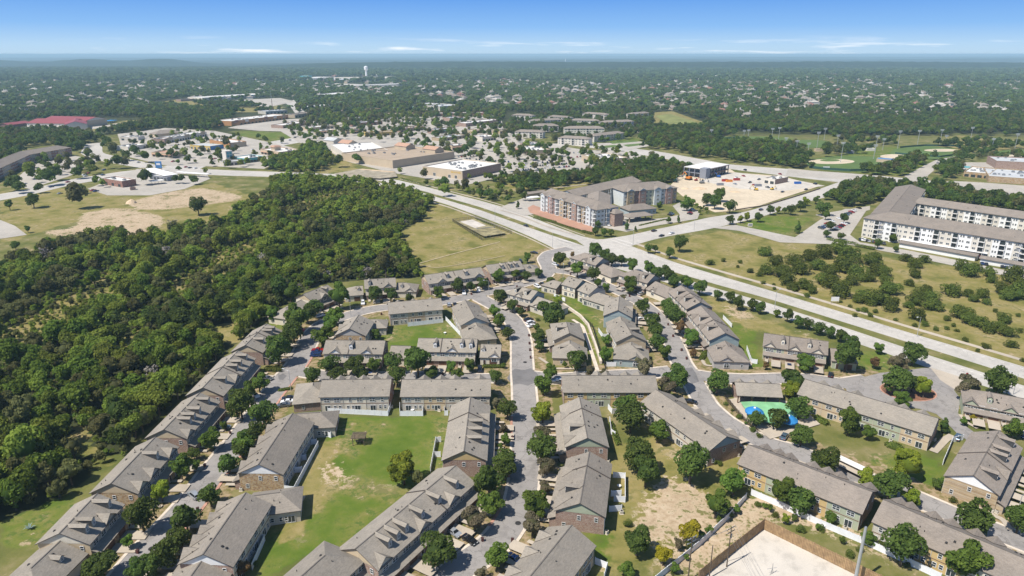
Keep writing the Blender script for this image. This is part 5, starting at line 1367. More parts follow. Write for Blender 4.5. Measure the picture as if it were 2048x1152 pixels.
# more distant shops and offices
FARS = [
 ('teal roofed hall among trees', (790,221), (836,219), 26, 5, 'stucco_w', 'greenroof'), ('grey office with a stepped flat roof beyond the shops', (880,222.5), (922,219.5), 46, 10, 'greige', 'membrane_g'),
 ('low grey office wing left of the stepped office', (838,213), (884,216), 30, 7, 'greige', 'membrane_g'), ('red-brown shop row with a pale roof below the stepped office', (842,233), (968,231), 22, 5.5, 'brick_red', 'membrane'),
 ('brown shop with two small towers by the cream apartments', (932,254), (1002,246), 24, 6, 'brick', 'membrane'), ('small blue-roofed shop in the tree lined car park', (885,283), (932,276), 20, 4.5, 'stone_l', 'membrane_g'),
 ('dark red shop half hidden by car park trees', (705,253), (765,249), 20, 5.5, 'brick_red', 'membrane_g'), ('striped terracotta roofed shop between trees', (660,238), (684,236), 16, 4.5, 'stucco', 'terracotta'),
 ('cream shop in the trees above the turret restaurant', (622,262), (668,257), 20, 5, 'stucco', 'membrane'), ('low brick bank with white roof left of the car park', (566,257), (616,250), 24, 5, 'brick', 'membrane'),
 ('yellow trimmed shop beside the big car park', (735,273), (790,270), 18, 5, 'stucco_y', 'membrane_t'), ('brown shop left of the yellow trimmed one', (800,265), (850,259), 20, 5, 'brick', 'membrane_t'),
 ('long pale barn with a metal roof on the green hill', (354,220), (430,221), 34, 7, 'membrane_g', 'membrane_g'), ('white school complex on the far green field', (405,202), (532,194), 60, 8, 'stucco_w', 'membrane'),
 ('small brown barn left of the far white school', (362,203), (390,201), 18, 5, 'brick', 'membrane_t'), ('white hall roof in the trees beyond the far curve', (662,196), (696,192), 40, 9, 'membrane', 'membrane'), ('flat white store beyond the far curve', (608,200), (660,197), 40, 6, 'stucco_w', 'membrane'),
 ('teal glass block far beyond the trees', (598,160), (617,160), 60, 18, 'tealwall', 'membrane_g'), ('white warehouse right of the teal block', (625,161), (668,158), 90, 10, 'stucco_w', 'membrane'), ('red-brown school below the water tower', (672,165), (735,162), 90, 10, 'brick_red', 'membrane_g'), ('long white roofs far below the water tower', (690,176), (815,171), 50, 7, 'stucco_w', 'membrane'),
 ('long flat white school roof far in the right suburb', (1398,156), (1462,155), 90, 9, 'stucco_w', 'membrane'), ('white hall left of the ridge line', (810,153), (838,152), 60, 10, 'membrane', 'membrane'), ('pale complex far up the right suburb', (1895,143), (1925,143), 120, 12, 'stucco_w', 'terracotta'),
 ('grey gabled church roof beside the tall mast', (532,229), (575,226), 30, 6, 'greige', 'membrane_g'), ('cream shop row below the tall mast', (590,236), (628,231), 24, 6, 'stucco', 'roof_b'),
]
for k, (lb, p0, p1, dp, h, wl, rf) in enumerate(FARS):
    shop(lb, None, p0, p1, dp, h, wl, rf, 5 if p0[1] > 200 else 0, 6 if p0[1] > 225 else 0, cat='building', name='commercial_building')
MORE = [('pale shop with brown roof edge in front of the car park trees', (640,268), (672,265)), ('long cream shop row at the upper end of the car park', (700,243), (752,240)), ('tan shop with pale roof between two tree rows', (870,268), (905,264)), ('small white shop at the kerb of the upper street', (945,268), (968,266)),
 ('low brown diner beside the middle car park', (905,300), (930,298)), ('cream shop right of the terracotta gables', (965,283), (992,280)), ('stone coloured bank by the car park corner', (1060,296), (1085,293)), ('long grey shop row among the upper trees', (770,234), (830,232)), ('small brick kiosk left of the yellow trimmed shop', (705,268), (724,266)),
 ('pale medical office among trees right of the far curve', (615,218), (660,214)), ('white clinic right of the pale medical office', (690,222), (730,219)), ('grey office among trees above the striped roof', (735,226), (765,223)), ('brown shop at the top of the orange-fronted lot', (585,250), (612,247)), ('cream restaurant with brown roof near the green slope', (628,247), (650,245)), ('low white shop behind the two small towers', (900,243), (926,241)), ('tan shop by the cream apartments drive', (1000,268), (1024,265))]
for k, (lb, p0, p1) in enumerate(MORE):
    shop(lb, None, p0, p1, 16 + (k * 7) % 13, 4.6 + (k % 3) * .7, ('stucco', 'stucco_w', 'brick', 'stone_l')[k % 4], ('membrane', 'membrane_t', 'membrane_g', 'membrane')[(k * 3) % 4], 4, 5, ('stucco_w', 'trim', 'brick_red')[k % 3], cat='shop', name='shop_building', awn=('terracotta', None, 'greenroof', None)[k % 4])
# ball field buildings
s = shop('long dugout building with a blue roof behind the nearest ball field', 'the blue-roofed dugout', (1752,324), (1803,328), 12, 3.6, 'stucco', 'bluewall', 0, 0, para=.05, cat='building', name='dugout')
for k, (px, py) in enumerate([(1640,303), (1700,307), (1742,302)]):
    s = shop('small %s hut among the ball fields, %s' % (('tan', 'dark', 'pale')[k], ('left of the trees', 'on the outfield edge', 'beside the light poles')[k]), None, (px - 8, py), (px + 8, py), 6, 3, ('stucco', 'greywall', 'stucco_w')[k], ('membrane_t', 'greywall', 'membrane')[k], 0, 0, para=.05, cat='hut', name='field_hut')

# ------------------------------------------------------------------ trees
def crown(name, seed, n, leaf, mats, zc=1.12, rz=.92, nb=16, kind='round', core=True):
    r = np.random.default_rng(seed)
    d = r.normal(size=(nb, 3)); d /= np.linalg.norm(d, axis=1)[:, None]
    rad = r.uniform(.25, .72, nb)[:, None]
    B = d * rad
    br = r.uniform(.3, .48, nb)
    if kind == 'cone': B[:, 2] = r.uniform(-.9, 1.0, nb); k_ = (1.15 - (B[:, 2] + 1) / 2 * .95)[:, None]; B[:, :2] = B[:, :2] * k_; br = br * (k_[:, 0] * .55 + .4)
    if kind == 'flat': B[:, 2] *= .55
    if kind == 'open': br *= .72
    w = br ** 2; w /= w.sum()
    which = r.choice(nb, n, p=w)
    dv = r.normal(size=(n, 3)); dv /= np.linalg.norm(dv, axis=1)[:, None]
    dv[:, 2] = np.where(dv[:, 2] < -.35, -dv[:, 2] * .6, dv[:, 2]); dv /= np.linalg.norm(dv, axis=1)[:, None]
    pos = B[which] + dv * (br[which] * r.uniform(.72, 1.08, n) ** .7)[:, None]
    dist = np.linalg.norm(pos[:, None, :] - B[None], axis=2) / br[None]
    keep = (dist.min(1) > .62)
    pos, dv, which = pos[keep], dv[keep], which[keep]; n = len(pos)
    nrm = dv * .9 + r.normal(size=(n, 3)) * .55 + np.array([0, 0, .25]); nrm /= np.linalg.norm(nrm, axis=1)[:, None]
    a = np.cross(nrm, r.normal(size=(n, 3))); a /= np.linalg.norm(a, axis=1)[:, None]; b_ = np.cross(nrm, a)
    s = leaf * r.uniform(.55, 1.35, n)[:, None]
    asp = r.uniform(.55, .95, n)[:, None]
    c4 = np.stack([pos - a * s - b_ * s * asp * .4, pos + a * s * .3 - b_ * s * asp, pos + a * s + b_ * s * asp * .4, pos - a * s * .3 + b_ * s * asp], 1)
    co = c4.reshape(-1, 3); co[:, 2] = co[:, 2] * rz + zc
    q = np.arange(4 * n).reshape(n, 4)
    tone = np.clip(r.uniform(0, 1, nb)[which] * .5 + r.uniform(0, 1, n) * .5, 0, 1)
    me_co = [co]; quads = [q]
    if core:                          # closed inner shell in the darkest leaf tone, blocks the view through
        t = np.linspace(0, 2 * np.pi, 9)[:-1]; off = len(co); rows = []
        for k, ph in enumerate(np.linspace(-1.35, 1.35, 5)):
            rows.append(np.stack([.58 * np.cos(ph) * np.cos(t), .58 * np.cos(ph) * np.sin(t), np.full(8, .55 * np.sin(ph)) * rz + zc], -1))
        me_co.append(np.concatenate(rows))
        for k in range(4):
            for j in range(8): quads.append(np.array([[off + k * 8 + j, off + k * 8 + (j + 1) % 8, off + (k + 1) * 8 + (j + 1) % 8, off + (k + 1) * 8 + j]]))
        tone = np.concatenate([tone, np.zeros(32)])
    co = np.concatenate(me_co); quads = np.concatenate(quads)
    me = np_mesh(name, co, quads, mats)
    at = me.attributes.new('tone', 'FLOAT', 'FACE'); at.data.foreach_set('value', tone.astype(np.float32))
    return me
def trunk(seed, zc=1.1, kind='round'):
    r = random.Random(seed); mb = MB()
    h = zc * .62
    mb.tube((0, 0, -.05), (r.uniform(-.04, .04), r.uniform(-.04, .04), h), .075, .05, 7)
    for k in range(5):
        t = k * 1.3 + r.uniform(-.3, .3); mb.tube((0, 0, h * r.uniform(.7, 1)), (math.cos(t) * .5, math.sin(t) * .5, zc + r.uniform(-.15, .35)), .04, .012, 5)
    return mb.mesh('trunk', M['bark'])
M['bark'] = plain('bark', (.1, .08, .06), .95, .25, 2)
F = {
 'o': foliage('leaves_oak', (.05, .084, .017), (.15, .205, .04)),
 'e': foliage('leaves_elm', (.07, .12, .02), (.185, .26, .042)),
 'y': foliage('leaves_yellow_green', (.14, .19, .018), (.32, .37, .04)),
 'g': foliage('leaves_golden', (.26, .24, .015), (.5, .44, .03)),
 'm': foliage('leaves_myrtle', (.1, .1, .045), (.27, .22, .14)),
 'r': foliage('leaves_russet', (.12, .075, .035), (.28, .17, .07)),
 'p': foliage('leaves_pink', (.2, .04, .06), (.38, .1, .13)),
 'j': foliage('leaves_juniper', (.07, .1, .018), (.19, .22, .04)),
 'w': foliage('leaves_wood', (.056, .094, .013), (.2, .26, .032)),
 'v': foliage('leaves_wood_light', (.12, .165, .022), (.31, .36, .055)),
 'd': foliage('leaves_wood_brown', (.09, .095, .032), (.21, .205, .068)),
 'k': foliage('leaves_wood_dark', (.04, .07, .014), (.125, .17, .032)),
 'x': foliage('twigs_grey', (.16, .14, .12), (.3, .27, .24), .05),
}
TK = {}
for k, (kind, n, leaf) in dict(o=('round', 2600, .075), e=('open', 2400, .075), y=('open', 2200, .078), g=('open', 2200, .07), m=('open', 2200, .07), r=('open', 1500, .075), p=('open', 1200, .08)).items():
    TK[k] = [(crown('crown', 31 * i + ord(k), int(n * 1.25), leaf, [F[k]], 1.1, .95, 15 + 3 * i, kind), trunk(i + ord(k), 1.1), 1.1) for i in range(3)]
TK['c'] = [(crown('crown', 77 + i, 2400, .075, [F['o']], 1.5, 1.25, 18, 'cone'), trunk(40 + i, 1.1), 1.45) for i in range(2)]
TK['j'] = [(crown('crown', 99 + i, 2400, .06, [F['j']], .46, .82, 20, 'round'), trunk(60 + i, .4), .46) for i in range(4)]
TK['x'] = [(crown('crown', 555, 260, .075, [F['x']], 1.1, 1.0, 14, 'open', False), trunk(91, 1.1), 1.1)]
for k in 'wvdk': TK[k] = [(crown('crown', 13 * i + ord(k), 1700, .085, [F[k]], 1.3, 1.0, 15 + i, 'round' if k != 'd' else 'open'), trunk(80 + i), 1.3) for i in range(3)]
SPN = dict(o='dark green round-crowned tree', e='mid green leafy tree', y='yellow-green broad tree', g='golden yellow bushy tree', m='dull pinkish flowering tree', r='small russet brown tree', p='small pink flowering tree', c='dark narrow cone-shaped tree', j='dark rounded juniper')

TREES = """322,985,20,y 282,1034,32,o 360,936,24,e 387,906,14,o 420,881,22,e 200,1124,36,o 255,1084,14,e 420,991,22,o 372,1041,28,o 355,1076,25,o 330,1109,30,o 303,1130,25,o 273,1144,22,o 458,929,23,o 482,894,22,o 500,872,18,o 392,931,10,e 485,1134,19,r
480,807,31,o 517,765,20,e 498,783,18,e 555,702,27,o 567,680,22,o 587,665,22,o 604,662,8,p 642,668,22,e 660,647,20,e 672,630,18,e 592,640,26,e 614,628,18,o 545,630,14,e 525,830,26,o 512,862,20,o 485,890,22,e 447,852,9,e 750,668,11,e 625,752,18,o 657,727,20,o 676,748,18,o 707,727,20,o 722,750,17,o 750,730,15,e 787,725,19,o 793,752,20,o 835,725,28,o 862,743,15,o 902,732,13,e 914,747,14,e 939,732,13,e 991,752,15,o
988,622,13,e 1000,641,15,e 1016,664,14,o 1072,655,8,e 1077,672,14,o 1079,692,11,o 1102,630,28,o 1154,722,19,o 1100,745,17,e 1087,768,23,e 1085,825,23,y 1086,868,20,m 1015,820,19,o 995,807,15,m 1007,858,10,m 1010,880,12,e 1180,743,12,m 1207,747,10,m
1085,900,30,o 1094,934,21,m 1070,1006,30,e 1090,974,15,m 1064,1052,25,m 1008,916,25,o 1010,940,23,o 978,968,31,o 980,1004,27,e 948,1040,28,m 875,1100,38,o 998,1108,28,e 963,1146,14,m 806,934,34,y 835,956,16,d 1274,1084,28,o 1262,834,31,o 1255,808,26,o 1315,862,23,e 1277,912,33,o 1292,947,27,o 1382,930,37,o 1469,962,30,e 1432,1011,26,e 1380,1062,23,g 1327,1112,20,g 1257,1139,22,e 1562,984,28,e 1602,1002,28,o 1357,1088,12,m 1472,1018,10,e 1418,1060,9,e 1350,1137,12,e 1572,1040,10,y
1821,926,36,y 1781,970,32,o 1738,960,23,y 1824,995,21,y 1648,924,31,o 1948,1045,40,o 2040,1040,28,o 1808,1095,39,o 1935,1125,40,e 1661,1035,14,e 1738,1076,16,e 1873,964,10,o 1604,868,24,o 1638,1054,8,e
1611,722,20,e 1695,715,27,o 1702,690,18,o 1758,694,13,e 1749,725,12,r 1798,722,21,m 1828,708,22,o 1795,762,28,o 1826,768,16,o 1850,776,19,y 1805,796,19,e 1938,775,26,m 1998,768,28,o 1889,850,12,c 2030,855,22,e 1946,835,7,g 1586,760,23,o 1581,778,17,y 1600,812,26,o 1556,838,20,o 1700,845,26,e 1738,865,16,e
1436,764,24,o 1352,757,25,o 1333,777,21,m 1286,735,20,m 1329,702,16,e 1315,682,18,o 1312,660,17,o 1305,641,16,o 1214,712,15,e 1212,680,11,e 1383,675,18,e 1387,707,9,r 1352,635,17,o 1361,656,12,r 1340,620,16,o 1532,730,9,r 1514,838,17,o
1436,589,11,o 1461,594,11,o 1477,606,13,o 1505,609,12,o 1520,616,11,o 1555,626,8,e 1576,632,11,o 1597,644,12,o 1616,648,11,o 1640,655,14,o 1661,665,11,o 1683,672,12,o 1400,572,16,o 1368,560,12,o 1342,555,14,o 1330,542,13,o 1307,540,12,e 1190,502,14,o 1210,509,14,o 1224,518,13,o 1244,519,12,o 1265,530,13,e 1297,538,13,e 1320,545,13,o 1348,563,14,o 1376,565,12,e
1145,508,7,r 1120,520,14,o 1155,537,16,e 1187,549,13,o 1260,570,17,e 1212,575,9,e 1196,566,9,o 1247,595,7,m 1286,615,15,o 1335,610,15,o 1000,593,14,o 1025,612,12,o 1040,622,10,o 997,554,13,e 1031,547,12,e 1053,552,10,o 1077,545,10,o 1055,516,9,e 1102,560,11,e 1115,597,10,y 915,572,13,o 942,575,10,o 965,565,13,o 877,585,13,e 750,589,15,o 782,590,14,o 819,597,9,o 677,592,25,e 630,615,18,o 580,585,18,e 548,626,14,e
1461,439,9,o 1481,438,7,y 1495,434,8,y 1517,434,9,o 1541,420,9,o 1556,420,7,y 1570,420,6,o 1582,420,9,o 1602,411,11,o 1647,414,15,o 1597,455,8,c 1652,430,9,e 1662,450,10,o 1654,466,8,o 1682,471,8,o 1689,437,9,o 1360,487,15,o 1298,498,8,o 1311,498,7,o 1340,506,10,o 1375,405,15,e 1415,397,13,o 1440,390,12,o 1460,412,13,o 1430,404,13,o 1612,402,8,y 1632,398,9,e
1785,475,9,e 1882,480,9,c 1924,492,10,e 1756,488,9,o 1792,498,6,o 1196,448,7,o 1208,465,8,o 1222,464,8,e 1191,463,8,o 1254,452,6,c 1271,457,4,c 1337,440,6,o 1357,438,5,c 1036,410,5,c 1318,412,7,e 395,411,17,o 65,400,14,o 18,410,9,e 30,490,9,o 55,458,7,e"""
STUFF_T = """150,392,22,o 20,366,14,o 95,352,17,o 60,342,14,e 35,372,13,o 75,375,10,e 110,345,14,o 190,362,9,e 205,367,7,o 160,376,10,o 155,342,13,o 182,338,10,o 175,318,8,o 195,318,7,o 215,327,9,o 235,322,13,o 250,325,10,o 225,300,13,o 212,288,12,o 120,318,10,o 250,310,10,o 270,300,11,o 290,310,13,o 305,292,10,o 340,306,9,o 370,306,9,o 392,303,7,e 405,300,7,e 288,354,14,o 350,358,8,o 362,358,8,o 386,358,10,o 300,335,7,o 358,337,6,o 410,341,6,o 420,315,5,o 390,322,4,o 425,326,6,e 455,328,8,o 482,325,8,o 502,312,5,o 452,285,10,o 690,255,8,o 715,315,11,o 675,322,11,o 848,345,9,c 853,362,7,c 887,365,11,e 875,368,9,o 800,341,6,o 938,354,5,o 971,353,7,o 930,372,11,o 890,378,13,o 985,393,8,e 975,385,12,e 1015,396,9,o 1048,392,8,o 1087,375,9,o 1115,369,8,e 960,385,9,e"""
def parse(s): 
    out = []
    for t in s.split():
        a = t.split(','); out.append((float(a[0]), float(a[1]), float(a[2]), a[3]))
    return out
def tree_at(cx, cy, rp, sp):
    zc = 5.0; r = 4.0
    for _ in range(3):
        r = rp / ppm(cx, cy, zc) * (1.08 if sp != 'j' else 1.18)
        zc = r * TK[sp][0][2]
    q = P(cx, cy, zc)
    return q.x, q.y, r
TP = []
_tr = random.Random(5)
def add_tree(name, x, y, r, sp, label, cat, group, k=None):
    v = TK[sp][_tr.randrange(len(TK[sp]))]
    o = empty(name, (x, y, 0), label, cat, group, _tr.uniform(0, 6.28)); o.scale = (r * _tr.uniform(.92, 1.08), r * _tr.uniform(.92, 1.08), r * _tr.uniform(.88, 1.22))
    place('trunk', v[1], o); place('crown', v[0], o)
    TP.append((x, y, r))
    return o
LM += [(P(x, y).x, P(x, y).y, t) for x, y, t in ((1816, 783, 'the roundabout island'), (1500, 830, 'the blue pool canopies'), (1350, 990, 'the bare sandy yard'), (1690, 930, 'the mailbox shelter'), (805, 940, 'the large central lawn'), (1530, 445, 'the clipped green lawn'),
    (1600, 650, 'the arterial verge'), (1350, 495, 'the junction corner field'), (1420, 400, 'the sand lot edge'), (1440, 1040, 'the diagonal white fence'), (1750, 1040, 'the long white fence'), (1860, 1000, 'the mailbox street'), (60, 420, 'the western dry field'))]
ORD = ['first', 'second', 'third', 'fourth', 'fifth', 'sixth', 'seventh', 'eighth', 'ninth', 'tenth', 'eleventh', 'twelfth', 'thirteenth', 'fourteenth', 'fifteenth', 'sixteenth', 'seventeenth', 'eighteenth', 'nineteenth', 'twentieth']
def describe(items, base_of, rel='by'):
    """items: (x, y, key) -> labels that single each one out: kind, nearest landmark, and rank along the picture if still shared"""
    g = {}
    for i, (x, y, key) in enumerate(items):
        l = min(LM, key=lambda t: (t[0] - x) ** 2 + (t[1] - y) ** 2)
        g.setdefault((key, l[2]), []).append((PX(x, y)[0], i))
    lab = {}
    for (key, ph), v in g.items():
        v.sort()
        for k, (_, i) in enumerate(v):
            if len(v) == 1: lab[i] = '%s %s %s' % (base_of[key], rel, ph)
            elif k == 0: lab[i] = 'leftmost %s %s %s' % (base_of[key], rel, ph)
            elif k == len(v) - 1: lab[i] = 'rightmost %s %s %s' % (base_of[key], rel, ph)
            else: lab[i] = '%s %s from left %s %s' % (ORD[min(k, 19)], base_of[key], rel, ph)
    return lab
SPN['d'] = 'olive brown bush-like tree'
tl = [(tree_at(*t), t[3]) for t in parse(TREES)]
lab = describe([(x, y, sp) for (x, y, r), sp in tl], SPN)
for i, ((x, y, r), sp) in enumerate(tl): add_tree('tree', x, y, r, sp, lab[i], 'tree', 'trees of the streets and yards')

JUN = """1529,503,16 1420,525,9 1519,549,7 1533,540,16 1552,525,16 1565,545,18 1575,560,18 1602,538,20 1588,520,16 1620,515,18 1650,505,20 1635,530,18 1660,545,18 1680,498,20 1700,512,20 1690,532,24 1715,545,20 1745,520,20 1752,540,18 1740,555,14 1766,545,15 1772,560,13 1610,570,16 1625,580,12 1588,572,14 1660,565,20 1680,580,24 1645,560,16 1702,560,16 1726,555,14
1831,548,13 1813,517,12 1832,526,16 1848,519,12 1818,566,10 1782,578,20 1770,576,13 1726,592,18 1747,599,20 1716,598,14 1782,612,18 1766,599,16 1841,588,16 1862,592,18 1855,578,12 1831,602,16 1865,609,20 1817,609,12 1834,630,18 1851,647,9 1903,580,20 1935,587,12 1949,597,12 1963,588,14 1973,604,10 1923,533,14 1938,543,18 1952,536,13 1980,547,14 1983,560,11 2008,578,20 2025,554,22 2035,588,20 2046,567,16 2018,592,16 1923,626,20 1938,639,16 1959,644,18 1976,654,18 1994,654,14 2009,637,16 2015,663,17 2023,689,11 1971,692,9 1893,656,6 1872,658,6 1931,679,7 1914,661,5 1893,637,8 1730,620,8 1751,623,6 1740,630,6 1791,639,5 1716,620,5 1500,542,7 1447,521,5 1480,524,5 1475,533,4 1527,565,5 1547,568,4 1548,577,4 1710,631,5 1955,701,5 1907,651,5 1590,580,6 1614,590,7 2040,662,6 2047,721,6 1990,621,6 2036,631,5 1842,640,6 1829,650,6 1700,612,5 1682,603,4"""
jl = []
for t in JUN.split():
    a = [float(v) for v in t.split(',')]; jl.append((tree_at(a[0], a[1], a[2] * .96, 'j'), 'big' if a[2] >= 16 else ('mid' if a[2] >= 9 else 'small')))
LMs = LM; LM = [(P(x, y).x, P(x, y).y, t) for x, y, t in ((1560, 540, 'the left of the juniper thicket'), (1680, 520, 'the top of the juniper thicket'), (1670, 575, 'the foot of the juniper thicket'), (1750, 535, 'the right of the juniper thicket'), (1830, 525, 'the brown garage row'), (1750, 600, 'the white field sign'), (1845, 600, 'the middle of the dry field'), (1950, 545, 'the right garage row'), (1940, 590, 'the right of the dry field'), (2020, 570, 'the right edge under the flats'), (1960, 650, 'the lower right of the field'), (1450, 525, 'the open dry grass'), (1880, 660, 'the arterial footpath'))]
jb = dict(big='large dark juniper', mid='medium rounded juniper', small='small juniper bush')
lab = describe([(q[0], q[1], s_) for q, s_ in jl], jb, 'at')
for i, (q, s_) in enumerate(jl): add_tree('juniper', q[0], q[1], q[2], 'j', lab[i], 'juniper', 'junipers on the dry field')
LM = LMs

def smooth_noise(x, y, s, seed):
    r = np.random.default_rng(seed); v = np.zeros(len(x))
    for _ in range(6):
        a = r.uniform(0, 6.28); f = s * r.uniform(.6, 1.7); v += np.sin((x * np.cos(a) + y * np.sin(a)) * f + r.uniform(0, 6.28))
    return v / 2.5
# woodland: Poisson-like scatter inside the wood, the 300 largest in view are things, the rest one mass
WPOLY = POLY['wood'][0]
WW = [tuple(P(*q)[:2]) for q in WPOLY]
CLW = [[tuple(P(*q)[:2]) for q in c] for c in CLEAR]
def blocked(x, y, pad=0):
    x = np.asarray(x); y = np.asarray(y)
    b_ = np.zeros(x.shape, bool)
    for f in FOOT + PAVED:
        fx = [q[0] for q in f]; fy = [q[1] for q in f]
        m = (x > min(fx) - 1) & (x < max(fx) + 1) & (y > min(fy) - 1) & (y < max(fy) + 1) & ~b_
        if m.any():
            i = np.where(m)[0]; b_[i] |= inpoly(x[i], y[i], f)
    return b_
def scatter(poly, n, dmin, seed, rr):
    """jittered grid over the polygon's box"""
    r = np.random.default_rng(seed); a = np.array(poly)
    x0, y0 = a.min(0); x1, y1 = a.max(0)
    gx, gy = np.meshgrid(np.arange(x0, x1, dmin), np.arange(y0, y1, dmin))
    gx = gx + (np.arange(gx.shape[0]) % 2)[:, None] * dmin / 2
    x = gx.ravel() + r.uniform(-.42, .42, gx.size) * dmin; y = gy.ravel() + r.uniform(-.42, .42, gx.size) * dmin
    k = inpoly(x, y, poly) & ~blocked(x, y)
    x, y = x[k], y[k]
    return x, y, r.uniform(rr[0], rr[1], len(x)), r
wx, wy, wr, r_ = scatter(WW, 0, 5.4, 3, (1.9, 4.5))
wr = wr * np.where(r_.uniform(0, 1, len(wx)) < .18, 1.3, 1.0)
k = np.ones(len(wx), bool)
for c in CLW: k &= ~inpoly(wx, wy, c)
wx, wy, wr = wx[k], wy[k], wr[k]
px_, py_ = PX(wx, wy, 4.0)
vis = (px_ > -60) & (px_ < 2110) & (py_ < 1230)
wx, wy, wr, px_, py_ = wx[vis], wy[vis], wr[vis], px_[vis], py_[vis]
kk = np.full(len(wx), 'w', dtype='<U1')
n1 = smooth_noise(wx, wy, .07, 4) + r_.normal(0, .5, len(wx))
n2 = smooth_noise(wx, wy, .05, 14) + r_.normal(0, .4, len(wx))
kk[n2 > .55] = 'k'; kk[n1 > .42] = 'v'; kk[n1 < -.6] = 'd'; kk[r_.uniform(0, 1, len(wx)) < .012] = 'x'
willow = inpoly(px_, py_, [(375,505),(420,470),(520,460),(600,440),(640,450),(560,490),(470,520),(400,530)]) | inpoly(px_, py_, [(560,345),(640,345),(740,360),(800,380),(760,410),(640,390),(560,380)])
kk[willow & (r_.uniform(0, 1, len(wx)) < .75)] = 'v'
size = wr * np.array([ppm(a, b_, 4) for a, b_ in zip(px_, py_)])
inframe = (px_ > -5) & (px_ < 2050) & (py_ < 1160)
order = np.argsort(-(size * inframe))
big = set(order[:300].tolist())
WL = dict(w='dark green leafy tree in the dense wood left of the townhouses', v='light yellow-green tree in the dense wood left of the townhouses', d='dull olive brown tree in the dense wood left of the townhouses', k='very dark evergreen tree in the dense wood left of the townhouses', x='grey leafless dead tree in the dense wood left of the townhouses')
for i in big:
    add_tree('woodland_tree', float(wx[i]), float(wy[i]), float(wr[i]), str(kk[i]), WL[str(kk[i])], 'woodland tree', 'wood beside the estate')

# --- masses of trees nobody could count: points instancing a few trees
PROTO = bpy.data.collections.new('tree_kinds')
def proto(name, me):
    o = bpy.data.objects.new(name, me); PROTO.objects.link(o); return o
MIDN = 'abcdefghijklmno'
mid = []
for i, kx in enumerate('wwvvddookkx'):
    mats = [F[kx]]
    mid.append(crown('crown', 300 + i, (520 if kx != 'x' else 110), .14, mats, 1.2, .95, 11 + i % 3, 'round' if kx != 'x' else 'open', kx != 'x'))
fr = foliage('leaves_far', (.062, .1, .03), (.17, .215, .07), .3)
for i in range(2): mid.append(crown('crown', 340 + i, 170, .27, [fr], 1.0, .85, 8, 'flat'))
for i, me in enumerate(mid): proto('kind_%s' % MIDN[i], me)
def gn_tree():
    ng = bpy.data.node_groups.new('tree_mass', 'GeometryNodeTree')
    ng.interface.new_socket('Geometry', in_out='INPUT', socket_type='NodeSocketGeometry')
    ng.interface.new_socket('Geometry', in_out='OUTPUT', socket_type='NodeSocketGeometry')
    N = ng.nodes; gi = N.new('NodeGroupInput'); go = N.new('NodeGroupOutput')
    ip = N.new('GeometryNodeInstanceOnPoints'); ci = N.new('GeometryNodeCollectionInfo')
    ci.inputs['Collection'].default_value = PROTO; ci.inputs['Separate Children'].default_value = True; ci.inputs['Reset Children'].default_value = True
    def at(n, t):
        a = N.new('GeometryNodeInputNamedAttribute'); a.data_type = t; a.inputs['Name'].default_value = n
        return [o for o in a.outputs if o.enabled and o.name == 'Attribute'][0]
    ip.inputs['Pick Instance'].default_value = True
    L = ng.links
    L.new(gi.outputs[0], ip.inputs['Points']); L.new(ci.outputs[0], ip.inputs['Instance'])
    L.new(at('kind_index', 'INT'), ip.inputs['Instance Index'])
    L.new(at('size', 'FLOAT_VECTOR'), ip.inputs['Scale'])
    cb = N.new('ShaderNodeCombineXYZ'); L.new(at('turn', 'FLOAT'), cb.inputs[2])
    try:
        er = N.new('FunctionNodeEulerToRotation'); L.new(cb.outputs[0], er.inputs[0]); L.new(er.outputs[0], ip.inputs['Rotation'])
    except Exception: L.new(cb.outputs[0], ip.inputs['Rotation'])
    L.new(ip.outputs[0], go.inputs[0])
    return ng
NG = gn_tree()
def mass(name, x, y, r, kind, label=None, zs=None):
    n = len(x); me = bpy.data.meshes.new(name); me.vertices.add(n)
    co = np.stack([x, y, np.zeros(n)], -1).astype(np.float32); me.vertices.foreach_set('co', co.ravel())
    rr = np.random.default_rng(n)
    s = np.stack([r, r, r * (rr.uniform(.85, 1.15, n) if zs is None else zs)], -1).astype(np.float32)
    a = me.attributes.new('size', 'FLOAT_VECTOR', 'POINT'); a.data.foreach_set('vector', s.ravel())
    a = me.attributes.new('kind_index', 'INT', 'POINT'); a.data.foreach_set('value', np.asarray(kind, np.int32))
    a = me.attributes.new('turn', 'FLOAT', 'POINT'); a.data.foreach_set('value', rr.uniform(0, 6.28, n).astype(np.float32))
    o = place(name, me); md = o.modifiers.new('tree_mass', 'NODES'); md.node_group = NG
    o['kind'] = 'stuff'
    if label: o['label'] = label; o['category'] = 'trees'
    return o
rest = np.array([i for i in range(len(wx)) if i not in big])
km = dict(w=0, v=2, d=4, k=8, x=10)
mass('woodland', wx[rest], wy[rest], wr[rest], [km[str(kk[i])] + (int(i) % 2 if kk[i] != 'x' else 0) for i in rest], 'dense mixed wood of dark and light green trees left of the townhouses')
# low scrub between the trees of the wood
sx, sy, sr, r2_ = scatter(WW, 0, 3.6, 8, (.7, 1.9)); v_ = (PX(sx, sy)[0] > -60)
sk = r2_.choice([0, 2, 3, 4, 5], len(sx))
for c in CLW[:5] + CLW[8:]: m_ = inpoly(sx, sy, c); sk[m_] = r2_.choice([2, 3, 3, 5], m_.sum())
for c in CLW[5:7]: v_ &= ~inpoly(sx, sy, c)
mass('undergrowth', sx[v_], sy[v_], sr[v_], sk[v_], 'low scrub and bushes under and between the woodland trees')
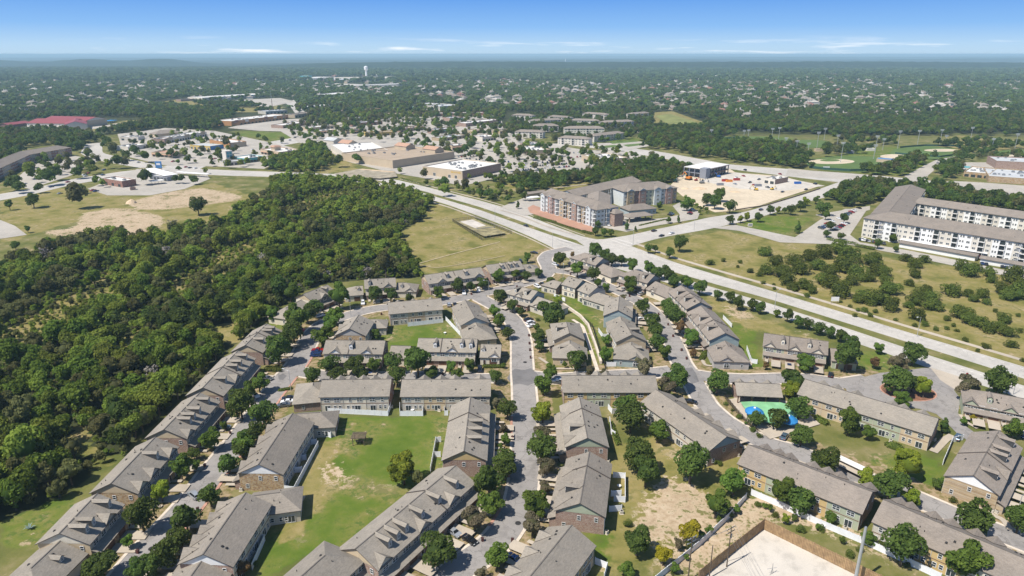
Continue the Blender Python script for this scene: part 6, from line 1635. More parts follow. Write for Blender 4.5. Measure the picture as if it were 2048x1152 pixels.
# other woods and tree belts, in photo pixels
BELT = []
def belt(px, d, rr, seed, kinds):
    x, y, r, g = scatter([tuple(P(*q)[:2]) for q in px], 0, d, seed, rr)
    BELT.append((x, y, r, g.choice(kinds, len(x))))
KO = [0, 1, 8, 9, 4, 6, 7]
belt([(1020,395),(1060,368),(1130,360),(1180,345),(1220,330),(1330,330),(1390,345),(1360,365),(1300,372),(1250,392),(1210,380),(1160,366),(1060,388)], 7, (3, 5.5), 1, KO)
belt([(1195,388),(1240,366),(1300,358),(1330,372),(1280,385),(1225,398)], 6.5, (3, 6), 2, KO)
belt([(975,362),(1060,352),(1130,348),(1170,352),(1120,366),(1020,376)], 6.5, (2.5, 4.5), 3, KO)
belt([(900,378),(960,372),(1040,385),(1050,392),(1000,405),(950,395)], 9, (1.5, 3.5), 31, [2, 3, 0, 4])
belt([(1650,400),(1690,365),(1730,360),(1780,380),(1870,378),(1960,398),(2100,410),(2100,432),(1960,420),(1860,402),(1800,392),(1740,412),(1690,415)], 6.5, (3, 5.5), 4, KO)
belt([(1455,326),(1500,305),(1560,303),(1620,318),(1612,338),(1560,334),(1480,327)], 9, (3.5, 6.5), 5, KO)
belt([(1690,345),(1720,335),(1790,330),(1830,318),(1850,325),(1845,345),(1800,356),(1730,350)], 9, (3.5, 6), 6, KO)
belt([(1870,345),(1890,330),(1920,335),(1925,350),(1890,362)], 8, (3.5, 6), 7, KO)
belt([(1840,300),(1900,285),(1960,280),(2060,300),(2060,326),(1960,322),(1870,325)], 13, (3.5, 6), 8, KO)
belt([(640,285),(650,300),(668,330),(640,345),(560,345),(520,338),(540,325),(590,315),(620,290)], 6.5, (3, 5.5), 9, [0, 2, 6, 7, 3])
belt([(0,268),(50,258),(160,268),(215,285),(180,312),(120,300),(100,290),(0,305)], 9, (4, 6.5), 10, KO)
belt([(190,270),(260,255),(300,246),(320,258),(300,268),(240,268)], 9, (4, 6.5), 11, KO)
belt([(260,225),(330,212),(430,222),(470,232),(450,250),(410,268),(330,262),(290,245)], 9, (4, 6.5), 12, KO)
belt([(0,300),(60,305),(20,330),(-40,330)], 12, (4, 6), 13, KO)
belt([(380,204),(420,208),(440,204),(470,200),(540,205),(530,216),(460,216),(400,212)], 12, (4, 6), 14, KO)
belt([(1295,255),(1330,262),(1400,270),(1440,262),(1560,300),(1480,322),(1400,318),(1330,300),(1270,296),(1280,278)], 10, (4, 6.5), 15, KO)
belt([(1090,290),(1130,275),(1230,278),(1240,268),(1260,262),(1290,260),(1270,278),(1220,286),(1150,286)], 11, (3.5, 6), 16, KO)
belt([(1020,240),(1060,232),(1290,218),(1300,250),(1230,262),(1150,268),(1060,268),(1020,262)], 13, (3.5, 5.5), 17, KO)
belt([(940,290),(1010,262),(1030,262),(1020,290),(980,305)], 11, (3.5, 5.5), 18, KO)
belt([(1370,400),(1400,398),(1440,420),(1420,428),(1390,432)], 6, (1, 2.2), 19, [2, 3, 0])
belt([(1410,258),(1560,262),(1700,275),(1820,270),(1980,262),(2060,268),(2060,255),(1700,250),(1420,245)], 10, (4, 6.5), 20, KO)
belt([(770,375),(800,380),(870,408),(850,425),(800,395)], 5.5, (2.5, 4.5), 21, [2, 3, 0])
belt([(1290,262),(1420,256),(1450,270),(1440,275),(1420,300),(1310,292)], 10, (4, 6.5), 22, KO)
belt([(1560,292),(1595,283),(1610,314),(1560,320)], 10, (3.5, 6), 23, KO); belt([(1640,296),(1690,294),(1750,300),(1745,308),(1690,310),(1645,316)], 12, (3.5, 6), 24, KO)
belt([(1480,284),(1560,284),(1560,300),(1490,302)], 12, (3.5, 6), 25, KO); belt([(1560,338),(1610,325),(1640,335),(1620,340)], 10, (3.5, 6), 26, KO)
belt([(1660,278),(1700,276),(1760,284),(1800,286),(1800,292),(1700,290)], 13, (3.5, 6), 27, KO)
X, Y, RR, KK = [np.concatenate([b_[i] for b_ in BELT]) for i in range(4)]
mass('tree_belts', X, Y, RR, KK, 'belts of dark green trees between the shops, fields and flats')
# trees among car parks and shops: explicit ones first, then a loose scatter over the built-up middle distance
ex = [(tree_at(*t)) for t in parse(STUFF_T)]
lx, ly, lr, g = scatter([tuple(P(*q)[:2]) for q in [(560,240),(700,225),(860,222),(1010,240),(1060,280),(1240,300),(1330,325),(1200,345),(1020,350),(920,330),(800,300),(700,275),(600,285)]], 0, 17, 40, (2.4, 4.6))
def scatter_free(poly, d, seed, rr, keep):
    r = np.random.default_rng(seed); a = np.array([tuple(P(*q)[:2]) for q in poly]); x0, y0 = a.min(0); x1, y1 = a.max(0)
    gx, gy = np.meshgrid(np.arange(x0, x1, d), np.arange(y0, y1, d)); x = gx.ravel() + r.uniform(-.45, .45, gx.size) * d; y = gy.ravel() + r.uniform(-.45, .45, gx.size) * d
    nn = smooth_noise(x, y, .045, seed + 100); k = inpoly(x, y, [tuple(q) for q in a]) & (r.uniform(0, 1, len(x)) < keep * (.3 + 1.3 / (1 + np.exp(-3.0 * nn))))
    x, y = x[k], y[k]; b_ = np.zeros(len(x), bool)
    for f in FOOT: b_ |= inpoly(x, y, f)
    return x[~b_], y[~b_], r.uniform(rr[0], rr[1], (~b_).sum())
sc_ = [scatter_free([(560,250),(700,235),(860,228),(1010,245),(1060,280),(1240,300),(1320,325),(1200,338),(1020,345),(920,322),(800,292),(700,278),(600,285)], 15, 41, (3.0, 6.0), .68),
       scatter_free([(590,215),(700,200),(860,215),(1010,225),(1020,245),(860,235),(700,250),(620,262)], 14, 42, (4, 7), .8),
       scatter_free([(235,270),(420,262),(600,290),(530,335),(330,330),(250,312)], 18, 43, (2.6, 5), .5),
       scatter_free([(1000,310),(1120,315),(1160,330),(1010,348),(960,335)], 11, 44, (1.8, 3.2), .6),
       scatter_free([(0,330),(200,310),(200,350),(0,380)], 15, 45, (3, 5.5), .6)]
x = np.concatenate([np.array([e_[0] for e_ in ex])] + [s_[0] for s_ in sc_]); y = np.concatenate([np.array([e_[1] for e_ in ex])] + [s_[1] for s_ in sc_]); r = np.concatenate([np.array([e_[2] for e_ in ex])] + [s_[2] for s_ in sc_])
mass('car_park_trees', x, y, r, np.random.default_rng(4).choice([0, 6, 7, 2, 3, 4, 5, 6], len(x)), 'scattered trees along the car parks and shops')
# the far suburb under its trees
def far_band(y0, y1, d, rr, seed, kinds, jit=.5):
    r = np.random.default_rng(seed); xm = y1 * .82
    gy = np.arange(y0, y1, d); X_ = []; Y_ = []
    for i, yy in enumerate(gy):
        xx = np.arange(-yy * .8 - 60, yy * .8 + 60, d); X_.append(xx + r.uniform(-jit, jit, len(xx)) * d); Y_.append(yy + r.uniform(-jit, jit, len(xx)) * d)
    x = np.concatenate(X_); y = np.concatenate(Y_)
    px, py = PX(x, y)
    ok = np.ones(len(x), bool)
    for nm in ('lush', 'dry'):
        for pl in POLY[nm]: ok &= ~inpoly(px, py, pl)
    x, y = x[ok], y[ok]; px, py = px[ok], py[ok]
    b_ = blocked(x, y); x, y, px, py = x[~b_], y[~b_], px[~b_], py[~b_]
    dens = smooth_noise(x, y, .012, seed) + r.normal(0, .5, len(x))
    k = dens > -.75
    # keep the built middle distance free: only beyond the line of shops
    lim = np.interp(px, [-100, 0, 120, 260, 420, 470, 600, 700, 830, 1000, 1040, 1290, 1300, 1420, 1560, 2200], [262, 250, 236, 235, 222, 228, 220, 214, 208, 222, 226, 222, 250, 258, 268, 276])
    k &= py < lim
    return x[k], y[k], r.uniform(rr[0], rr[1], k.sum()), r.choice(kinds, k.sum())
A = far_band(560, 1500, 10.5, (4.0, 7.0), 51, [0, 1, 8, 9, 4, 6, 7])
B2 = far_band(1500, 3000, 15, (5, 8.5), 52, [11, 12, 11, 12, 0])
C2 = far_band(3000, 5600, 30, (8, 14), 53, [11, 12])
FARH = []
# houses of the far suburb: 300 nearest as things
def far_house(seed, wall, roof):
    r = random.Random(seed); b = Bld.__new__(Bld); mb = MB()
    def hiproof(x0, x1, y0, y1, ze, k=.5):
        w_ = (y1 - y0) / 2; o = .6; zr = ze + k * w_; ym = (y0 + y1) / 2
        p = [(x0 - o, y0 - o, ze - .2), (x1 + o, y0 - o, ze - .2), (x1 + o, y1 + o, ze - .2), (x0 - o, y1 + o, ze - .2)]; a_ = (x0 + w_, ym, zr); c_ = (x1 - w_, ym, zr)
        mb.poly([p[0], p[1], c_, a_], 1); mb.poly([p[2], p[3], a_, c_], 1); mb.poly([p[3], p[0], a_], 1); mb.poly([p[1], p[2], c_], 1); mb.poly(p[::-1], 1)
    mb.box(-8, 8, -5.5, 5.5, 0, 5.2, 0); hiproof(-8, 8, -5.5, 5.5, 5.2)
    mb.box(2, 8, -10, -5.52, 0, 3.2, 0); hiproof(1.5, 8.2, -10.2, -3, 3.2)
    mb.box(-3, -2, 2, 3.2, 3, 10, 0)
    for x_ in (-6, -3, 0): mb.box(x_ - .7, x_ + .7, -5.56, -5.4, 3.2, 4.6, 2)
    for x_ in (-6, -3): mb.box(x_ - .7, x_ + .7, -5.56, -5.4, .9, 2.4, 2)
    return mb.mesh('suburban_house', [wall, roof, M['glass']])
HV = [(far_house(1, M['stucco_w'], M['roof_a']), 'grey'), (far_house(2, M['stucco'], M['roof_b']), 'brown'), (far_house(3, M['brick'], plain('shingle_red_brown', (.24, .13, .1), .95, .15, .3)), 'red-brown'), (far_house(4, M['stucco_w'], plain('shingle_pale', (.4, .37, .33), .95, .12, .3)), 'pale')]
EXPL = [(1450,220),(1475,228),(1495,236),(1515,222),(1532,230),(1570,238),(1590,222),(1612,236),(1640,232),(1660,232),(1680,222),(1690,234),(1735,228),(1757,232),(1800,230),(1840,222),(1865,220),(1720,200),(1690,204),(1850,205),(1760,196),(1900,195),(1970,195),(1600,196),(1636,200),(1450,205),(1510,200),(1810,175),(252,196),(200,200),(165,195),(210,200),(100,190),(140,205),(60,212),(40,225),(15,205),(300,180),(1000,195),(1050,190),(900,190),(950,180)]
rh = np.random.default_rng(77); hx = []; hy = []
for a, b_ in EXPL: q = P(a, b_); hx.append(q.x); hy.append(q.y)
tries = 0
while len(hx) < 1500 and tries < 20000:
    tries += 1
    yy = rh.uniform(800, 4300) if rh.uniform() < .55 else rh.uniform(1600, 4300)
    xx = rh.uniform(-.8, .8) * yy; px, py = PX(xx, yy)
    if not (-30 < px < 2080) or py > np.interp(px, [0, 420, 700, 1000, 1300, 1560, 2048], [240, 200, 195, 215, 225, 235, 240]): continue
    wgt = np.interp(px, [0, 300, 600, 900, 1300, 1700, 1850, 2048], [.5, .5, .4, .7, 1, 1, .5, .3])
    if py < 140: wgt *= .4
    if rh.uniform() > wgt: continue
    if any(inpoly([px], [py], pl)[0] for nm in ('lush', 'dry') for pl in POLY[nm]): continue
    hx.append(xx); hy.append(yy)
hx = np.array(hx); hy = np.array(hy)
k = ~blocked(hx, hy); hx, hy = hx[k], hy[k]
# no two houses in one another
keep = []
cell = {}
for i in np.argsort(hy):
    c = (int(hx[i] // 24), int(hy[i] // 24))
    if any(math.hypot(hx[i] - hx[j], hy[i] - hy[j]) < 24 for dx in (-1, 0, 1) for dy in (-1, 0, 1) for j in cell.get((c[0] + dx, c[1] + dy), ())): continue
    cell.setdefault(c, []).append(i); keep.append(i)
hx, hy = hx[keep], hy[keep]
near300 = list(range(min(300, len(hx))))
mbs = []
for i in near300:
    me, nm = HV[int(rh.choice(4, p=[.4, .3, .13, .17]))]; s_ = float(rh.uniform(.95, 1.5))
    o = place('suburban_house', me, None, (float(hx[i]), float(hy[i]), 0), float(rh.choice([0, 1.57, 3.14, 4.71]) + rh.normal(0, .3)), s_)
    tag(o, 'small %s-roofed house among the trees of the far suburb' % nm, 'house', '%s-roofed houses of the far suburb' % nm)
PR2 = bpy.data.collections.new('house_kinds')
for i, (me, nm) in enumerate(HV): PR2.objects.link(bpy.data.objects.new('kind_%s' % MIDN[i], me))
rs = [i for i in range(len(hx)) if i not in set(near300)]
NG2 = NG.copy(); 
for nd in NG2.nodes:
    if nd.bl_idname == 'GeometryNodeCollectionInfo': nd.inputs['Collection'].default_value = PR2
o = mass('distant_houses', hx[rs], hy[rs], rh.uniform(1.0, 1.6, len(rs)), rh.choice(4, len(rs), p=[.35, .25, .12, .28]), 'tiny roofs of the farthest suburb below the wooded ridge', zs=1.0)
o.modifiers[0].node_group = NG2
# trees keep off the house sites
def thin(T, rad):
    from mathutils.kdtree import KDTree
    kd = KDTree(len(hx)); [kd.insert((hx[i], hy[i], 0), i) for i in range(len(hx))]; kd.balance()
    ok = np.array([kd.find((a, b_, 0))[2] > rad and kd.find((a, b_ + rad * 1.3, 0))[2] > rad * .8 for a, b_ in zip(T[0], T[1])])
    return [t[ok] for t in T]
A = thin(A, 17); B2 = thin(B2, 19)
X, Y, RR, KK = [np.concatenate([A[i], B2[i], C2[i]]) for i in range(4)]
mass('suburb_trees', X, Y, RR, KK, 'far suburb trees standing close like one dark green cover')

# ------------------------------------------------------------------ fences and walls
def panel_mesh(name, h, mat, slats=0, t=.05, mat2=None):
    mb = MB()
    if slats:
        for k in range(slats):
            a = -.5 + k / slats; mb.box(a + .006, a + 1 / slats - .006, -t / 2 + (.012 if k % 2 else 0), t / 2 + (.012 if k % 2 else 0), .05, h, k % 2 if mat2 else 0)
        mb.box(-.5, .5, -t / 2 - .05, -t / 2 - .002, h * .2, h * .2 + .1, 0); mb.box(-.5, .5, -t / 2 - .05, -t / 2 - .002, h * .8, h * .8 + .1, 0)
    else:
        mb.box(-.5, .5, -t / 2, t / 2, .06, h, 0); mb.box(-.5, .5, -t / 2 - .02, t / 2 + .02, h, h + .08, 0); mb.box(-.5, .5, -t / 2 - .02, t / 2 + .02, .04, .16, 0)
    return mb.mesh(name, [M[mat]] + ([M[mat2]] if mat2 else []))
def bars_mesh(h, n=9):
    mb = MB(); mb.box(-.5, .5, -.02, .02, h - .12, h - .06); mb.box(-.5, .5, -.02, .02, .12, .18)
    for k in range(n): a = -.5 + (k + .5) / n; mb.box(a - .008 * h, a + .008 * h, -.012 * h, .012 * h, .05, h)
    return mb.mesh('fence_panel', M['iron'])
VP = panel_mesh('fence_panel', 1.8, 'vinyl'); WP = panel_mesh('fence_panel', 3.4, 'fence_wood', 14, .08, 'fence_wood_d'); IP = bars_mesh(1.6); GP = bars_mesh(2.1, 6)
def post_mesh(h, mat, r=.07):
    mb = MB(); mb.box(-r, r, -r, r, 0, h); mb.hexa([(-r * 1.3, -r * 1.3, h), (r * 1.3, -r * 1.3, h), (r * 1.3, r * 1.3, h), (-r * 1.3, r * 1.3, h)], [(-r * .5, -r * .5, h + .12), (r * .5, -r * .5, h + .12), (r * .5, r * .5, h + .12), (-r * .5, r * .5, h + .12)])
    return mb.mesh('fence_post', M[mat])
VPO = post_mesh(1.95, 'vinyl'); WPO = post_mesh(3.5, 'fence_wood_d', .09); IPO = post_mesh(1.75, 'iron', .05); GPO = post_mesh(2.2, 'metal', .05)
def fence(px, label, pm=VP, po=VPO, w=2.44, name='vinyl_fence', group=None, world=False, cat='fence', posts=True):
    pts = [Vector((*q, 0)) if world else P(*q) for q in px]
    b_ = empty(name, pts[0], label, cat, group); o = pts[0]
    for a, c in zip(pts, pts[1:]):
        d = c - a; L = d.length; n = max(1, round(L / w)); ang = math.atan2(d.y, d.x)
        for k in range(n):
            m = a + d * ((k + .5) / n) - o; place('fence_panel', pm, b_, m, ang, (L / n * .985, 1, 1))
            if posts: place('fence_post', po, b_, a + d * (k / n) - o, ang)
    if posts: place('fence_post', po, b_, pts[-1] - o)
    return b_
PG = 'white patio fences of the townhouses'
fence([(1502,990),(1560,1015),(1640,1052),(1735,1092),(1800,1122),(1880,1160)], 'long white fence on the slope behind the ochre-backed townhouses', group=None)
fence([(1492,998),(1460,1035),(1400,1092),(1310,1165)], 'white fence running down diagonally beside the bare sandy yard')
for px, lb in [
  ([(566,982),(589,985),(637,893)], 'white patio fence along the stone row by the large lawn'), ([(590,946),(605,944)], 'short white divider nearest the stone end of the lawn row'), ([(597,922),(613,920)], 'second short white divider of the lawn row'), ([(612,891),(634,888)], 'farthest short white divider of the lawn row'),
  ([(640,868),(662,876),(678,838),(660,834)], 'white fence round the brick wing beside the large lawn'),
  ([(505,1140),(530,1082),(507,1077)], 'white patio fence of the white-gabled lawn row'), ([(656,826),(776,832),(782,814)], 'long white fence behind the cream-backed row'), ([(800,815),(800,832),(846,832),(846,814)], 'white fenced patio at the left of the tan-backed row'), ([(889,817),(889,831),(896,831)], 'short white fence piece by the three-dormer row gable'),
  ([(816,653),(886,645)], 'white fence below the block behind the small lawn'), ([(891,640),(920,671)], 'white fence slanting beside the hipped house patios'), ([(756,667),(769,667),(773,646)], 'white fence at the house left of the small lawn'),
  ([(882,884),(872,885),(861,945)], 'white side fence left of the three-dormer row'), ([(870,914),(881,914)], 'white divider left of the three-dormer row'),
  ([(1219,844),(1222,868),(1230,874)], 'white fence beside the upper green-gabled row'), ([(1226,955),(1250,957),(1250,1005),(1228,1003)], 'white fenced patio beside the lower green-gabled row'), ([(1222,993),(1242,992)], 'white divider beside the lower green-gabled row'), ([(1218,1024),(1243,1022)], 'lowest white divider beside the lower green-gabled row'),
  ([(1190,1128),(1214,1138),(1208,1160)], 'white fence corner at the nearest roof at the bottom'), ([(1493,700),(1502,726),(1514,728)], 'white fence right of the hipped corner house'), ([(1446,638),(1463,655)], 'white fence behind the stepped row'),
  ([(1885,930),(1904,885),(1925,880)], 'white fence left of the tan brick row'), ([(1213,733),(1232,733)], 'white fence left of the arched corner of the tan-gabled chain'), ([(1197,664),(1205,676),(1214,676)], 'white fence of a back yard behind the tan-gabled chain'),
  ([(1108,594),(1130,603)], 'white fence below the dark-ended house'), ([(1216,818),(1224,828),(1235,826)], 'white fence under the ochre-backed row'),
 ]: fence(px, lb, group=PG)
# timber wall round the concrete yard
fence([(1526,1060),(1690,1141),(1780,1186)], 'tall cedar board wall along the concrete yard, sunlit long side', WP, WPO, 2.4, 'board_wall', 'board wall round the concrete yard', cat='wall')
fence([(1525,1061),(1470,1104),(1396,1165)], 'tall cedar board wall along the concrete yard, shaded left side', WP, WPO, 2.4, 'board_wall', 'board wall round the concrete yard', cat='wall')
fence([(1450,797),(1470,822),(1492,846),(1515,866)], 'black iron fence of the pool yard along the curving street', IP, IPO, 2.4, 'iron_fence')
fence([(1168,640),(1185,655),(1196,690),(1212,742)], 'black iron fence between the two townhouse groups', IP, IPO, 2.6, 'iron_fence')
fence([(1010,472),(965,481),(905,443),(950,437),(1024,468)], 'tall dark fence round the pond pit on the dry field', GP, GPO, 3.2, 'pit_fence', cat='fence')
psheet('pond_floor', [(912,446),(948,441),(1012,470),(968,477)], plain('pit_floor', (.25, .215, .115), .95, .4, .25))
psheet('pit_slab', [(920,447),(945,443),(972,455),(950,460)], 'slab')
mb = MB(); q = [P(952, 462), P(990, 458)]; mb.hexa([(q[0].x, q[0].y, 0), (q[1].x, q[1].y, 0), (q[1].x, q[1].y + .6, 0), (q[0].x, q[0].y + .6, 0)], [(q[0].x, q[0].y, 1.6), (q[1].x, q[1].y, 1.6), (q[1].x, q[1].y + .6, 1.6), (q[0].x, q[0].y + .6, 1.6)])
tag(mb.obj('baffle_wall', M['metal']), 'low concrete baffle wall across the fenced pit', 'wall')
# long pale masonry wall between townhouse gardens and beside the iron fence
def low_wall(px, h, t, mat, label, name='garden_wall'):
    pts = [P(*q) for q in px]; mb = MB()
    for a, c in zip(pts, pts[1:]):
        d = (c - a).normalized(); n = Vector((-d.y, d.x, 0)) * t / 2
        A = [a + n, a - n, c - n, c + n]; mb.hexa([(v.x, v.y, 0) for v in A], [(v.x, v.y, h) for v in A])
    return tag(mb.obj(name, M[mat]), label, 'wall')
low_wall([(1120,606),(1160,634),(1176,652),(1190,690),(1202,728)], 1.3, .8, 'curb', 'pale curved retaining wall between the two townhouse groups')
# basin beside the big tan store
psheet('basin', [(668,350),(720,340),(790,345),(795,356),(760,360),(690,356)], plain('basin_gravel', (.3, .26, .19), .95, .25, .2))
low_wall([(720,344),(772,356)], 1.4, 1.2, 'metal', 'concrete channel wall across the drainage basin', 'channel_wall')
low_wall([(722,341),(788,347)], 1.6, 4, 'sand', 'gravel bank of the drainage basin', 'gravel_bank')

# ------------------------------------------------------------------ cars
def car_mesh_parts(kind='sedan'):
    L, W = (4.7, 1.82) if kind != 'van' else (5.6, 2.05)
    prof = {'sedan': [(-2.3, .45), (-2.32, .8), (-2.2, .98), (-1.45, 1.04), (-.75, 1.42), (.35, 1.45), (1.15, 1.02), (2.1, .86), (2.32, .65), (2.3, .35)],
            'suv': [(-2.3, .45), (-2.35, 1.0), (-2.2, 1.15), (-1.95, 1.68), (-.6, 1.75), (.45, 1.72), (1.15, 1.15), (2.15, 1.02), (2.35, .75), (2.3, .4)],
            'pickup': [(-2.7, .5), (-2.72, 1.05), (-.75, 1.07), (-.7, 1.7), (.55, 1.75), (1.2, 1.18), (2.4, 1.08), (2.6, .8), (2.58, .45)],
            'van': [(-2.8, .5), (-2.85, 1.3), (-2.75, 2.4), (-1.2, 2.5), (1.2, 2.42), (2.0, 1.45), (2.7, 1.15), (2.8, .8), (2.78, .45)]}[kind]
    body = MB(); n = len(prof); hw = W / 2
    zs = [z for _, z in prof]; zc = 1.0 if kind in ('sedan',) else 1.12
    def yw(z): return hw * (1.0 if z < zc else 1 - .32 * (z - zc) / max(.5, max(zs) - zc))
    b0 = len(body.v)
    body.v += [(x, -yw(z), z) for x, z in prof] + [(x, yw(z), z) for x, z in prof]
    for i in range(n):
        j = (i + 1) % n; body.f.append((i, j, n + j, n + i)); body.m.append(0)
    body.f.append(tuple(range(n))[::-1]); body.m.append(0); body.f.append(tuple(n + i for i in range(n))); body.m.append(0)
    roof = max(zs); gl = MB()
    top = [p for p in prof if p[1] > zc + .2]
    xa, xb = min(p[0] for p in top), max(p[0] for p in top)
    # glass: side bands, windscreen, rear window
    z0, z1 = zc + .06, roof - .1
    for sg in (-1, 1):
        y0, y1 = sg * (yw(z0) + .012), sg * (yw(z1) + .012)
        a0, a1 = xa - (.35 if kind != 'pickup' else -.1), xb + .38
        q = [(a0 + .1, y0, z0), (a1, y0, z0), (xb - .05, y1, z1), (xa + .12, y1, z1)]
        gl.poly(q if sg < 0 else q[::-1], 0)
    i = max(k for k, p in enumerate(prof) if p[1] == max(q[1] for q in prof if q[0] > 0 or True) or p in top)
    f0, f1 = prof[i], prof[i + 1]
    def band(p, q, t0, t1):
        a = (p[0] + (q[0] - p[0]) * t0, p[1] + (q[1] - p[1]) * t0); c = (p[0] + (q[0] - p[0]) * t1, p[1] + (q[1] - p[1]) * t1)
        nx_, nz_ = (q[1] - p[1]), -(q[0] - p[0]); l = math.hypot(nx_, nz_); nx_, nz_ = -nx_ / l * .012, -nz_ / l * .012
        if nz_ < 0: nx_, nz_ = -nx_, -nz_
        gl.poly([(a[0] + nx_, -yw(a[1]) * .9, a[1] + nz_), (c[0] + nx_, -yw(c[1]) * .9, c[1] + nz_), (c[0] + nx_, yw(c[1]) * .9, c[1] + nz_), (a[0] + nx_, yw(a[1]) * .9, a[1] + nz_)], 0)
    band(f0, f1, .1, .92)
    j = min(k for k, p in enumerate(prof) if p in top)
    band(prof[j - 1], prof[j], .15, .9)
    wh = MB(); wh.tube((0, -.11, 0), (0, .11, 0), .33, .33, 12, 0); wh.tube((0, -.12, 0), (0, .12, 0), .19, .19, 8, 1)
    hl = MB(); hl.box(-.05, .05, -.2, .2, -.08, .08)
    axles = (-1.4, 1.4) if kind != 'van' else (-1.7, 1.8)
    if kind == 'pickup': axles = (-1.6, 1.65)
    return body, gl, wh, hl, axles, hw, prof
CM = {}
M['lamp'] = plain('headlamp', (.7, .7, .68), .2, .02); M['tail'] = plain('tail_lamp', (.35, .02, .02), .3, .02)
for k in ('sedan', 'suv', 'pickup', 'van'):
    body, gl, wh, hl, ax, hw, prof = car_mesh_parts(k)
    CM[k] = dict(bd={c: body.mesh('body', CARP[c]) for c in CARP}, gl=gl.mesh('window', M['carglass']), wh=wh.mesh('wheel', [M['rubber'], M['metal']]), hl=hl.mesh('headlight', M['lamp']), tl=hl.mesh('tail_light', M['tail']), ax=ax, hw=hw)
    # the same car as one mesh for far parking lots
    far = {}
    for c in CARP:
        mb = MB(); mb.v = list(body.v); mb.f = list(body.f); mb.m = list(body.m); b0 = len(mb.v)
        mb.v += gl.v; mb.f += [tuple(i + b0 for i in f) for f in gl.f]; mb.m += [1] * len(gl.f)
        for x_ in ax:
            for y_ in (-1, 1): mb.tube((x_, y_ * (hw - .22), .33), (x_, y_ * (hw + .01), .33), .33, .33, 8, 2)
        far[c] = mb.mesh('car', [CARP[c], M['carglass'], M['rubber']])
    CM[k]['far'] = far
CARN = dict(white='white', silver='silver', black='black', grey='dark grey', blue='dark blue', red='red', slate='slate blue')
KN = dict(sedan='car', suv='tall car', pickup='pickup truck', van='van')
def near_car(px, py, kind, col, hdx, hdy, label):
    a = P(px, py); b_ = P(px + hdx, py + hdy); ang = math.atan2(b_.y - a.y, b_.x - a.x); c = CM[kind]
    o = empty('car' if kind != 'pickup' else 'pickup_truck', a, label, 'car' if kind != 'van' else 'van', 'parked and passing cars near the estate', ang)
    place('body', c['bd'][col], o); place('window', c['gl'], o)
    for x_ in c['ax']:
        for y_ in (-1, 1): place('wheel', c['wh'], o, (x_, y_ * (c['hw'] - .1), .33))
    for y_ in (-1, 1):
        place('headlight', c['hl'], o, (2.28 if kind != 'van' else 2.77, y_ * (c['hw'] - .35), .68)); place('tail_light', c['tl'], o, (-2.29 if kind == 'sedan' else (-2.33 if kind == 'suv' else (-2.69 if kind == 'pickup' else -2.82)), y_ * (c['hw'] - .35), .8))
    return o
CARS = """389,994,suv,silver,-10,-8 908,1068,sedan,silver,9,6 939,1083,sedan,black,9,6 1568,876,sedan,slate,7,-10 1915,878,suv,slate,8,-10 447,857,sedan,slate,6,0 577,799,sedan,black,-10,1 575,806,sedan,white,-10,1 568,813,sedan,grey,-10,1 535,759,sedan,grey,8,2 510,793,sedan,white,6,4
632,713,suv,blue,-10,0 633,707,sedan,blue,-10,0 636,703,pickup,red,-10,0 868,744,suv,black,0,10 960,742,suv,black,0,10 726,608,suv,white,0,10 898,612,suv,silver,-2,-9 910,611,sedan,black,-3,-8 640,634,suv,white,10,-3 928,588,suv,white,1,8 957,582,suv,white,1,8 1057,642,suv,black,10,-3 1061,648,suv,white,10,-3 1063,654,sedan,white,10,-3 1075,575,suv,white,8,4 1086,572,suv,black,8,4 1111,531,suv,white,8,3 1068,507,sedan,black,10,1 1040,561,sedan,black,2,8
1041,525,suv,black,3,8 1246,581,pickup,silver,9,-4 1282,590,suv,silver,9,-4 1281,641,suv,white,8,-2 1360,672,sedan,black,6,2 1381,806,sedan,black,10,2 1578,734,sedan,blue,-1,-10 1661,752,sedan,black,2,-10 1116,767,sedan,grey,10,1 1123,764,sedan,white,10,1 738,745,sedan,blue,4,10 2045,872,sedan,blue,5,8 1030,1122,sedan,blue,9,6
1052,453,sedan,black,10,3.6 1308,463,sedan,black,10,-2.6 1323,473,sedan,black,-10,2.8 1343,468,sedan,white,-10,2.8 1522,421,suv,black,10,-3 1663,383,sedan,silver,10,-4"""
cl = []
for t in CARS.split():
    a = t.split(','); q = P(float(a[0]), float(a[1])); cl.append((q.x, q.y, (a[2], a[3])))
bs = {}
for x_, y_, k in cl: bs[k] = '%s %s' % (CARN[k[1]], KN[k[0]])
LM += [(P(x_, y_).x, P(x_, y_).y, t) for x_, y_, t in ((1052, 453, 'the arterial median'), (1308, 463, 'the cross street kerb'), (1333, 471, 'the cross street centre'), (575, 806, 'the bay at the lower streetlight'), (1663, 385, 'the far end of the cross street'), (1522, 421, 'the clipped lawn corner'))]
lab = describe(cl, bs, 'near')
for i, t in enumerate(CARS.split()):
    a = t.split(','); near_car(float(a[0]), float(a[1]), a[2], a[3], float(a[4]), float(a[5]), lab[i])
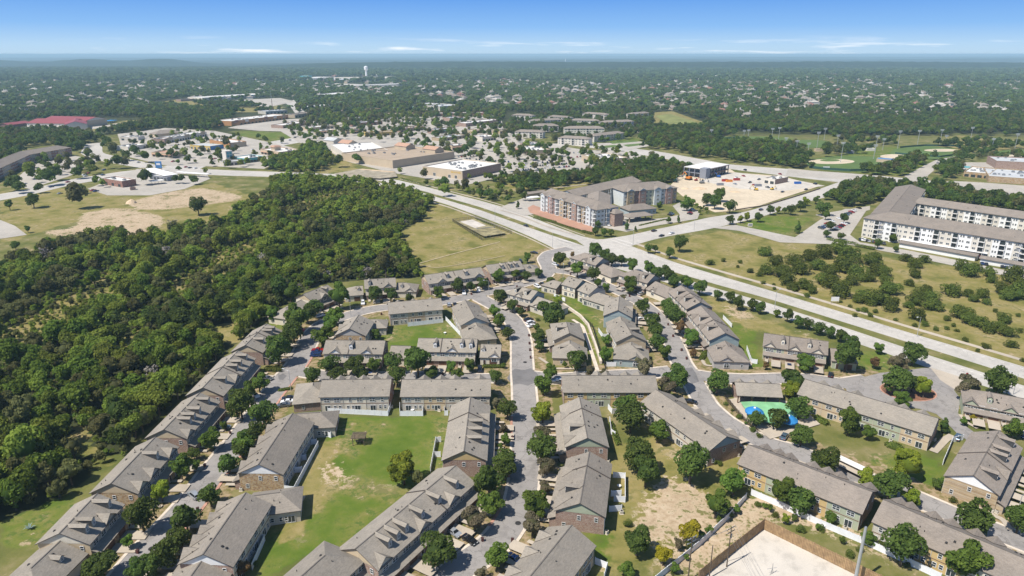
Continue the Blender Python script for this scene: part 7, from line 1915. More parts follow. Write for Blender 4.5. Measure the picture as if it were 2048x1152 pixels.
# cars in the lots: rows given by their ends
FCR = random.Random(9); far_items = []
def row(p0, p1, n, hd, keep=.85):
    for k in range(n):
        if FCR.random() > keep: continue
        t = (k + .5) / n; far_items.append((p0[0] + (p1[0] - p0[0]) * t, p0[1] + (p1[1] - p0[1]) * t, hd))
row((1640,459), (1666,443), 8, (10, 3)); row((1668,462), (1690,448), 6, (10, 3)); row((1718,480), (1770,489), 12, (3, 8)); row((1676,440), (1720,416), 9, (10, 3), .7); row((1800,489), (1968,518), 26, (3, 8), .75)
row((1215,452), (1242,449), 6, (3, 8)); row((1338,432), (1352,424), 4, (10, 3)); row((1378,430), (1386,420), 5, (10, 3)); row((1960,528), (2040,541), 10, (3, 8), .5)
for y_ in (328, 334, 340): row((1035, y_ + 2), (1140, y_ - 6), 22, (3, 8), .62)
for y_ in (285, 292, 300, 310): row((890, y_ + 6), (1010, y_), 20, (3, 8), .35)
row((1095,322), (1170,313), 12, (3, 8), .5); row((1120,305), (1230,312), 14, (3, 8), .35); row((930,318), (1020,325), 14, (3, 8), .6)
row((590,247), (660,238), 14, (3, 8), .8); row((560,253), (640,244), 14, (3, 8), .6); row((345,292), (430,279), 18, (3, 8), .8); row((350,300), (440,288), 16, (3, 8), .6)
row((165,352), (180,346), 3, (10, -3)); row((800,262), (900,255), 14, (3, 8), .4); row((730,228), (760,225), 8, (3, 8), .7); row((880,250), (930,246), 8, (3, 8), .5); row((355,356), (412,355), 8, (3, 8), .5)
for t in ((208,341), (277,325.5), (346,324), (120,388), (103,374.5), (136,365), (171,353), (206,351), (372,335), (380,336.5), (391,337.5), (567,350), (563,287), (580,281), (186,382), (192,383.5), (590,276), (430,318), (460,312), (505,300)): far_items.append((t[0], t[1], (10, -2)))
for t in ((1487,295), (1490,341), (1500,366), (1508,371), (1470,369), (1535,376), (1560,349), (1487,353), (1518,360), (1472,356), (1452,361), (1565,385), (1612,380), (1875,327), (1630,369)): far_items.append((t[0], t[1], (10, FCR.choice((3, -3)))))
lbl_area = [((1700, 450), 'in the lot of the white apartments'), ((1885, 505), 'under the long white carport'), ((1230, 445), 'by the blue and red apartments'), ((1090, 335), 'in the big shopping car park'), ((950, 295), 'in the tree-lined middle car park'), ((610, 245), 'before the orange-fronted shops'), ((390, 290), 'before the white shop row'), ((200, 360), 'along the left arterial'), ((840, 258), 'in the upper shopping car park'), ((1500, 365), 'on the construction sand lot')]
for px, py, hd in far_items:
    a = P(px, py); b_ = P(px + hd[0], py + hd[1]); ang = math.atan2(b_.y - a.y, b_.x - a.x) + FCR.choice((0, math.pi))
    c = FCR.choice(('white', 'white', 'silver', 'black', 'black', 'grey', 'grey', 'blue', 'red', 'slate')); k = FCR.choice(('sedan', 'suv', 'suv', 'sedan', 'pickup'))
    o = place('parked_car', CM[k]['far'][c], None, (a.x, a.y, 0.02), ang)
    ar = min(lbl_area, key=lambda t: (t[0][0] - px) ** 2 + (3 * (t[0][1] - py)) ** 2)[1]
    tag(o, 'small distant %s %s %s' % (CARN[c], KN[k], ar), 'car', '%s %ss %s' % (CARN[c], KN[k], ar))
near_car(1274, 437, 'van', 'white', 10, 1, 'white shuttle van under the entrance canopy of the blue and red apartments')

# ------------------------------------------------------------------ poles, lamps, lines
def street_lamp(px, py, h, ax, ay, label):
    a = P(px, py); d = P(px + ax, py + ay) - a; d.normalize()
    o = empty('street_lamp', a, label, 'street lamp', 'street lamps')
    mb = MB(); mb.tube((0, 0, 0), (0, 0, h), .13, .08, 7); mb.obj('pole', M['pole'], o)
    mb = MB(); e_ = d * 2.0; mb.tube((0, 0, h - .15), (e_.x, e_.y, h + .35), .055, .05, 6); mb.obj('arm', M['pole'], o)
    mb = MB(); f = d * 2.0; g_ = d * 3.0; n = Vector((-d.y, d.x, 0)) * .22
    mb.hexa([(f.x + n.x, f.y + n.y, h + .28), (f.x - n.x, f.y - n.y, h + .28), (g_.x - n.x, g_.y - n.y, h + .3), (g_.x + n.x, g_.y + n.y, h + .3)], [(f.x + n.x, f.y + n.y, h + .45), (f.x - n.x, f.y - n.y, h + .45), (g_.x - n.x, g_.y - n.y, h + .42), (g_.x + n.x, g_.y + n.y, h + .42)]); mb.obj('lamp_head', M['membrane_g'], o)
for px, py, h, ax, ay, lb in [(582,782,8,-8,-2,'grey street lamp beside three parked cars on the western street'), (702,633,8,-8,-2,'street lamp in the upper bend of the western street'), (978,592,8,-8,0,'street lamp at the top of the central street'), (1126,560,8,0,-4,'street lamp by the upper street bend'), (1802,790,7,8,-4,'street lamp on the roundabout island'), (1834,673,9,-10,3,'tall street lamp on the dry field side of the arterial'), (1549,618,9,6,-2,'street lamp on the arterial median'), (2026,789,8,-8,-2,'street lamp near the right edge of the arterial'), (1105,494,9,6,-3,'signal lamp at the lower corner of the junction'), (1266,490,9,-6,-2,'signal lamp at the right corner of the junction'), (1388,459,9,-6,-1,'lamp pole on the kerb of the cross street'), (990,440,9,6,-3,'lamp pole on the arterial median above the fenced pit'), (2032,1035,7,8,-2,'street lamp in the trees at the right edge')]:
    street_lamp(px, py, h, ax, ay, lb)
# big pole in the concrete yard
a = P(1709, 1168); o = empty('light_pole', a, 'tall pale grey pole rising from the corner of the concrete yard', 'pole'); hpole = 15.5
mb = MB(); mb.tube((0, 0, 0), (0, 0, hpole), .42, .3, 12); mb.obj('pole', M['pole'], o); mb = MB(); mb.tube((0, 0, hpole), (0, 0, hpole + .3), .34, .2, 12); mb.obj('cap', M['metal'], o)
# wooden power poles with crossarms and wires
PW = []
for px, py, h, lb, arm in [(1453,1135,11.5,'tallest dark wooden power pole inside the board wall',1), (1418,1158,9.5,'middle dark wooden pole without crossarm',0), (1376,1160,12,'left power pole with a white crossarm over the fence',1)]:
    a = P(px, py); o = empty('power_pole', a, lb, 'power pole', 'power poles by the concrete yard'); mb = MB(); mb.tube((0, 0, 0), (0, 0, h), .17, .11, 8); mb.obj('pole', M['wood'], o)
    if arm:
        for z in (h - .4, h - 1.5):
            mb = MB(); mb.box(-1.5, 1.5, -.06, .06, -.07, .07); ar = place('crossarm', mb.mesh('crossarm', M['metal' if px < 1400 else 'wood']), o, (0, .15, z), .6)
            for x_ in (-1.3, -.5, .5, 1.3):
                mb = MB(); mb.tube((0, 0, .07), (0, 0, .3), .05, .04, 6); place('insulator', mb.mesh('insulator', M['white']), ar, (x_, 0, 0))
        mb = MB(); mb.tube((.3, .3, h - 3.2), (.3, .3, h - 2.2), .22, .22, 8); mb.obj('transformer', M['metal'], o)
    PW.append((a, h))
def wire(a, b_, sag, label):
    cu = []; mb = MB(); n = 10; pr = None
    for k in range(n + 1):
        t = k / n; p = a.lerp(b_, t); p.z -= sag * 4 * t * (1 - t)
        if pr is not None: mb.tube(pr, p, .018, .018, 4)
        pr = p
    return mb
top = [Vector((p.x, p.y, h - .2)) for p, h in PW]
mb = MB(); e_ = P(1440, 1230)
for i, dx in enumerate((-1.3, -.5, .5, 1.3)):
    for a, c in ((top[0], top[2]), (top[0], Vector((e_.x + 8, e_.y - 10, 11)))):
        w_ = wire(a + Vector((dx, .5 * dx, 0)), c + Vector((dx, .5 * dx, 0)), .9, ''); b0 = len(mb.v); mb.v += w_.v; mb.f += [tuple(q + b0 for q in f) for f in w_.f]; mb.m += w_.m
tag(mb.obj('power_lines', M['metal']), 'thin power wires strung between the wooden poles by the board wall', 'wires')
a = P(1543, 1149); o = empty('antenna_mast', a, 'small antenna mast standing on the concrete yard at the bottom edge', 'antenna'); mb = MB(); mb.tube((0, 0, 0), (0, 0, 3.2), .08, .05, 6); mb.obj('pole', M['metal'], o); mb = MB(); mb.tube((-1.2, 0, 1.6), (1.0, 0, 2.0), .04, .04, 5); mb.tube((-.6, -.4, .1), (0, 0, 1.8), .04, .04, 5); mb.tube((.6, .4, .1), (0, 0, 1.8), .04, .04, 5); mb.obj('arm', M['metal'], o)
# ball field light poles
for k, (px, py, h) in enumerate([(1421,285,17), (1633,300,22), (1672,303,20), (1681,325,22), (1750,305,20), (1747,318,16), (1795,297,22), (1834,292,20), (1879,290,20), (1939,288,22), (2028,304,22), (1557,278,16), (1543,280,16), (1570,300,15), (1487,278,12), (1496,277,12), (1648,280,16), (1591,312,18), (1615,310,14), (1765,300,14), (1890,289,12), (1983,300,14)]):
    a = P(px, py); o = empty('field_light', a, None, 'light pole', 'floodlight poles of the ball fields'); o['label'] = '%s floodlight pole from the left among the ball fields' % ((ORD + ['twenty-first', 'twenty-second'])[sorted([(q[0]) for q in [(1421,), (1633,), (1672,), (1681,), (1750,), (1747,), (1795,), (1834,), (1879,), (1939,), (2028,), (1557,), (1543,), (1570,), (1487,), (1496,), (1648,), (1591,), (1615,), (1765,), (1890,), (1983,)]]).index(px)])
    mb = MB(); mb.tube((0, 0, 0), (0, 0, h), .32, .2, 6); mb.obj('pole', M['pole'], o); mb = MB(); mb.box(-2.4, 2.4, -.25, .25, h - .3, h + .5, 0); mb.box(-2.0, 2.0, -.25, .25, h - 1.6, h - .9, 0); mb.obj('lamp_bank', M['membrane_g'], o)
# outfield fences
def field_fence(pts, label, h=2.2):
    w_ = [P(*q) for q in pts]; mb = MB()
    for a, c in zip(w_, w_[1:]):
        d = (c - a).normalized(); n = Vector((-d.y, d.x, 0)) * .06
        A = [a + n, a - n, c - n, c + n]; mb.hexa([(v.x, v.y, .05) for v in A], [(v.x, v.y, h) for v in A])
    return tag(mb.obj('outfield_fence', plain('windscreen_green', (.03, .075, .06), .8)), label, 'fence')
field_fence([(1618,336),(1650,340),(1700,343),(1750,342),(1785,336),(1797,329)], 'dark green outfield fence of the nearest ball field', 2.6)
field_fence([(1790,308),(1830,312),(1880,315),(1905,312)], 'dark green fence between the two middle ball fields'); field_fence([(1800,296),(1850,292),(1910,293),(1925,298)], 'dark green fence behind the middle ball fields'); field_fence([(1430,279),(1470,277),(1500,281),(1520,285)], 'dark green fence of the left ball field')
a = P(1652, 339); o = empty('field_sign', a, 'white banner sign on the outfield fence of the nearest ball field', 'sign'); mb = MB(); mb.box(-3.4, 3.4, -.3, -.1, .4, 3.2); mb.obj('board', M['white'], o); mb = MB(); mb.box(-3, -2.8, -.1, 0, 0, 2); mb.box(2.8, 3, -.1, 0, 0, 2); mb.obj('post', M['metal'], o)
a = P(1766, 334); o = empty('scoreboard', a, 'dark scoreboard at the outfield corner of the nearest ball field', 'scoreboard'); mb = MB(); mb.box(-2.6, 2.6, -.2, .2, 2, 5); mb.obj('board', M['greywall'], o); mb = MB(); mb.tube((-2, 0, 0), (-2, 0, 2), .12); mb.tube((2, 0, 0), (2, 0, 2), .12); mb.obj('post', M['metal'], o)
# water tower, masts
a = P(733, 155); o = empty('water_tower', a, 'white water tower with a broad tank standing over the far trees', 'water tower')
s_ = 1 / ppm(733, 155)
mb = MB(); mb.tube((0, 0, 0), (0, 0, 14 * s_), 2.0 * s_, 1.7 * s_, 16); mb.obj('shaft', M['white'], o)
mb = MB(); mb.tube((0, 0, 12.5 * s_), (0, 0, 15 * s_), 1.8 * s_, 3.7 * s_, 18); mb.tube((0, 0, 15 * s_), (0, 0, 20.5 * s_), 3.7 * s_, 3.7 * s_, 18); mb.tube((0, 0, 20.5 * s_), (0, 0, 22 * s_), 3.7 * s_, 1.2 * s_, 18); mb.obj('tank', M['white'], o)
a = P(546, 226); o = empty('radio_mast', a, 'thin dark radio mast beside the grey church roof', 'mast'); mb = MB(); k_ = 1 / ppm(546, 226); mb.tube((0, 0, 0), (0, 0, 27 * k_), .75, .6, 6); mb.obj('shaft', M['trim'], o); mb = MB(); mb.tube((0, 0, 27 * k_), (0, 0, 45 * k_), .5, .2, 6); mb.obj('tip', M['pole'], o)
a = P(1131, 123.5); o = empty('white_spire', a, 'tiny white tower on the wooded ridge at the horizon', 'tower'); k_ = 1 / ppm(1131, 123.5); mb = MB(); mb.tube((0, 0, 0), (0, 0, 6.5 * k_), 1.1 * k_, .5 * k_, 8); mb.obj('shaft', M['white'], o)

# ------------------------------------------------------------------ small things of the estate
# blue shade canopies over the pool and the green water
psheet('water', [(1480,811),(1498,810),(1560,812),(1598,822),(1592,846),(1560,858),(1520,850),(1494,832)], 'pool_green')
for px, py, rx, ry, lb in ((1509,822,18,12,'left round blue shade canopy over the green pool'), (1577,838,18,14,'right blue shade canopy over the green pool, half behind a tree')):
    a = P(px, py, 2.6); rm = rx / ppm(px, py, 2.6); o = empty('shade_canopy', (a.x, a.y, 0), lb, 'shade canopy', 'blue pool canopies'); mb = MB(); n = 16
    ring = [(rm * math.cos(2 * math.pi * k / n), rm * math.sin(2 * math.pi * k / n) * 1.05, 2.5) for k in range(n)]
    r2 = [(x_ * .6, y_ * .6, 3.35) for x_, y_, z_ in ring]; r3 = [(x_ * .12, y_ * .12, 3.8) for x_, y_, z_ in ring]; r0 = [(x_, y_, 2.1) for x_, y_, z_ in ring]
    for A_, B_ in ((r0, ring), (ring, r2), (r2, r3)):
        for k in range(n): j = (k + 1) % n; mb.poly([A_[k], A_[j], B_[j], B_[k]])
    mb.poly(r3); mb.obj('canopy', M['pool_blue'], o)
    mb = MB(); mb.tube((0, 0, 0), (0, 0, 3.8), .12, .1, 8); mb.obj('pole', M['metal'], o)
    mb = MB(); mb.tube((0, 0, 3.8), (0, 0, 4.0), rm * .14, rm * .1, 10); mb.obj('cap', M['white'], o)
# mailbox shelter
a0, a1 = P(1667, 925), P(1735, 958); d = a1 - a0; L = d.length; ang = math.atan2(d.y, d.x)
o = empty('mailbox_shelter', a0, 'long low mailbox shelter with a pale roof on a concrete strip', 'mailbox shelter', None, ang)
mb = MB(); mb.hexa([(-.3, -1, 2.3), (L + .3, -1, 2.3), (L + .3, 1.1, 2.5), (-.3, 1.1, 2.5)], [(-.3, -1, 2.5), (L + .3, -1, 2.5), (L + .3, 1.1, 2.7), (-.3, 1.1, 2.7)]); mb.obj('roof', M['membrane'], o)
for k in range(9): mb = MB(); x_ = L * (k + .5) / 9; mb.box(x_ - .75, x_ + .75, .1, .6, .6, 1.7); mb.box(x_ - .2, x_ + .2, .2, .5, 0, .6); mb.obj('mailbox', M['greywall'], o)
for k in range(5): mb = MB(); x_ = L * k / 4; mb.box(x_ - .08, x_ + .08, .7, .86, 0, 2.5); mb.obj('post', M['white'], o)
psheet('footpath', [(1662,932),(1672,926),(1742,960),(1733,968)], 'drive')
# pergola on the lawn
a = P(719, 886); o = empty('pergola', a, 'small dark timber pergola with slatted roof on the large lawn', 'pergola', None, .02)
for x_ in (-1.7, 1.7):
    for y_ in (-1.5, 1.5): mb = MB(); mb.box(x_ - .1, x_ + .1, y_ - .1, y_ + .1, 0, 2.5); mb.obj('post', M['wood'], o)
for y_ in (-1.5, 1.5): mb = MB(); mb.box(-2.2, 2.2, y_ - .08, y_ + .08, 2.5, 2.68); mb.obj('beam', M['wood'], o)
sl = MB(); sl.box(-.09, .09, -2.0, 2.0, 0, .12); slm = sl.mesh('slat', M['wood'])
for k in range(16): place('slat', slm, o, (-2.1 + k * .28, 0, 2.69))
mb = MB(); mb.box(-1.1, 1.1, -.4, .4, .72, .8); mb.box(-.9, -.7, -.3, .3, 0, .72); mb.box(.7, .9, -.3, .3, 0, .72); tag(mb.obj('picnic_table', M['wood'], None, a), 'dark picnic table under the pergola on the large lawn', 'table')
# wheelie bins beside the kerbs
def bin_mesh():
    mb = MB(); mb.hexa([(-.26, -.28, .08), (.26, -.28, .08), (.26, .28, .08), (-.26, .28, .08)], [(-.33, -.36, 1.0), (.33, -.36, 1.0), (.33, .36, 1.0), (-.33, .36, 1.0)]); return mb.mesh('body', plain('bin_maroon', (.11, .035, .03), .6))
BM = bin_mesh(); mb = MB(); mb.hexa([(-.36, -.4, 1.005), (.36, -.4, 1.005), (.36, .4, 1.005), (-.36, .4, 1.005)], [(-.3, -.36, 1.12), (.3, -.36, 1.12), (.3, .36, 1.12), (-.3, .36, 1.12)]); BL = mb.mesh('lid', plain('bin_lid', (.06, .025, .022), .6))
mb = MB(); mb.tube((-.33, 0, .12), (.33, 0, .12), .12, .12, 8); BW = mb.mesh('wheel', M['rubber'])
BINS = [(410,934), (276,1107), (367,906), (461,869), (396,1022), (965,1083), (1025,1084), (1026,909), (1025,878), (1058,673), (1059,689), (1060,702), (1061,717), (885,751), (683,584), (763,630), (1141,550), (1277,603), (1317,630), (1336,651), (1346,674), (1363,702), (1373,719), (1259,594), (1076,860), (943,590), (1034,575)]
lab = describe([(P(*q).x, P(*q).y, 'b') for q in BINS], dict(b='dark red wheeled bin'), 'near')
for i, q in enumerate(BINS):
    o = empty('wheelie_bin', P(*q), lab[i], 'bin', 'wheeled bins at the kerbs', i * 1.3); place('body', BM, o); place('lid', BL, o); place('wheel', BW, o, (0, .3, 0))
# air conditioners by the walls
mb = MB(); mb.box(-.42, .42, -.42, .42, 0, .85, 0); mb.tube((0, 0, .86), (0, 0, .9), .33, .33, 10, 1); ACM = mb.mesh('casing', [M['greige'], M['vent']])
mb = MB(); mb.box(-.55, .55, -.55, .55, 0, .07); ACB = mb.mesh('base', M['curb'])
ACS = [(483,981), (531,729), (1213,1067), (1216,925), (1475,912), (1993,1026), (1983,1024), (879,822), (1243,1027), (1868,881), (1781,884), (1114,722), (783,815), (957,835), (1690,1059)]
lab = describe([(P(*q).x, P(*q).y, 'b') for q in ACS], dict(b='boxy grey air conditioner'), 'beside')
for i, q in enumerate(ACS): o = empty('air_conditioner', P(*q), lab[i], 'air conditioner', 'air conditioners by the walls', i * .4); place('casing', ACM, o, (0, 0, .07)); place('base', ACB, o)
# clipped hedges
def hedge(px, w_, h, label, mat='j'):
    r = np.random.default_rng(int(px[0][0])); pts = resample([P(*q) for q in px], 40); n = 900
    i = r.uniform(0, 38.99, n); k = i.astype(int); f = (i - k)[:, None]; c = pts[k] * (1 - f) + pts[k + 1] * f
    d = r.normal(size=(n, 3)); d /= np.linalg.norm(d, axis=1)[:, None]; d[:, 2] = abs(d[:, 2])
    d = np.sign(d) * np.abs(d) ** .5
    pos = np.concatenate([c, np.zeros((n, 1))], 1) + d * np.array([w_ / 2, w_ / 2, h]) * r.uniform(.85, 1.05, (n, 1))
    nr = d + r.normal(size=(n, 3)) * .5; nr /= np.linalg.norm(nr, axis=1)[:, None]; a = np.cross(nr, r.normal(size=(n, 3))); a /= np.linalg.norm(a, axis=1)[:, None]; b_ = np.cross(nr, a); s = .28 * r.uniform(.6, 1.3, n)[:, None]
    co = np.stack([pos - a * s, pos + b_ * s * .8, pos + a * s, pos - b_ * s * .8], 1).reshape(-1, 3); o3 = np.array([pts[0][0], pts[0][1], 0]); co -= o3
    me = np_mesh('hedge', co, np.arange(4 * n).reshape(n, 4), [F[mat]]); at = me.attributes.new('tone', 'FLOAT', 'FACE'); at.data.foreach_set('value', r.uniform(0, 1, n).astype(np.float32))
    tag(place('hedge', me, None, tuple(o3)), label, 'hedge', 'clipped hedges')
for px, w_, h, lb in [([(969,735),(1004,735)], 1.6, 1.2, 'clipped hedge under the arched window of the row with white dormers'), ([(537,740),(560,742)], 3, 1.6, 'rounded hedge island on the western street'), ([(1632,838),(1652,850)], 2.0, 1.5, 'clipped brown-green hedge on the lawn by the pool'), ([(1777,893),(1800,900)], 2.2, 1.6, 'clipped hedge beside the sage-backed row'), ([(1068,436),(1110,446)], 3, 1.6, 'long hedge along the red paving'), ([(1165,464),(1184,469)], 2.6, 1.4, 'short hedge at the end of the red paving'), ([(1085,440),(1160,462)], 2, 1.0, 'low planting along the edge of the red paving'), ([(1278,452),(1330,440)], 1.4, .9, 'row of low shrubs on the verge before the entrance canopy'), ([(1655,480),(1712,490)], 2.4, 1.8, 'hedge below the lot of the white apartments'), ([(1712,493),(1750,500)], 2.4, 1.8, 'hedge right of the lot of the white apartments'), ([(1402,720),(1412,706)], 1.8, 1.3, 'clipped hedge at the hipped corner house'), ([(1420,730),(1495,731)], .9, .6, 'low row of shrubs before the hipped corner house'), ([(1940,1020),(1965,1030)], 1.8, 1.2, 'hedge in front of the tan brick row'), ([(1222,850),(1236,890)], 1.6, 1.4, 'hedge right of the upper green-gabled row'), ([(802,358),(850,371)], 2.2, 1.5, 'hedge beside the arterial below the big store'), ([(560,782),(582,778)], 1.4, .7, 'small planting by the lower streetlight')]:
    hedge(px, w_, h, lb)
# shrubs along the fences and house fronts
rs_ = random.Random(3); items = []
SH = [(512,1130), (500,1095), (431,741), (579,843), (910,860), (905,865), (990,870), (1000,895), (905,912), (1380,1090), (1402,1078), (1420,1060), (1440,1040), (1372,1118), (1345,1145), (1460,1030), (1588,1040), (1600,1060), (1640,1058), (1683,1085), (1720,1100), (1765,1092), (1660,1040), (1530,1015), (1540,1022), (1517,1010), (1906,1002), (1872,978), (1880,968), (1990,905), (2000,960), (1925,850), (1960,842), (1075,640), (1063,617), (1008,735), (1155,738), (1130,735), (1210,715), (1108,735), (1255,1050), (1240,1012), (1452,808), (1465,820), (1478,834), (1492,848), (1505,860), (1518,872), (1440,928), (1430,925), (560,720), (740,690), (545,738), (1905,1145), (1550,1030), (1700,1110), (1815,1130)]
for px, py in SH:
    q = P(px, py, .4); items.append((q.x, q.y, 'b'))
lab = describe(items, dict(b='low green shrub'), 'beside')
for i, (x_, y_, _) in enumerate(items): add_tree('shrub', x_, y_, rs_.uniform(.7, 1.5), rs_.choice('jje'), lab[i], 'shrub', 'low shrubs of the estate')
# white sign on the field, utility box, manholes
a = P(1669, 607); o = empty('field_sign', a, 'white sign board on two posts at the edge of the dry field', 'sign'); mb = MB(); mb.box(-1.9, 1.9, -.06, .06, 1.2, 3.4); mb.obj('board', M['white'], o)
for x_ in (-1.6, 1.6): mb = MB(); mb.box(x_ - .07, x_ + .07, .061, .2, 0, 3.2); mb.obj('post', M['wood'], o)
a = P(1500, 453); o = empty('stone_sign', a, 'small pale monument sign on the corner of the clipped lawn', 'sign'); mb = MB(); mb.box(-1.6, 1.6, -.3, .3, 0, 2.2); mb.obj('block', M['stucco_w'], o); mb = MB(); mb.box(-1.2, 1.2, -.36, -.31, .8, 1.8); mb.obj('plate', M['greywall'], o)
a = P(598, 997); o = empty('utility_cover', a, 'square pale concrete utility cover on the large lawn', 'cover'); mb = MB(); mb.box(-1.5, 1.5, -1.1, 1.1, 0, .18); mb.obj('slab', M['sand'], o); mb = MB(); mb.tube((0, 0, .18), (0, 0, .22), .4, .4, 12); mb.obj('lid', M['trim'], o)
for px, py, lb in ((1036,1047,'round iron manhole cover in the lower central street'), (303,1098,'manhole cover in the western street near the lower driveway'), (1377,752,'manhole cover at the street crossing by the hipped corner house'), (1050,725,'manhole cover in the upper central street')):
    mb = MB(); mb.tube((0, 0, 0), (0, 0, .19), .75, .75, 18); tag(mb.obj('manhole_cover', M['vent'], None, P(px, py)), lb, 'manhole')
a = P(60, 1058); o = empty('agave', a, 'grey green spiky agave on the grass at the lower left', 'plant')
lf = MB(); lf.hexa([(.05, -.11, .1), (1.0, -.13, .75), (1.0, .13, .75), (.05, .11, .1)], [(.05, -.1, .16), (1.0, -.12, .8), (1.0, .12, .8), (.05, .1, .16)]); lf.poly([(1.0, -.13, .78), (1.55, 0, .7), (1.0, .13, .78)]); lfm = lf.mesh('leaf', plain('agave_leaf', (.2, .27, .24), .7))
for k in range(22): le = place('leaf', lfm, o, (0, 0, 0), k * 2.4, .65 + .35 * (k % 3) / 2); le.rotation_euler = (0, -.5 * (k % 4) / 3, k * 2.4)
a = P(1902, 762); o = empty('stop_sign', P(1931, 760), 'red octagonal stop sign at the exit to the arterial', 'stop sign'); mb = MB(); mb.tube((0, 0, 0), (0, 0, 2.6), .05); mb.obj('post', M['metal'], o)
mb = MB(); oc = [(.5 * math.cos(math.pi / 8 + k * math.pi / 4), .5 * math.sin(math.pi / 8 + k * math.pi / 4)) for k in range(8)]; mb.poly([(x_, -.07, 2.6 + z_) for x_, z_ in oc]); mb.poly([(x_, -.1, 2.6 + z_) for x_, z_ in oc][::-1])
for k in range(8): j = (k + 1) % 8; mb.poly([(oc[k][0], -.07, 2.6 + oc[k][1]), (oc[j][0], -.07, 2.6 + oc[j][1]), (oc[j][0], -.1, 2.6 + oc[j][1]), (oc[k][0], -.1, 2.6 + oc[k][1])])
mb.obj('plate', M['redp'], o)
# patio things
for i, (px, py, lb) in enumerate(((612,935,'white patio table behind the stone row by the large lawn'), (825,823,'white patio table behind the tan-backed row'), (1238,975,'small patio table beside the lower green-gabled row'), (700,822,'patio table behind the cream-backed row'), (890,668,'patio table by the hipped house'), (1645,1055,'patio table above the long white fence'))):
    o = empty('patio_table', P(px, py), lb, 'table', 'patio tables'); mb = MB(); mb.tube((0, 0, .68), (0, 0, .74), .6, .6, 14); mb.obj('top', M['white'], o); mb = MB(); mb.tube((0, 0, 0), (0, 0, .68), .07, .05, 6); mb.tube((0, 0, 0), (0, 0, .05), .3, .25, 10); mb.obj('leg', M['metal'], o)
# construction yard: excavator, lifts, dumpsters, heaps
def excavator(px, py, label, col='yellowp', rz=.5, s=1.6):
    o = empty('excavator', P(px, py), label, 'excavator', 'construction machines', rz); o.scale = (s, s, s)
    for y_ in (-1, 1): mb = MB(); mb.box(-1.7, 1.7, y_ * .95 - .28, y_ * .95 + .28, 0, .8); mb.obj('track', M['rubber'], o)
    mb = MB(); mb.box(-1.5, 1.2, -1.1, 1.1, .9, 1.9); mb.obj('body', M[col], o); mb = MB(); mb.hexa([(.2, .1, 1.9), (1.3, .1, 1.9), (1.3, 1.1, 1.9), (.2, 1.1, 1.9)], [(.3, .2, 2.9), (1.0, .2, 2.9), (1.0, 1.05, 2.9), (.3, 1.05, 2.9)]); mb.obj('cab', M['carglass'], o)
    mb = MB(); mb.tube((.9, -.3, 1.7), (3.2, -.3, 4.0), .25, .2, 6); mb.tube((3.2, -.3, 4.0), (4.8, -.3, 2.0), .2, .15, 6); mb.obj('boom', M[col], o); mb = MB(); mb.hexa([(4.3, -.8, .9), (5.2, -.8, .9), (5.2, .2, .9), (4.3, .2, .9)], [(4.4, -.8, 2.0), (5.0, -.8, 2.0), (5.0, .2, 2.0), (4.4, .2, 2.0)]); mb.obj('bucket', M['metal'], o)
excavator(1377,360,'orange excavator beside the half-built office', 'orange', 2.2, 1.8); excavator(1404,367,'grey mixer-like loader before the half-built office', 'metal', .2, 1.3); excavator(1350,364,'green machine at the left edge of the sand lot', 'greenroof', 1.2, 1.3); excavator(1512,381,'yellow loader on the bare sand', 'yellowp', 2.8, 1.1); excavator(1544,380,'small yellow digger right of the loader on the sand', 'yellowp', .4, .9); excavator(1392,362,'red lift before the half-built office', 'redp', .3, .9)
excavator(1437,355,'pale blue lift against the half-built office', 'bluep', 2.6, 1.2)
for px, py, mt, lb in ((1458,364,'orange','orange open skip on the sand lot'), (1450,363,'redp','red container left of the orange skip'), (1473,361,'redp','red container right of the orange skip'), (1595,368,'bluep','blue skip on the white slab'), (1516,373,'greywall','dark grey container on the sand lot'), (1440,371,'greywall','long low grey block stack on the sand lot')):
    o = empty('skip', P(px, py), lb, 'skip', 'skips and containers on the sand lot', .1); mb = MB(); t_ = 3.0
    for x0, x1, y0, y1 in ((-t_, t_, -1.2, -1.1), (-t_, t_, 1.1, 1.2), (-t_, -t_ + .1, -1.1, 1.1), (t_ - .1, t_, -1.1, 1.1)): mb.box(x0, x1, y0, y1, .1, 2.2)
    mb.obj('body', M[mt], o); mb = MB(); mb.box(-t_ + .1, t_ - .1, -1.1, 1.1, .1, 1.7); mb.obj('load', M['sand'], o)
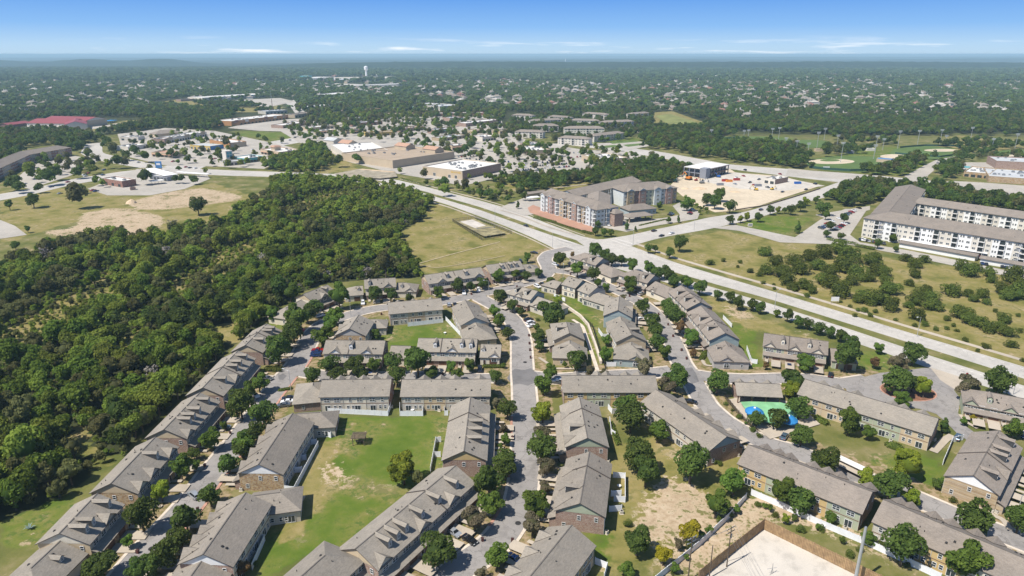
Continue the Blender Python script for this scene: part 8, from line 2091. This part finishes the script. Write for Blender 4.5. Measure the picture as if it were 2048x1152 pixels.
for i, (px, py, r_, h_, lb) in enumerate(((1400,378,7,1.6,'largest sand heap on the construction lot'), (1370,378,4,1.2,'small sand heap at the left of the construction lot'), (1470,384,6,1.0,'flat sand heap in the middle of the construction lot'), (263,406,4.5,3.0,'grey gravel heap beside the ploughed ground'))):
    a = P(px, py); rg = np.random.default_rng(i); n = 18; mb = MB(); rings = []
    for q_, f_ in ((1, 0), (.7, .55), (.35, .9), (.08, 1)):
        rings.append([(r_ * q_ * rg.uniform(.85, 1.1) * math.cos(2 * math.pi * k / n), r_ * .8 * q_ * rg.uniform(.85, 1.1) * math.sin(2 * math.pi * k / n), h_ * f_ * rg.uniform(.85, 1.1) - .02) for k in range(n)])
    for A_, B_ in zip(rings, rings[1:]):
        for k in range(n): j = (k + 1) % n; mb.poly([A_[k], A_[j], B_[j], B_[k]])
    mb.poly(rings[-1]); tag(mb.obj('heap', M['sand'], None, a), lb, 'heap', 'heaps of soil')
low_wall([(1470,421),(1530,412),(1600,391),(1640,378)], .9, .6, 'wood', 'low silt fence along the edge of the sand lot', 'silt_fence')
# road markings on the arterial and the crossing
mk = MB(); z = nz()
def dash(A, B_, t0, t1, w_=.16):
    a = P(*A); c = P(*B_); d = c - a; p, q = a + d * t0, a + d * t1; n = Vector((-d.y, d.x, 0)).normalized() * w_ / 2
    b0 = len(mk.v); mk.v += [(v.x, v.y, z) for v in (p + n, p - n, q - n, q + n)]; mk.f.append((b0, b0 + 1, b0 + 2, b0 + 3)); mk.m.append(0)
for UA, UB in ((UT1 + UT2[1:], UB1 + UB2[1:]), (LT1 + LT2[1:], LB1 + LB2[1:])):
    mid_ = resample([(P(*a) + P(*b_)) / 2 for a, b_ in zip(UA, UB)], 170); mid_ = smooth(mid_, 4)
    for k in range(0, 168, 1):
        p, q = Vector((*mid_[k], 0)), Vector((*mid_[k + 1], 0)); d = q - p; 
        if k % 1 == 0:
            n = Vector((-d.y, d.x, 0)).normalized() * .09; q2 = p + d * .35
            b0 = len(mk.v); mk.v += [(v.x, v.y, z) for v in (p + n, p - n, q2 - n, q2 + n)]; mk.f.append((b0, b0 + 1, b0 + 2, b0 + 3)); mk.m.append(0)
dash((1222, 484), (1258, 496), 0, 1, .3); dash((1230, 481), (1266, 492), 0, 1, .3)
for k in range(5): dash((1110 + k * 7, 479 + k * 2), (1124 + k * 7, 484 + k * 2), 0, 1, .2)
tag(mk.obj('road_markings', M['line']), kind='structure')
